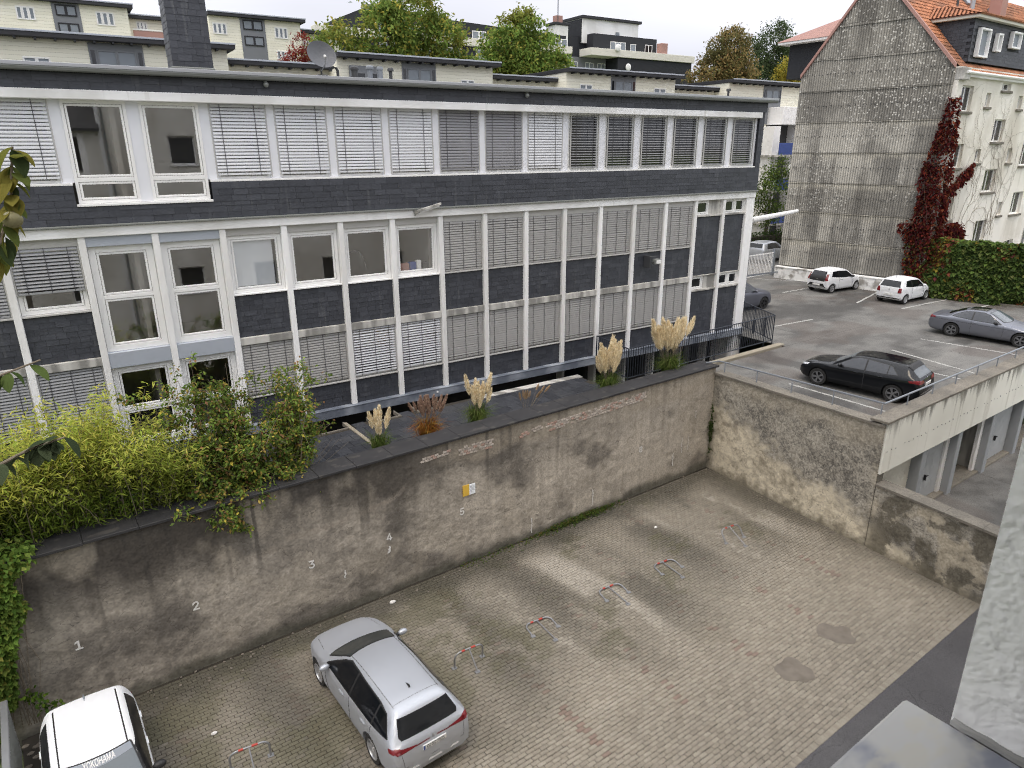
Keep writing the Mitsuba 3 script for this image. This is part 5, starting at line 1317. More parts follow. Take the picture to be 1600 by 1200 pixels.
# --- silver estate in the court
k = thing('parked_car', 'silver estate car parked nose to the old wall', 'car')
car_s = dict(L=4.62, hw=.905, wb=2.70, ro=1.0, wr_=.325, paint='m_paint_silver', twin=True,
    zt=[(0, .70), (.03, .86), (.08, .98), (.16, 1.06), (.34, 1.24), (.50, 1.385), (.62, 1.428), (1.1, 1.455), (1.8, 1.475), (2.3, 1.45), (2.6, 1.395), (3.0, 1.20), (3.42, 1.0), (3.54, .965), (4.0, .90), (4.35, .80), (4.55, .66), (4.62, .56)],
    zb=[(0, .62), (.1, .90), (.3, .965), (1.0, .965), (2.5, .93), (3.4, .90), (3.8, .83), (4.3, .70), (4.62, .50)],
    wr=[(0, .82), (.3, .76), (.6, .635), (1.2, .625), (2.3, .635), (2.7, .67), (3.4, .82), (3.8, .82), (4.62, .6)],
    side_glass=[('rear_quarter_glass', [(.40, 1.05), (.95, 1.0), (.95, 1.33), (.70, 1.30)]), ('rear_side_window', [(1.0, .995), (1.93, .975), (1.93, 1.385), (1.0, 1.345)]), ('front_side_window', [(1.99, .973), (3.16, .965), (3.0, 1.06), (2.60, 1.30), (2.38, 1.38), (1.99, 1.388)])],
    rear_glass=[(-.62, 1.05), (.62, 1.05), (.655, 1.10), (.56, 1.325), (-.56, 1.325), (-.655, 1.10)],
    windscreen=[(-.68, .99), (.68, .99), (.535, 1.39), (-.535, 1.39)], screen_m='m_screendark', ws=(2.66, 3.44, .52, .69),
    seams=[([(1.96, .30), (1.96, .96)], None), ([(.99, .70), (.96, .96)], None), ([(.99, .70), (1.22, .34), (3.0, .30)], None), ([(3.12, .30), (3.20, .62), (3.22, .94)], None)][:0],
    handles=[(1.30, .83), (2.32, .81)], mirror=(3.02, .96), fin=.98, plate=(.80, 'DI GC 7021', True))
car_s['seams'] = [([(1.96, .30), (1.95, .62), (1.96, .95)], 0), ([(1.22, .34), (1.02, .70), (.97, .95)], 0), ([(3.05, .32), (3.16, .6), (3.16, .92)], 0)]
car_s['patches'] = [('tail_light', [(.36, .900), (.78, .872), (.84, .93), (.78, .972), (.62, .952), (.36, .920)], 'rear', 'm_taillight', .010), ('tail_light', mirr([(.36, .900), (.78, .872), (.84, .93), (.78, .972), (.62, .952), (.36, .920)])[::-1], 'rear', 'm_taillight', .010),
    ('tail_light', [(.03, .89), (.24, .88), (.28, .95), (.05, .975)], 'side', 'm_taillight', .006), ('tail_light', [(.03, .89), (.24, .88), (.28, .95), (.05, .975)], 'right', 'm_taillight', .006),
    ('light_strip', [(.08, .905), (.36, .895), (.36, .912), (.08, .922)], 'rear', 'm_taillight', .010), ('light_strip', mirr([(.08, .905), (.36, .895), (.36, .912), (.08, .922)])[::-1], 'rear', 'm_taillight', .010),
    ('emblem', [(.0, .885), (.035, .93), (.0, .975), (-.035, .93)], 'rear', 'm_chrome', .016),
    ('bumper_strip', [(-.55, .44), (.55, .44), (.52, .49), (-.52, .49)], 'rear', 'm_paint_white', .006),
    ('roof_channel', rect(.66, 2.5, .50, .512), 'top', 'm_seam', .002), ('roof_channel', rect(.66, 2.5, -.512, -.50), 'top', 'm_seam', .002), ('roof_seam', rect(.70, .708, -.50, .50), 'top', 'm_seam', .002),
    ('tailgate_seam', [(.66, .56), (.668, .56), (.70, .86), (.692, .86)], 'rear', 'm_seam', .003), ('tailgate_seam', [(-.668, .56), (-.66, .56), (-.692, .86), (-.70, .86)], 'rear', 'm_seam', .003), ('tailgate_seam', rect(-.66, .66, .556, .564), 'rear', 'm_seam', .003),
    ('bonnet_seam', [(3.66, .70), (4.2, .62), (4.2, .628), (3.66, .708)], 'top', 'm_seam', .002), ('bonnet_seam', [(3.66, -.708), (4.2, -.628), (4.2, -.62), (3.66, -.70)], 'top', 'm_seam', .002)]
car(k, car_s, 4.84, 10.34, 91.5)

# --- white car, nose towards the camera, at the left
k = thing('parked_car', 'white car parked tail to the wall at the left edge beside the ivy', 'car')
car_w = dict(L=4.05, hw=.86, wb=2.52, ro=.72, wr_=.315, paint='m_paint_white',
    zt=[(0, .80), (.03, 1.0), (.08, 1.12), (.25, 1.40), (.36, 1.47), (.7, 1.505), (1.3, 1.52), (1.8, 1.50), (2.08, 1.455), (2.55, 1.22), (2.95, 1.03), (3.1, 1.0), (3.6, .93), (3.9, .80), (4.05, .62)],
    zb=[(0, .70), (.1, 1.0), (.5, 1.02), (2.0, .96), (3.0, .92), (3.6, .80), (4.05, .55)],
    wr=[(0, .84), (.3, .74), (.7, .735), (1.9, .74), (2.3, .76), (3.0, .84), (4.05, .62)],
    side_glass=[('rear_side_window', [(.45, 1.07), (1.28, 1.03), (1.28, 1.40), (.62, 1.39)]), ('front_side_window', [(1.35, 1.03), (2.72, .985), (2.55, 1.12), (2.15, 1.37), (1.35, 1.41)])],
    rear_glass=[(-.56, 1.12), (.56, 1.12), (.50, 1.42), (-.50, 1.42)], windscreen=[(-.70, 1.045), (.70, 1.045), (.585, 1.455), (-.585, 1.455)], screen_m='m_screen', ws=(2.13, 2.92, .57, .70),
    handles=[(.85, .95), (1.62, .93)], mirror=(2.52, 1.0), mirror_m='m_trim', fin=.42, fin_m='m_railgrey', plate=(.62, None, True))
car_w['seams'] = [([(1.32, .32), (1.32, .6), (1.32, 1.0)], 0), ([(2.55, .32), (2.62, .6), (2.6, .95)], 0), ([(.6, .9), (.5, 1.0), (.48, 1.02)], 0)]
car_w['patches'] = [('roof_channel', rect(.45, 2.05, .52, .545), 'top', 'm_trim', .004), ('roof_channel', rect(.45, 2.05, -.545, -.52), 'top', 'm_trim', .004),
    ('sun_strip', [(2.135 - .09 * q * q, q * .565) for q in np.linspace(-1, 1, 9)] + [(2.285 - .10 * q * q, q * .585) for q in np.linspace(1, -1, 9)], 'top', 'm_railgrey', .010), ('headlight', [(.40, .70), (.80, .72), (.78, .84), (.45, .80)], 'front', 'm_lamp', .01), ('headlight', mirr([(.40, .70), (.80, .72), (.78, .84), (.45, .80)])[::-1], 'front', 'm_lamp', .01), ('grille', trap(.42, .36, .5, .60), 'front', 'm_trim', .008),
    ('tail_light', [(.5, .92), (.82, .88), (.80, 1.04), (.6, 1.06)], 'rear', 'm_taillight', .01), ('tail_light', mirr([(.5, .92), (.82, .88), (.80, 1.04), (.6, 1.06)])[::-1], 'rear', 'm_taillight', .01)]
patch_, cp_, rear_, fro_, top_, TW_, zt_ = car(k, car_w, -.50, 13.45, 270)
tm = meshkit.text_mesh('YOKOHAMA', .05, .001, bold=True); tm.apply_scale([1.25, 1, 1]); w_ = tm.bounds[1, 0]; v = np.array(tm.vertices)
yy, zz = v[:, 0] - w_ / 2 + .05, 1.398 + v[:, 1] * .85
xq = 2.262 - .12 * v[:, 1] / .05 - .10 * (yy / .58) ** 2; zz = top_(np.column_stack([xq, yy])); tm.vertices = np.column_stack([xq, yy, zz + .013 + v[:, 2]]); tm.invert() if False else None
put(k + '__sun_strip__lettering', {**mikit.ply(tm, 'm_whitepaint'), 'to_world': TW_})
tri = np.array([(-.62, 1.40), (-.52, 1.40), (-.47, 1.437), (-.56, 1.425)]) + [.22, 0]
put(k + '__sun_strip__emblem', {**mikit.ply(patch_([(2.25, -.29), (2.16, -.36), (2.20, -.24), (2.22, -.22)], 'top', .013), 'm_whitepaint'), 'to_world': TW_})

# --- black hatchback on the upper deck
k = thing('parked_car', 'black hatchback with dark five spoke wheels on the upper car park', 'car')
car_b = dict(L=4.42, hw=.90, wb=2.73, ro=.83, wr_=.335, paint='m_paint_black', rim='m_alloy_dark', twin=True,
    zt=[(0, .74), (.03, .90), (.08, 1.0), (.3, 1.19), (.44, 1.33), (.5, 1.375), (.9, 1.415), (1.5, 1.44), (2.1, 1.43), (2.45, 1.37), (2.9, 1.14), (3.2, 1.0), (3.35, .97), (3.9, .90), (4.25, .78), (4.42, .58)],
    zb=[(0, .66), (.1, .92), (.4, 1.0), (1.2, .96), (2.4, .93), (3.2, .90), (3.8, .80), (4.42, .5)],
    wr=[(0, .82), (.3, .74), (.5, .66), (1.2, .66), (2.1, .67), (2.5, .70), (3.2, .82), (4.42, .6)],
    side_glass=[('rear_quarter_glass', [(.76, 1.04), (1.10, 1.01), (1.10, 1.28), (1.02, 1.27)]), ('rear_side_window', [(1.14, 1.005), (1.86, .98), (1.86, 1.345), (1.14, 1.30)]), ('front_side_window', [(1.92, .98), (2.98, .955), (2.80, 1.06), (2.42, 1.28), (2.2, 1.345), (1.92, 1.35)])],
    rear_glass=[(-.60, 1.03), (.60, 1.03), (.52, 1.30), (-.52, 1.30)], windscreen=[(-.68, 1.01), (.68, 1.01), (.54, 1.36), (-.54, 1.36)], rear_m='m_screen', side_m='m_glasslight', ws=(2.5, 3.16, .54, .68),
    handles=[(1.32, .87), (2.18, .85)], mirror=(2.78, .97), plate=(.76, None, False), seams=[([(1.89, .32), (1.89, .6), (1.89, .96)], 0)])
tl = [(.34, .82), (.84, .84), (.88, .94), (.80, .975), (.40, .93)]
car_b['patches'] = [('tail_light', tl, 'rear', 'm_taillight', .012), ('tail_light', mirr(tl)[::-1], 'rear', 'm_taillight', .012), ('tail_light', [(.03, .86), (.34, .86), (.40, .93), (.06, .97)], 'side', 'm_taillight', .007), ('tail_light', [(.03, .86), (.34, .86), (.40, .93), (.06, .97)], 'right', 'm_taillight', .007),
    ('panoramic_roof', rect(.85, 2.05, -.46, .46), 'top', 'm_carglass', .006), ('spoiler', [(.36, -.56), (.56, -.58), (.56, .58), (.36, .56)], 'top', 'm_trim', .02), ('chrome_strip', rect(-.6, .6, .42, .45), 'rear', 'm_chrome', .008), ('emblem', [(.03, .98), (0, 1.01), (-.03, .98), (0, .95)], 'rear', 'm_chrome', .014),
    ('headlight', [(4.05, .72), (4.32, .66), (4.3, .72), (4.0, .80)], 'side', 'm_lamp', .006)]
car(k, car_b, 23.72, 10.15, 97, DZ, .92)

# --- grey coupe at the right
k = thing('parked_car', 'grey coupe parked at the right edge of the upper car park', 'car')
car_c = dict(L=4.69, hw=.905, wb=2.84, ro=1.06, wr_=.335, paint='m_paint_grey', rim='m_alloy_dark', twin=True,
    zt=[(0, .80), (.04, .92), (.1, .97), (.4, 1.01), (.7, 1.06), (1.2, 1.27), (1.6, 1.38), (2.1, 1.405), (2.5, 1.36), (2.9, 1.18), (3.3, .99), (3.45, .955), (4.1, .87), (4.5, .74), (4.69, .56)],
    zb=[(0, .70), (.1, .88), (.5, .93), (1.2, .95), (2.4, .91), (3.3, .88), (4.0, .77), (4.69, .5)],
    wr=[(0, .80), (.5, .78), (.9, .72), (1.5, .64), (2.2, .64), (2.6, .68), (3.3, .8), (4.69, .6)],
    side_glass=[('rear_side_window', [(1.0, 1.02), (1.82, .965), (1.82, 1.30), (1.5, 1.27), (1.2, 1.15)]), ('front_side_window', [(1.88, .96), (3.05, .93), (2.9, 1.02), (2.5, 1.25), (2.25, 1.315), (1.88, 1.315)])],
    rear_glass=[(-.60, 1.06), (.60, 1.06), (.50, 1.33), (-.50, 1.33)], windscreen=[(-.68, 1.0), (.68, 1.0), (.53, 1.36), (-.53, 1.36)], side_m='m_glasslight', ws=(2.55, 3.26, .53, .68),
    handles=[(2.05, .84)], mirror=(2.86, .94), plate=(.62, None, False), mirror_m='m_trim', seams=[([(1.85, .32), (1.84, .6), (1.85, .94)], 0), ([(3.15, .34), (3.2, .6), (3.15, .9)], 0)])
tl = [(.42, .80), (.85, .80), (.86, .91), (.42, .90)]
car_c['patches'] = [('tail_light', tl, 'rear', 'm_taillight', .012), ('tail_light', mirr(tl)[::-1], 'rear', 'm_taillight', .012), ('tail_light', [(.03, .82), (.30, .83), (.26, .91), (.05, .92)], 'side', 'm_taillight', .007), ('tail_light', [(.03, .82), (.30, .83), (.26, .91), (.05, .92)], 'right', 'm_taillight', .007),
    ('panoramic_roof', rect(1.55, 2.3, -.45, .45), 'top', 'm_carglass', .006), ('feature_line', [(.3, .795), (3.6, .74), (3.6, .752), (.3, .81)], 'right', 'm_seam', .002)]
car(k, car_c, 34.42, 12.83, -84.5, DZ, .92)

# --- two small white hatchbacks at the foot of the gable
def small(name_label, x, y, ang, dark_tail, rimtwin, rear_trap):
    k = thing('parked_car', name_label, 'car')
    S = dict(L=3.5, hw=.82, wb=2.36, ro=.52, wr_=.29, paint='m_paint_white', twin=rimtwin, spokes=5 if rimtwin else 8,
        zt=[(0, .78), (.03, .95), (.07, 1.03), (.22, 1.28), (.32, 1.40), (.6, 1.445), (1.2, 1.47), (1.7, 1.45), (2.0, 1.38), (2.4, 1.15), (2.7, 1.0), (2.8, .97), (3.2, .87), (3.4, .72), (3.5, .55)],
        zb=[(0, .68), (.1, .93), (.5, .97), (1.8, .90), (2.7, .87), (3.2, .72), (3.5, .5)], wr=[(0, .84), (.3, .73), (.7, .71), (1.7, .72), (2.1, .76), (2.7, .84), (3.5, .62)],
        side_glass=[('rear_side_window', [(.42, 1.06), (1.05, .985), (1.05, 1.335), (.62, 1.32)]), ('front_side_window', [(1.12, .98), (2.44, .92), (2.28, 1.05), (1.92, 1.29), (1.12, 1.345)])],
        rear_glass=rear_trap, windscreen=[(-.63, 1.01), (.63, 1.01), (.53, 1.37), (-.53, 1.37)], ws=(2.04, 2.66, .53, .64), handles=[(1.28, .82)], handle_m='m_trim' if dark_tail else 'm_paint_white', mirror=(2.28, .93), mirror_m='m_trim' if dark_tail else None, rod=.65 if not dark_tail else None,
        plate=(.52 if dark_tail else .56, None, False), seams=[([(1.08, .34), (1.08, .6), (1.08, .95)], 0), ([(2.35, .34), (2.45, .6), (2.4, .88)], 0)])
    if S['mirror_m'] is None: S['mirror_m'] = 'm_paint_white'
    t1 = [(.60, .80), (.76, .82), (.66, 1.22), (.56, 1.20)] if dark_tail else [(.52, .68), (.74, .70), (.70, .98), (.56, .96)]
    S['patches'] = [('tail_light', t1, 'rear', 'm_taillight', .013), ('tail_light', mirr(t1)[::-1], 'rear', 'm_taillight', .013)]
    if dark_tail: S['patches'] += [('tailgate', [(-.56, .76), (.56, .76), (.60, .95), (.55, 1.08), (-.55, 1.08), (-.60, .95)], 'rear', 'm_trim', .009), ('bumper_trim', [(-.70, .36), (.70, .36), (.48, .60), (-.48, .60)], 'rear', 'm_trim', .008), ('bumper_strip', [(-.62, .38), (.62, .38), (.58, .42), (-.58, .42)], 'rear', 'm_alloy', .012), ('emblem', [(.04, .88), (0, .91), (-.04, .88), (0, .85)], 'rear', 'm_chrome', .018)]
    else: S['patches'] += [('emblem', [(.035, .84), (0, .89), (-.035, .84), (0, .79)], 'rear', 'm_trim', .012), ('lower_trim', [(-.66, .32), (.66, .32), (.64, .38), (-.64, .38)], 'rear', 'm_trim', .008)]
    car(k, S, x, y, ang, DZ, .92)
small('small white hatchback with black tailgate by the whitewashed plinth', 38.6, 21.98, -7.3, True, True, [(-.54, 1.06), (.54, 1.06), (.48, 1.35), (-.48, 1.35)])
small('small white hatchback with red tail lights next to the ivy wall', 38.85, 17.95, -2.0, False, False, [(-.60, 1.0), (.60, 1.0), (.50, 1.34), (-.50, 1.34)])

# --- dark suv half hidden by the office corner, silver car behind the gate
k = thing('parked_car', 'dark grey car half hidden behind the right office corner', 'car')
S = dict(car_b); S.update(paint='m_paint_suv', rim='m_trim', zt=[(a, b * 1.12) for a, b in car_b['zt']], zb=[(a, b * 1.08) for a, b in car_b['zb']], plate=None, patches=[], mirror=(2.78, 1.05))
S['side_glass'] = [(n_, [(a, b * 1.10) for a, b in q]) for n_, q in car_b['side_glass']]; S['rear_glass'] = [(a, b * 1.1) for a, b in car_b['rear_glass']]; S['windscreen'] = [(a, b * 1.1) for a, b in car_b['windscreen']]; S['handles'] = []
car(k, S, 29.3, 22.3, -8, DZ, .95)
k = thing('parked_car', 'silver car standing behind the barred gate', 'car')
S = dict(car_w); S.update(paint='m_paint_silver', plate=None, patches=[], fin=None)
car(k, S, 45.2, 31.0, 6, DZ, 1.0)

# ================================================================== PARKING BRACKETS
def bracket(x, y, ang, fold, label):
    """hoop with a centre stay; fold 0 upright .. 90 lying flat"""
    k = thing('parking_bracket', label, 'parking barrier', 'folding parking barriers')
    R0 = trimesh.transformations.rotation_matrix(math.radians(ang), [0, 0, 1]) ; R0[:3, 3] = [x, y, 0]
    Rf = trimesh.transformations.rotation_matrix(math.radians(fold), [1, 0, 0])
    h_, w_ = .46, .38
    path = [(-w_, 0, .03), (-w_, 0, h_ * .62)] + [(-w_ + .16 * (1 - math.cos(t)), 0, h_ * .62 + .16 * math.sin(t)) for t in np.linspace(.25, 1.57, 6)]
    path += [(-a, b, c) for a, b, c in path[::-1]]
    M = R0 @ Rf
    pa = np.array(path); hoop = lambda sel: xf(tube(pa[sel], .021, 8), M)
    part(k, 'hoop', hoop(slice(0, len(pa))), 'm_hoop', smooth=40)
    zt = pa[:, 2].max()
    for a, b in ((-.20, -.11), (.05, .17)): part(k, 'red_band', xf(tube([(a, 0, zt), (b, 0, zt)], .0235, 8), M), 'm_red', smooth=40)
    top = (M @ np.array([0, 0, zt, 1]))[:3]; foot = (R0 @ np.array([.03, -.40 if fold < 60 else -.02, .03, 1]))[:3]
    if fold >= 60: foot = (R0 @ np.array([.0, .12, .05, 1]))[:3]
    part(k, 'stay', tube([top, foot], .016, 8), 'm_hoop', smooth=40)
    for fx, fy in ((-w_, 0), (w_, 0), (.03, -.40 if fold < 60 else .12)):
        part(k, 'foot_plate', xf(cbx(fx - .06, fx + .06, fy - .05, fy + .05, 0.0, .022, .005), R0), 'm_hoop')
bracket(7.05, 11.58, -4, 6, 'upright parking hoop with two red bands right of the silver car')
bracket(9.25, 11.35, -6, -84, 'folded down parking hoop in front of bay number 5')
bracket(11.75, 11.3, -6, -82, 'folded down parking hoop with brown rust, third hoop from the silver car')
bracket(13.9, 11.25, -7, -84, 'folded down parking hoop, fourth hoop from the silver car')
bracket(16.75, 11.2, -8, -40, 'half raised bent parking hoop nearest the side wall')
bracket(1.97, 11.75, -8, 4, 'parking hoop between the white car and the silver car')

# ================================================================== FOLIAGE
def leaves(Pt, D, L, Wd, col, droop=.0, seed=0, fold=.25):
    """one rhombic leaf (two triangles) per row: base point, direction, length, width, colour"""
    rg = np.random.default_rng(seed); n = len(Pt)
    D = D / (np.linalg.norm(D, axis=1, keepdims=True) + 1e-9)
    s = np.cross(D, np.tile([0, 0, 1.0], (n, 1)) + rg.normal(0, .35, (n, 3))); s /= np.linalg.norm(s, axis=1, keepdims=True) + 1e-9
    nr = np.cross(s, D); L, Wd = np.broadcast_to(L, n)[:, None], np.broadcast_to(Wd, n)[:, None]
    mid = Pt + D * L * .45 - nr * L * fold * .3
    tip = Pt + D * L - np.array([0, 0, 1]) * L * droop
    V = np.stack([Pt, mid + s * Wd / 2 + nr * Wd * fold, tip, mid - s * Wd / 2 + nr * Wd * fold], 1).reshape(-1, 3)
    b = np.arange(n)[:, None] * 4
    Fc = np.concatenate([b + [0, 1, 2], b + [0, 2, 3]], 1).reshape(-1, 3)
    return V, Fc, np.repeat(col, 4, 0)
def foliage(key, name, packs, m='m_leaf', label=None, kind=None):
    Vs, Fs, Cs, o = [], [], [], 0
    for V, Fc, C in packs: Vs.append(V); Fs.append(Fc + o); Cs.append(C); o += len(V)
    return put(sub(key, name), mikit.ply((np.vstack(Vs), np.vstack(Fs)), m, color=np.clip(np.vstack(Cs), 0, 1)), label, kind)
def mixc(n, cols, wts, rg, var=.18):
    c = np.array(cols)[rg.choice(len(cols), n, p=np.array(wts) / sum(wts))]
    return c * rg.uniform(1 - var, 1 + var, (n, 1)) * rg.uniform(.93, 1.07, (n, 3))
def tree(name, label, base, height, crown, n, leaf, cols, wts, seed, trunk_r=.22, cat_='tree', clump=.8, conic=False):
    """crown: list of (centre, radii) blobs; leaf clumps scattered near their shells"""
    rg = np.random.default_rng(seed); k = thing(name, label, cat_)
    base = np.array(base, float); top = np.array([base[0], base[1], base[2] + height * .8])
    tk = [tube([base - [0, 0, .4], base + (top - base) * .4 + [rg.normal(0, .15), 0, 0], top], [trunk_r, trunk_r * .7, trunk_r * .15], 8)]
    for c, r in crown:
        c = np.array(c, float); s = base + (top - base) * rg.uniform(.25, .55)
        tk.append(tube([s, (s + c) / 2 + [0, 0, .3], c], [trunk_r * .45, trunk_r * .3, trunk_r * .1], 6))
    part(k, 'trunk', cat(tk), 'm_bark', smooth=40)
    packs = []; vol = np.array([np.prod(r) ** (2 / 3) for c, r in crown]); vol /= vol.sum()
    cen = []
    for (c, r), v in zip(crown, vol):
        m_ = max(4, int(n / 26 * v)); u = rg.normal(size=(m_, 3)); u /= np.linalg.norm(u, axis=1, keepdims=True)
        rad = rg.uniform(.45, 1.02, (m_, 1)) ** .6
        q = u * rad
        if conic: q[:, :2] *= np.clip(.95 - .62 * q[:, 2:3], .1, 1.5)
        cen.append(np.array(c) + q * np.array(r))
    cen = np.vstack(cen); keep = rg.random(len(cen)) < .9; cen = cen[keep]
    tint = meshkit.noise(cen * .35, seed); tone = rg.uniform(.72, 1.28, len(cen))
    per = 26; Pt = np.repeat(cen, per, 0) + rg.normal(0, clump * .38, (len(cen) * per, 3)) * [1, 1, .75]
    D = rg.normal(size=Pt.shape) + [0, 0, -.15]
    cc = 1.45 * mixc(len(Pt), cols, wts, rg) * np.repeat(tone, per)[:, None]
    alt = np.array(cols[-1]); f = np.repeat(np.clip((tint - .56) * 5, 0, 1), per)[:, None]; cc = cc * (1 - f * .7) + alt * f * .7 * rg.uniform(.8, 1.2, (len(Pt), 1))
    packs.append(leaves(Pt, D, leaf * rg.uniform(.7, 1.3, len(Pt)), leaf * .62, cc, .15, seed))
    foliage(k, 'crown', packs)
    return k
# far trees
def fp(u, d): q = fpt(u, d, 0); return q[0], q[1]
GR, YL, BR = (.075, .12, .025), (.24, .22, .035), (.16, .12, .04)
def blobs(u, d, specs): return [((*fp(u + a, d + b), z), (r, r, rz)) for a, b, z, r, rz in specs]
tree('leafy_tree', 'large green tree turning yellow, left of the two trees behind the office', (*fp(25, 34), 6), 15, blobs(25, 34, [(-4.2, 0, 18.3, 2.6, 2.2), (-1.0, -1, 19.6, 2.2, 2.2), (1.3, 0, 21.4, 2.7, 2.3), (3.6, -.5, 19.6, 2.4, 2.3), (2.2, 0, 18.0, 2.8, 1.9), (-3.0, .5, 17.3, 3.0, 1.8), (5.6, 0, 17.6, 1.9, 1.5), (.2, 0, 17.2, 3.2, 1.8), (-.6, 0, 21.6, 1.5, 1.2)]), 23000, .32, [(.13, .185, .045), (.17, .22, .055), (.08, .125, .03), (.30, .27, .06)], [4, 3, 3, 2], 21, .3, clump=.85)
tree('leafy_tree', 'green tree with ragged top, right of the two trees behind the office', (*fp(38, 36), 6), 15, blobs(38, 36, [(0, 0, 21.2, 2.2, 2.0), (-1.6, 0, 19.6, 2.4, 2.2), (1.8, 0, 19.8, 2.3, 2.0), (3.4, 0, 18.2, 2.0, 2.0), (0, 0, 18.0, 3.2, 2.2), (-2.8, 0, 17.8, 2.2, 1.7), (.2, 0, 22.3, 1.1, 1.0)]), 19000, .32, [(.13, .19, .045), (.17, .22, .055), (.08, .13, .03), (.26, .25, .06)], [4, 3, 3, 1.4], 22, .3, clump=.8)
tree('leafy_tree', 'low green tree joining the two big trees behind the roof vents', (*fp(31, 36), 6), 11, blobs(31, 36, [(0, 0, 17.4, 2.6, 1.5), (-2, 0, 17.2, 1.8, 1.2), (2.4, 0, 17.0, 2.0, 1.3)]), 7000, .30, [(.14, .19, .045), (.17, .21, .05), (.30, .27, .06)], [4, 3, 2], 23, .2)
tree('brown_tree', 'rusty brown autumn tree on the skyline left of the corrugated gable', (*fp(91.5, 60), 10), 17, blobs(91.5, 60, [(0, 0, 25.6, 3.3, 3.2), (-1.8, 0, 23.2, 3.3, 2.6), (2.0, 0, 23.0, 3.4, 2.8), (-4.2, 0, 21.4, 3.0, 1.8), (.3, 0, 27.2, 2.0, 1.8), (1, 0, 21.2, 4.0, 2.2)]), 16000, .42, [(.21, .155, .07), (.16, .14, .06), (.24, .17, .075), (.10, .105, .045)], [3, 3, 2, 2], 24, .4, clump=1.1)
tree('dark_conifer', 'tall dark green conifer on the skyline beside the brown tree', (*fp(114.5, 70), 10), 24, blobs(114.5, 70, [(0, 0, 28.4, 3.6, 4.6), (-4.6, 1, 26.2, 3.6, 4.0), (4.2, 1, 26.4, 3.3, 3.8), (-1, 0, 22.8, 5.5, 3.4), (5, 0, 22.8, 3.4, 3.0)]), 21000, .42, [(.045, .068, .03), (.06, .085, .04), (.08, .10, .05), (.07, .09, .05)], [4, 3, 2, 2], 25, .4, clump=1.2)
tree('yellow_tree', 'small yellow green tree right beside the corrugated gable', (*fp(87.2, 45), 8), 14, blobs(87.2, 45, [(0, 0, 21.6, 1.9, 1.9), (-1.4, 0, 20.2, 1.6, 1.5), (1.2, 0, 20.6, 1.7, 1.7), (0, 0, 18.6, 2.2, 1.9)]), 5000, .30, [(.20, .17, .03), (.13, .14, .03), (.32, .26, .05)], [3, 2, 2], 26, .2)
tree('red_maple', 'small dark red tree behind the satellite dish', (*fp(17.0, 31), 10), 8.5, blobs(17.0, 31, [(0, 0, 18.1, 1.0, .95), (-.7, 0, 17.4, .9, .8), (.6, 0, 17.3, .8, .7), (.1, 0, 16.6, 1.1, .9)]), 2600, .17, [(.16, .03, .025), (.11, .02, .025), (.20, .05, .03)], [3, 2, 1], 27, .1, clump=.5)
tree('courtyard_tree', 'green bush seen between the office corner and the gable', (51.2, 34.6, 3.5), 6.5, [((51.0, 34.4, 8.2), (1.5, 1.5, 2.0)), ((50.0, 34.2, 6.8), (1.2, 1.2, 1.2)), ((52.0, 34.6, 9.8), (1.3, 1.1, 1.3)), ((49.6, 34.2, 8.6), (.9, .9, .9))], 3600, .2, [(.06, .09, .025), (.09, .12, .03), (.04, .06, .02)], [3, 2, 3], 28, .12)
rg = np.random.default_rng(40)
k = thing('hedge', 'clipped dark hedge behind the gate', 'hedge')
Pt = np.column_stack([rg.uniform(45, 53, 2600), rg.uniform(33.0, 33.9, 2600), 3.6 + 1.7 * rg.random(2600) ** .6])
part(k, 'core', bx(45, 53, 33.2, 33.8, 3.5, 5.0), 'm_soil'); foliage(k, 'foliage', [leaves(Pt, rg.normal(size=Pt.shape), .16, .1, mixc(len(Pt), [(.035, .06, .018), (.05, .08, .025)], [1, 1], rg), .1, 1)])

# ivy wall beside the gable
k = thing('ivy_wall', 'garden wall covered all over in green and reddish ivy', 'ivy wall')
iw = [np.array(q, float) for q in ((42.15, 18.15), (42.75, 15.2), (43.6, 11.5), (44.4, 7.5))]
part(k, 'core', cat(*[hull([(*(q + np.array([dx, 0])), z) for q in (iw[i], iw[i + 1]) for dx in (.15, .6) for z in (3.4, 6.45)]) for i in range(3)]), 'm_soil')
part(k, 'kerb', cat(*[hull([(*(q + np.array([dx, 0])), z) for q in (iw[i], iw[i + 1]) for dx in (-.55, -.38) for z in (3.5, 3.72)]) for i in range(3)]), 'm_conc')
n_ = 17000; seg = rg.choice(3, n_, p=[.30, .38, .32]); t = rg.random(n_)
A_ = np.array([iw[i] for i in seg]); B_ = np.array([iw[i + 1] for i in seg]); q = A_ + (B_ - A_) * t[:, None]
zz = 3.62 + (2.75 + .75 * meshkit.noise(np.column_stack([q[:, 1] * 1.3, 0 * t, 0 * t + 5]), 6)) * rg.random(n_) ** .9
bul = .15 + .75 * meshkit.noise(np.column_stack([q[:, 1] * .9, zz * .9, 0 * zz]), 3)
on_top = rg.random(n_) < .16
Pt = np.column_stack([q[:, 0] + .25 - bul + rg.normal(0, .06, n_), q[:, 1], zz]); Pt[on_top] = np.column_stack([q[on_top, 0] + rg.uniform(-.2, .6, on_top.sum()), q[on_top, 1], 6.4 + .45 * rg.random(on_top.sum())])
cl = mixc(n_, [(.055, .085, .025), (.08, .115, .03), (.035, .055, .02), (.11, .13, .045)], [3, 3, 3, 1], rg)
redz = np.clip((meshkit.noise(np.column_stack([q[:, 1] * .7, zz * .8, 0 * zz]), 9) - .58) * 6, 0, 1) + np.clip((q[:, 1] - 17.0) * .6, 0, .8)
cl = np.where((rg.random(n_) < redz * .6)[:, None], mixc(n_, [(.16, .05, .03), (.18, .14, .03), (.10, .03, .03)], [2, 2, 1], rg), cl)
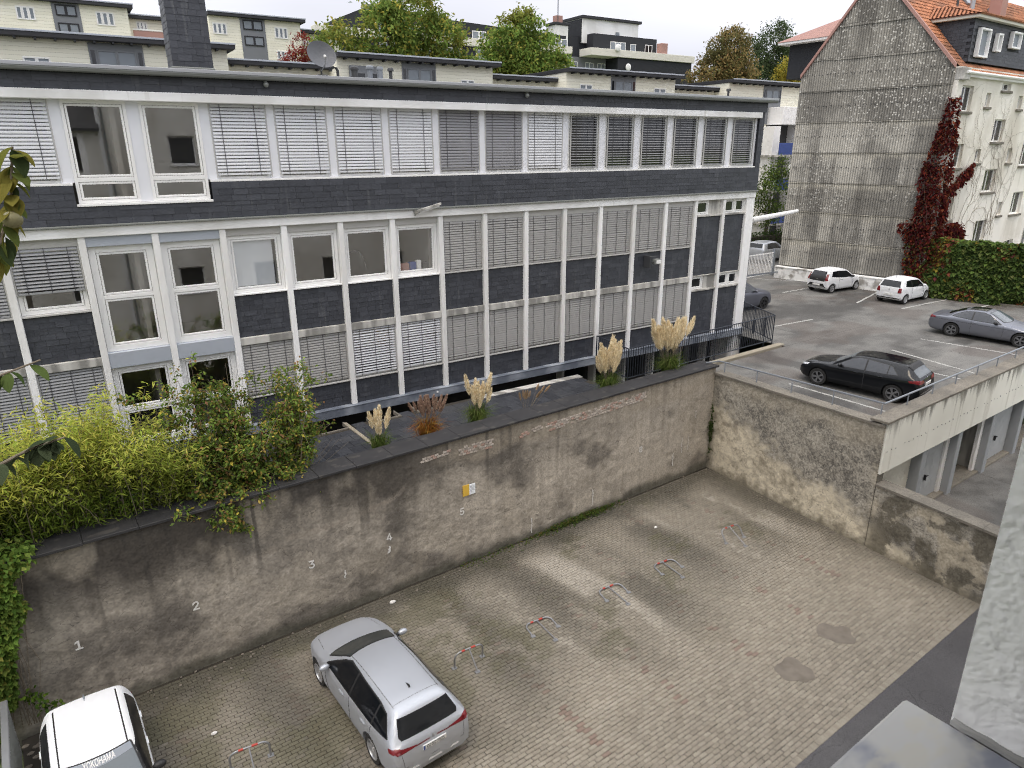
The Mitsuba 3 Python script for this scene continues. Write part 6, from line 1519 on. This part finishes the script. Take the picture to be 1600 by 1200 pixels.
foliage(k, 'ivy', [leaves(Pt, rg.normal(size=Pt.shape) * [.5, 1, .6] + [-.5, 0, -.7], .23 * rg.uniform(.7, 1.3, n_), .20, cl * 1.9, .1, 2)])

# dark red creeper on the house corner
k = thing('red_creeper', 'dark red creeper climbing the corner of the gable house', 'creeper')
packs = []
def creeper_pts(n_, fn, plane, seed):
    r_ = np.random.default_rng(seed); out = []
    while len(out) < n_:
        a, z = r_.uniform(-1, 6), r_.uniform(4.2, 14.2)
        w = fn(a, z) * (1.25 - .9 * meshkit.noise(np.array([a * 1.9, z * 1.5, 3.0]), 5))
        if r_.random() < w: out.append((a, z))
    return np.array(out)
fg = lambda a, z: (1 if a > -.45 and a < np.interp(z, [4.2, 5.5, 7, 8, 9.2, 10, 11, 12, 13, 14], [.55, .75, .85, .65, .6, .75, .6, .35, .14, .05]) else 0) or (.7 if .3 < a < 1.35 and abs(z - 7.0 - .5 * (a - .5)) < .75 * (1.5 - a) + .06 else 0)
ff = lambda a, z: 1 if (0 <= a < np.interp(z, [4.2, 6, 7, 8, 9.5, 10.3, 11.2, 12, 13, 14], [1.0, .7, .75, .75, .85, .75, .55, .7, .4, .12])) or (1.2 < a < np.interp(z, [4.2, 6.2, 7.0, 7.6, 8.0], [4.1, 4.0, 3.5, 2.6, 2.2]) and z < 7.6) or (.6 < a < 3.3 and abs(z - (9.3 + .5 * (a - .8))) < .35) else 0
for pts, kind_, sd in ((creeper_pts(3000, fg, 0, 1), 'g', 51), (creeper_pts(4600, ff, 1, 2), 'f', 52)):
    r_ = np.random.default_rng(sd); n_ = len(pts); off_ = .12 + .35 * r_.random(n_) ** 1.5 * np.clip((12.5 - pts[:, 1]) / 5, .25, 1)
    if kind_ == 'g': Pt = np.array([gp(GL - a, z, .12 + o) for (a, z), o in zip(pts, off_)])
    else: Pt = np.column_stack([41.98 + pts[:, 0], 17.95 - off_, pts[:, 1]])
    cl = mixc(n_, [(.11, .022, .022), (.17, .035, .025), (.06, .016, .02), (.22, .07, .035), (.10, .05, .03)], [4, 3, 3, 1.5, 1.5], r_)
    low = (pts[:, 1] < 6.6) & (r_.random(n_) < .25); cl[low] = mixc(low.sum(), [(.06, .08, .025), (.13, .13, .03)], [1, 1], r_)
    packs.append(leaves(Pt, r_.normal(size=Pt.shape) * .7 + ([-.6, 0, -.8] if kind_ == 'g' else [0, -.6, -.8]), .19 * r_.uniform(.6, 1.3, n_), .14, cl, .15, sd))
foliage(k, 'leaf_mass', packs)
def vine(pts0, n_, step, y, sd, up=1):
    r_ = np.random.default_rng(sd); out = []
    for x_, z_ in pts0:
        st = [(x_, z_, math.pi / 2 * up, .013, n_)]
        while st:
            a, b, th, rd, m_ = st.pop(); path = [(a, y, b)]
            for i in range(m_):
                th += r_.normal(0, .28); a += step * math.cos(th); b += step * math.sin(th); path.append((a, y + r_.normal(0, .01), b))
                if r_.random() < .16 and rd > .006 and m_ > 4: st.append((a, b, th + r_.choice([-1, 1]) * r_.uniform(.4, 1.0), rd * .7, int(m_ * .6)))
            if len(path) > 2: out.append(tube(path, np.linspace(rd, rd * .4, len(path)), 4))
    return out
vn = vine([(44.6, 6.5), (45.0, 6.4), (45.4, 6.2), (46.0, 6.6)], 26, .24, 17.95, 61) + vine([(49.3, 6.3), (49.7, 6.5), (50.2, 6.4), (49.0, 6.8)], 24, .24, 17.95, 62)
part(k, 'bare_vine', cat(vn), 'm_twig', label='leafless vine stems spread over the pale house front')

# ------------------------------------------------------------------ pampas clumps on the terrace
def spindle(p0, dirn, L_, r_, rgx, cols):
    """feathery plume: fibres along an axis"""
    n_ = 300; t = rgx.random(n_) ** .8; dirn = dirn / np.linalg.norm(dirn)
    a = np.cross(dirn, [0.3, 1, .1]); a /= np.linalg.norm(a); b = np.cross(dirn, a); ph = rgx.uniform(0, 6.28, n_)
    rad = r_ * (np.sin(np.clip(t * 1.02 + .06, 0, 1) * math.pi) ** .7) * rgx.uniform(.35, 1, n_)
    Pt = p0 + dirn * (t * L_)[:, None] + (a * np.cos(ph)[:, None] + b * np.sin(ph)[:, None]) * rad[:, None] * .7
    D = dirn * 1.0 + (a * np.cos(ph)[:, None] + b * np.sin(ph)[:, None]) * .33 + rgx.normal(0, .08, (n_, 3))
    return leaves(Pt, D, L_ * .22, .016, np.array(cols)[rgx.integers(len(cols), size=n_)] * rgx.uniform(.82, 1.12, (n_, 1)), .02, 3)
def core_spindle(p0, dirn, L_, r_):
    t = np.linspace(0, 1, 7); dirn = dirn / np.linalg.norm(dirn); return tube([p0 + dirn * L_ * q for q in t], np.maximum(r_ * .38 * np.sin(t * math.pi) ** .7, .004), 7)
def pampas(name, label, cat_, x, y, plumes, blade_n, blade_h, plume_cols, blade_cols, seed, L_=.42, r_=.075, hz=1.3, spread=.3, dense=True):
    rgx = np.random.default_rng(seed); k = thing(name, label, cat_); base = np.array([x, y, TZ])
    for i in range(plumes):
        a = rgx.uniform(0, 6.28); lean = rgx.uniform(.02, 1) ** .7 * spread; dv = np.array([math.cos(a) * lean * 1.3, math.sin(a) * lean * .5, 1.0])
        hh = hz * rgx.uniform(.78, 1.04); top = base + dv * hh; start = top - dv / np.linalg.norm(dv) * L_
        pk = sub(k, 'plume'); l_ = L_ * rgx.uniform(.8, 1.15)
        V, Fc, C = spindle(start, dv, l_, r_, rgx, plume_cols)
        put(pk, mikit.ply((V, Fc), 'm_leafsolid', color=np.clip(C, 0, 1)))
        if dense: put(pk + '__core', mikit.ply(core_spindle(start, dv, l_, r_), 'm_plume', smooth=True))
        put(pk + '__stem', mikit.ply(tube([base + [rgx.normal(0, .05), rgx.normal(0, .05), 0], start + dv * .05], .006, 4), 'm_twig'))
    rgx2 = np.random.default_rng(seed + 1); Vs = []
    packs = []
    n_ = blade_n; a = rgx2.uniform(0, 6.28, n_); out = rgx2.uniform(.15, 1.0, n_) * blade_h * .75
    P0 = base + np.column_stack([rgx2.normal(0, .09, n_), rgx2.normal(0, .07, n_), 0 * a]); hd = np.column_stack([np.cos(a), np.sin(a) * .75, 0 * a])
    hh = blade_h * rgx2.uniform(.55, 1.0, n_)
    q1 = P0 + hd * (out * .35)[:, None] + np.array([0, 0, 1]) * (hh * .75)[:, None]; q2 = P0 + hd * (out)[:, None] + np.array([0, 0, 1]) * (hh * rgx2.uniform(.45, 1.0, n_))[:, None]
    s = np.column_stack([-np.sin(a), np.cos(a), 0 * a]) * .008
    V = np.stack([P0 - s, P0 + s, q1 + s, q1 - s, q2], 1).reshape(-1, 3); b = np.arange(n_)[:, None] * 5
    Fc = np.concatenate([b + [0, 1, 2], b + [0, 2, 3], b + [3, 2, 4]], 1).reshape(-1, 3)
    C = np.repeat(mixc(n_, blade_cols, [1] * len(blade_cols), rgx2), 5, 0)
    foliage(k, 'blades', [(V, Fc, C)])
pr('m_plume', (.74, .64, .43), .9)
CR = [(.88, .79, .57), (.80, .69, .46), (.93, .86, .68), (.70, .58, .38)]
GB = [(.08, .13, .03), (.12, .17, .04), (.15, .18, .06)]
pampas('pampas_grass', 'small pampas clump with four cream plumes beside the timber strip', 'pampas grass', 7.32, 16.42, 6, 220, .85, CR, GB, 71, L_=.50, r_=.085, hz=1.30, spread=.26)
pampas('pampas_grass', 'pampas clump with slim upright plumes, second from the tall shrub', 'pampas grass', 10.55, 16.32, 12, 480, 1.0, CR, GB, 72, L_=.55, r_=.085, hz=1.62, spread=.34)
pampas('pampas_grass', 'full pampas clump at the left end of the dark railing', 'pampas grass', 15.75, 16.15, 24, 520, 1.05, CR, GB, 73, L_=.66, r_=.115, hz=1.85, spread=.36)
pampas('pampas_grass', 'tallest and fullest pampas clump, in front of the dark railing', 'pampas grass', 18.75, 16.08, 36, 760, 1.25, CR, GB, 74, L_=.74, r_=.12, hz=2.2, spread=.36)
pampas('silver_grass', 'reddish brown ornamental grass with orange leaves on the terrace', 'ornamental grass', 8.85, 16.38, 26, 520, .95, [(.44, .31, .23), (.54, .40, .30), (.33, .20, .16)], [(.34, .15, .03), (.28, .09, .03), (.36, .22, .05)], 75, L_=.36, r_=.045, hz=1.42, spread=.5, dense=False)
pampas('dry_grass', 'small dry straw coloured grass tuft on the terrace', 'dry grass', 12.25, 16.25, 10, 60, .3, [(.46, .34, .22), (.38, .27, .17)], [(.3, .22, .12)], 76, L_=.24, r_=.035, hz=.95, spread=.85, dense=False)

# ------------------------------------------------------------------ bamboo and tall shrub at the left
rg = np.random.default_rng(81)
k = thing('bamboo', 'dense yellow green bamboo behind the left end of the old wall', 'bamboo')
culm, Pt, D, ct = [], [], [], []
env = lambda x: np.interp(x, [-4.5, -3.2, -2.0, -1.0, .2, 1.2, 2.0, 2.6], [1.7, 2.1, 2.3, 2.6, 3.15, 2.9, 2.2, 1.2])
for i in range(430):
    x = rg.uniform(-4.5, 2.45); y = rg.uniform(15.75, 17.3); hh = env(x) * rg.uniform(.55, 1.05)
    lean = np.array([rg.normal(0, .22), rg.normal(-.12, .2), 0]); b0 = np.array([x, y, TZ])
    pth = np.array([b0 + lean * hh * t * t + [0, 0, hh * t] for t in np.linspace(0, 1, 5)]); culm.append(tube(pth, np.linspace(.011, .004, 5), 4))
    m_ = int(120 * hh / 2); t = rg.random(m_) ** .75 * .9 + .12
    q = b0 + lean * hh * (t * t)[:, None] + np.array([0, 0, 1]) * (hh * t)[:, None] + rg.normal(0, .11, (m_, 3)); Pt.append(q)
    D.append(np.column_stack([rg.normal(0, 1, m_), rg.normal(-.25, 1, m_), rg.normal(.05, .5, m_)])); ct.append(np.clip(t + rg.normal(0, .15, m_), 0, 1))
Pt, D, ct = np.vstack(Pt), np.vstack(D), np.hstack(ct); n_ = len(Pt)
yel = np.clip((Pt[:, 2] - 4.1) / 1.7 + 1.1 * (meshkit.noise(Pt * 1.1, 4) - .5), 0, 1)[:, None]
cl = mixc(n_, [(.09, .13, .02), (.13, .17, .03), (.06, .095, .018)], [2, 2, 1], rg) * (1 - yel) + mixc(n_, [(.30, .31, .06), (.23, .27, .05), (.38, .35, .09)], [2, 3, 1], rg) * yel
part(k, 'culms', cat(culm), 'm_twig', kind='stuff'); foliage(k, 'leaf_mass', [leaves(Pt, D, .17 * rg.uniform(.7, 1.3, n_), .032, cl * 1.5, .12, 5)])
def shrub(label, cx_, cy_, spec, n_st, seed, cols, wts, leaf=.07, name='tall_shrub'):
    r_ = np.random.default_rng(seed); k = thing(name, label, 'shrub'); st, Pt, D = [], [], []
    for i in range(n_st):
        s = spec[r_.integers(len(spec))]; tgt = np.array(s[:3]) + r_.normal(0, 1, 3) * np.array(s[3:])
        b0 = np.array([cx_ + r_.normal(0, .3), cy_ + r_.normal(0, .15), TZ]); mid = (b0 + tgt) / 2 + [r_.normal(0, .15), r_.normal(0, .1), .25]
        t = np.linspace(0, 1, 9)[:, None]; pth = (1 - t) ** 2 * b0 + 2 * t * (1 - t) * mid + t * t * tgt + r_.normal(0, .015, (9, 3)); st.append(tube(pth, np.linspace(.014, .003, 9), 4))
        for j in range(5):
            a = pth[r_.integers(3, 9)]; e = a + r_.normal(0, .26, 3) + [0, 0, .08]; st.append(tube([a, (a + e) / 2 + r_.normal(0, .02, 3), e], [.006, .004, .002], 3))
            m_ = r_.integers(22, 44); tt = r_.random((m_, 1)); Pt.append(a + (e - a) * tt + r_.normal(0, .05, (m_, 3))); D.append(r_.normal(size=(m_, 3)) + [0, -.3, -.1])
    Pt, D = np.vstack(Pt), np.vstack(D); n_ = len(Pt); tone = (.65 + .7 * meshkit.noise(Pt * 1.7, seed))[:, None]
    part(k, 'stems', cat(st), 'm_twig'); foliage(k, 'leaf_mass', [leaves(Pt, D, leaf * 1.3 * r_.uniform(.5, 1.5, n_), leaf * .85, mixc(n_, cols, wts, r_) * tone * 1.9, .1, seed)])
SC = [(.075, .115, .025), (.11, .15, .03), (.05, .075, .02), (.19, .15, .04), (.14, .08, .04), (.30, .26, .05)]
shrub('tall leafy shrub with reddish twig tips in front of the stairwell windows', 3.3, 16.35, [(2.6, 16.3, 6.3, .40, .3, .35), (3.3, 16.5, 6.4, .3, .3, .35), (2.9, 16.0, 5.2, .45, .3, .4), (3.6, 15.9, 4.9, .4, .25, .4), (3.5, 15.6, 4.2, .5, .2, .35), (2.5, 15.9, 4.6, .45, .25, .4), (2.75, 15.1, 3.75, .28, .12, .25), (2.4, 15.75, 4.3, .4, .2, .3), (3.4, 15.5, 4.5, .4, .2, .35), (3.3, 16.6, 5.8, .5, .4, .3)], 135, 91, SC, [4, 3, 3, 1.5, 1, .5])
shrub('looser shrub leaning right over the old wall coping', 4.6, 16.35, [(5.0, 16.5, 6.0, .25, .3, .35), (4.9, 16.2, 5.1, .35, .3, .35), (5.5, 16.4, 5.0, .3, .2, .25), (4.7, 15.8, 4.3, .35, .2, .25), (4.4, 15.7, 4.0, .4, .2, .2)], 52, 92, SC, [4, 3, 2, 1.5, 1, .6])
r_ = np.random.default_rng(93); tw = []
for i in range(16):
    b0 = np.array([4.95 + r_.normal(0, .1), 16.2, TZ]); e = np.array([5.7 + r_.normal(0, .4), 16.3 + r_.normal(0, .2), 4.2 + abs(r_.normal(0, .45))]); tw.append(tube([b0, (b0 + e) / 2 + r_.normal(0, .08, 3), e], [.008, .005, .002], 4))
whole('bare_twigs', cat(tw), 'm_twig', 'bare pale twigs right of the leaning shrub', 'twigs')

# ivy over the left end of the wall
rg = np.random.default_rng(95); k = thing('wall_ivy', 'bright green ivy hanging over the left end of the old wall', 'ivy')
n_ = 5200; z = rg.uniform(.35, 4.5, n_); wid = np.interp(z, [.3, .9, 1.4, 2.0, 2.6, 3.2, 3.8, 4.2, 4.6], [.12, .35, .45, .50, .62, .85, .70, 1.1, .8])
x = -1.95 + wid * 1.35 * rg.random(n_) ** .75 - .25; y = 15.1 - .45 * rg.random(n_) * np.clip(wid, .2, .6) + np.where(z > 4.0, rg.uniform(-.2, .7, n_), 0)
keep = meshkit.noise(np.column_stack([x * 2.2, z * 2.2, y]), 7) > .34; Pt = np.column_stack([x, y, z])[keep]; n_ = len(Pt)
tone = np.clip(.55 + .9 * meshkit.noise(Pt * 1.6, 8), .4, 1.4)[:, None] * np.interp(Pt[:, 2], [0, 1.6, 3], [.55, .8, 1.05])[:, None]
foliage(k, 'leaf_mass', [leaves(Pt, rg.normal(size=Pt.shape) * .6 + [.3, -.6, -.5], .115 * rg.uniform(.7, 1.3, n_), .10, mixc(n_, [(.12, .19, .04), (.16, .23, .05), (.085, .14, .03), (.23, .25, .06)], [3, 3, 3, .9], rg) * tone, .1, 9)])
st = []
for i in range(26):
    a = rg.uniform(-2.1, -1.2); st.append(tube([(a, 15.15, .3), (a + rg.normal(0, .2), 15.08, 1.8), (a + rg.normal(0, .35), 15.1, 4.05)], .007, 4))
st += [tube([(-1.5, 15.0, 1.2), (-1.1, 14.7, .95), (-.75, 14.5, .6)], .006, 4)]
part(k, 'stems', cat(st), 'm_twig')
n_ = 170; t = rg.random(n_); Pt = np.array([-1.5, 15.0, 1.2]) + np.array([.8, -.55, -.65]) * t[:, None] + rg.normal(0, .09, (n_, 3)); foliage(k, 'trailing_leaves', [leaves(Pt, rg.normal(size=(n_, 3)), .10, .075, mixc(n_, [(.05, .09, .02), (.08, .13, .02)], [1, 1], rg), .1, 4)])
# weeds along the wall foot
k = thing('weeds', 'low green weeds along the foot of the old wall', 'weeds', kind='stuff')
n_ = 1500; x = np.concatenate([rg.normal(13.9, .7, n_ // 2), rg.normal(12.9, .9, n_ // 4), rg.uniform(9, 15.5, n_ - n_ // 2 - n_ // 4)]); Pt = np.column_stack([x, 15.16 - np.abs(rg.normal(0, .13, n_)), .02 + .14 * rg.random(n_) * np.exp(-((x - 13.7) / 1.6) ** 2)])
scene[k] = mikit.ply(leaves(Pt, rg.normal(size=Pt.shape) + [0, -.2, .7], .085, .04, mixc(n_, [(.06, .10, .025), (.09, .13, .03), (.12, .11, .04)], [2, 2, 1], rg), .2, 5)[:2], 'm_leaf', color=np.repeat(mixc(n_, [(.06, .10, .025), (.09, .13, .03), (.14, .12, .04)], [2, 2, 1], rg), 4, 0))
k = thing('corner_plant', 'green fern like plant growing in the corner between the two walls', 'weeds', kind='stuff')
n_ = 260; Pt = np.column_stack([20.22 - np.abs(rg.normal(0, .05, n_)), 15.12 - np.abs(rg.normal(0, .05, n_)), rg.choice([1.75, 1.35, 2.35, .8], n_, p=[.5, .25, .15, .1]) + rg.normal(0, .16, n_)])
scene[k] = mikit.ply(leaves(Pt, rg.normal(size=Pt.shape), .09, .05, np.ones((n_, 3)), .2, 6)[:2], 'm_leaf', color=np.repeat(mixc(n_, [(.03, .05, .015), (.05, .08, .02)], [1, 1], rg), 4, 0))

# ------------------------------------------------------------------ boundary fence at the lower left
k = thing('boundary_fence', 'grey metal fence with ribbed panels at the lower left corner', 'fence')
part(k, 'top_rail', cbx(-1.86, -1.74, 6, 14.75, 1.32, 1.40, .01), 'm_metal')
for y in (14.7, 12.2, 9.7, 7.2): part(k, 'post', cbx(-1.84, -1.76, y, y + .08, 0, 1.32, .008), 'm_metal')
for z in np.arange(.08, 1.28, .1): part(k, 'slat', cbx(-1.79, -1.755, 6, 14.68, z, z + .085, .01), 'm_gutter')
whole('soil_strip', bx(-1.75, -1.3, 5.3, 15.15, -.02, .02), 'm_soil', kind='structure')
whole('leaf_litter', (lambda P_: cat(*[xf(sphere((0, 0, 0), .05, (1.4, 1, .25), 1), trimesh.transformations.translation_matrix(q)) for q in P_]))(np.column_stack([rg.uniform(-1.7, -1.2, 60), rg.uniform(11, 15, 60), .03 + 0 * rg.random(60)])), 'm_mortar', 'brown leaf litter along the boundary fence', 'leaf litter', kind='stuff')

# ------------------------------------------------------------------ near tree branches reaching into view at the left
k = thing('fruit_tree', 'near fruit tree with large green leaves and one fruit at the left edge', 'tree')
trunk = tube([(-1.7, 4.6, -.1), (-1.75, 4.7, 5), (-1.55, 4.7, 9.6), (-1.3, 4.7, 11.0)], [.16, .13, .08, .05], 8)
b1 = [(-1.3, 4.7, 10.9), (-.5, 4.5, 11.15), (-.15, 4.2, 11.1), (-.02, 4.02, 11.3), (.06, 4.05, 11.5), (.11, 4.09, 11.72)]
b2 = [(-1.5, 4.7, 10.0), (-.8, 4.8, 10.45), (-.3, 4.8, 10.44), (.03, 4.72, 10.55)]
b3 = [(-1.55, 4.7, 9.7), (-.7, 4.4, 10.05), (-.35, 4.2, 10.12), (-.1, 4.12, 10.24), (.05, 4.07, 10.28)]
part(k, 'trunk', trunk, 'm_bark', smooth=40)
rg = np.random.default_rng(97)
def big_leaf(p0, d, L_, W_, curl):
    d = d / np.linalg.norm(d); s = np.cross(d, [0, 0, 1.0]); s /= np.linalg.norm(s); nr = np.cross(s, d); V = []
    ts = np.linspace(0, 1, 8)
    for t in ts:
        w = W_ / 2 * (math.sin(min(1, t * 1.02) * math.pi) ** .75 if 0 < t < 1 else 0.02); c = p0 + d * L_ * t - nr * curl * L_ * t * t
        V += [c + s * w + nr * w * .35, c, c - s * w + nr * w * .35]
    f = []
    for i in range(7):
        for j in range(2): a = i * 3 + j; f += [(a, a + 1, a + 4), (a, a + 4, a + 3)]
    return np.array(V), np.array(f)
for pts, n_, tone, cols in ((b1, 48, 1, [(.15, .16, .035), (.10, .125, .035), (.19, .17, .04), (.05, .07, .03)]), (b2, 20, .8, [(.07, .105, .035), (.10, .14, .045)]), (b3, 28, .62, [(.07, .09, .05), (.055, .075, .04)])):
    part(k, 'branch', tube(pts, np.linspace(.016, .005, len(pts)), 6), 'm_twig', smooth=40)
    P_ = np.array(pts); tt = np.linspace(0, 1, len(pts))
    for i in range(n_):
        t = rg.uniform(.40, 1.0); p0 = np.array([np.interp(t, tt, P_[:, j]) for j in range(3)])
        d = np.array([rg.normal(0, .6), rg.normal(0, .6), rg.normal(-.75, .35)]); zc = (p0[2] - 10.9) / .7
        V, f = big_leaf(p0 + rg.normal(0, .006, 3), d, rg.uniform(.09, .14), rg.uniform(.055, .08), rg.uniform(.1, .35))
        c = np.array(cols[rg.integers(len(cols))]) * rg.uniform(.85, 1.15)
        if n_ == 48 and zc < .3: c = np.array((.055, .07, .035)) * rg.uniform(.8, 1.2)
        put(sub(k, 'leaf'), mikit.ply((V, f), 'm_leaf', color=np.tile(c, (len(V), 1)), smooth=True))
s = trimesh.creation.icosphere(subdivisions=3, radius=.042); s.apply_scale([1, 1, .92]); s.apply_translation([.045, 4.0, 11.40]); part(k, 'fruit', s, 'm_fruit', smooth=True)

# ================================================================== THE BUILDING THE PICTURE IS TAKEN FROM (window jamb, sill, its facade mirrored in the office panes)
b_ = thing('window_building', 'white rough rendered window jamb and stone sill of the near house at the right edge', 'house')
opening = sbox(-1.0, 10.76, 1.112, 12.35)
own = [(-8, 10.9), (5.0, 11.0), (8.6, 11.0), (12.4, 11.0), (16.2, 11.0), (20, 11), (-4.2, 7.8), (-.4, 7.8), (4.6, 7.8), (8.4, 7.8), (12.2, 7.8), (16.0, 7.8), (20, 7.8), (-4.2, 4.4), (-.4, 4.4), (4.6, 4.4), (8.4, 4.4), (12.2, 4.4), (16, 4.4)]
lowp = sbox(-14, -.2, 2.1, 12.7).difference(opening); hip = sbox(2.1, -.2, 30, 16.2)
for x, z in own:
    q = sbox(x, z, x + 1.25, z + 1.4); lowp = lowp.difference(q); hip = hip.difference(q)
def upright(poly, y0, y1):
    m = prism(poly, y1 - y0); m.apply_transform(np.array([[1, 0, 0, 0], [0, 0, 1, 0], [0, 1, 0, 0], [0, 0, 0, 1.]])); m.apply_translation([0, y0, 0])
    if m.volume < 0: m.invert()
    return m
reveal = sbox(-1.12, 10.60, 1.40, 12.5).difference(opening)
part(b_, 'jamb', upright(reveal, -.16, .302), 'm_stucco')
part(b_, 'wall', upright(lowp.difference(sbox(-1.12, 10.60, 1.40, 12.5)), -.14, .298), 'm_house')
part(b_, 'wall', upright(hip, -.14, .32), 'm_house')
part(b_, 'room', cat(bx(-4, 4, -4.2, -4, 9, 13), bx(-4, 4, -4, -.15, 9.2, 9.4), bx(-4, 4, -4, -.15, 12.75, 12.9), bx(-4.2, -4, -4.2, -.15, 9, 13), bx(4, 4.2, -4.2, -.15, 9, 13)), 'm_inner')
part(b_, 'back', bx(-14, 30, -10, -9.8, -.2, 12.6), 'm_house')
part(b_, 'sill', cbx(-1.3, 1.106, -.1, .372, 10.755, 10.80, .006), 'm_stone')
part(b_, 'mortar_fillet', tube([(1.112 + rg.normal(0, .002), y, 10.801) for y in np.linspace(-.1, .298, 24)], [.007 + .004 * rg.random() for _ in range(24)], 8), 'm_lintel', smooth=40)
for x, z in own:
    w = sub(b_, 'window'); put(w + '__frame', mikit.ply(cat(cbx(x, x + .08, .05, .14, z, z + 1.4, .006), cbx(x + 1.17, x + 1.25, .05, .14, z, z + 1.4, .006), cbx(x + .08, x + 1.17, .05, .14, z, z + .08, .006), cbx(x + .08, x + 1.17, .05, .14, z + 1.32, z + 1.4, .006)), 'm_pvc'))
    put(w + '__pane', mikit.ply(bx(x + .08, x + 1.17, .085, .10, z + .08, z + 1.32), 'm_darkglass')); put(w + '__sill', mikit.ply(cbx(x - .1, x + 1.35, .10, .40, z - .07, z - .002, .008), 'm_white'))
part(b_, 'downpipe', tube([(2.3, .42, 0), (2.3, .42, 16.1)], .055, 8), 'm_gutter', smooth=40)
part(b_, 'corner_strip', cbx(2.02, 2.2, .30, .36, 0, 16.2, .01), 'm_white')
part(b_, 'roof', hull([(-14, .7, 12.6), (2.1, .7, 12.6), (-14, .7, 12.72), (2.1, .7, 12.72), (-14, -5, 16.5), (2.1, -5, 16.5), (-14, -9.8, 12.6), (2.1, -9.8, 12.6)]), 'm_fascia')
part(b_, 'roof', hull([(2.1, .8, 16.2), (30, .8, 16.2), (2.1, -5, 20), (30, -5, 20), (2.1, -9.9, 16.2), (30, -9.9, 16.2)]), 'm_fascia')
for base_, grp in (('parked_car', 'parked cars'), ('pampas_grass', 'pampas clumps along the terrace edge'), ('terraced_house', 'cream row houses behind the office'), ('hillside_house', 'cream houses up the hillside'), ('leafy_tree', 'leafy trees behind the office'), ('sill_box', 'boxes on the office window sill'), ('paper_scrap', 'litter on the pavers'), ('tall_shrub', 'shrubs behind the old wall')):
    for k_ in list(labels):
        if k_ == base_ or (k_.startswith(base_ + '_') and k_[len(base_) + 1:].isdigit()): labels[k_]['group'] = grp
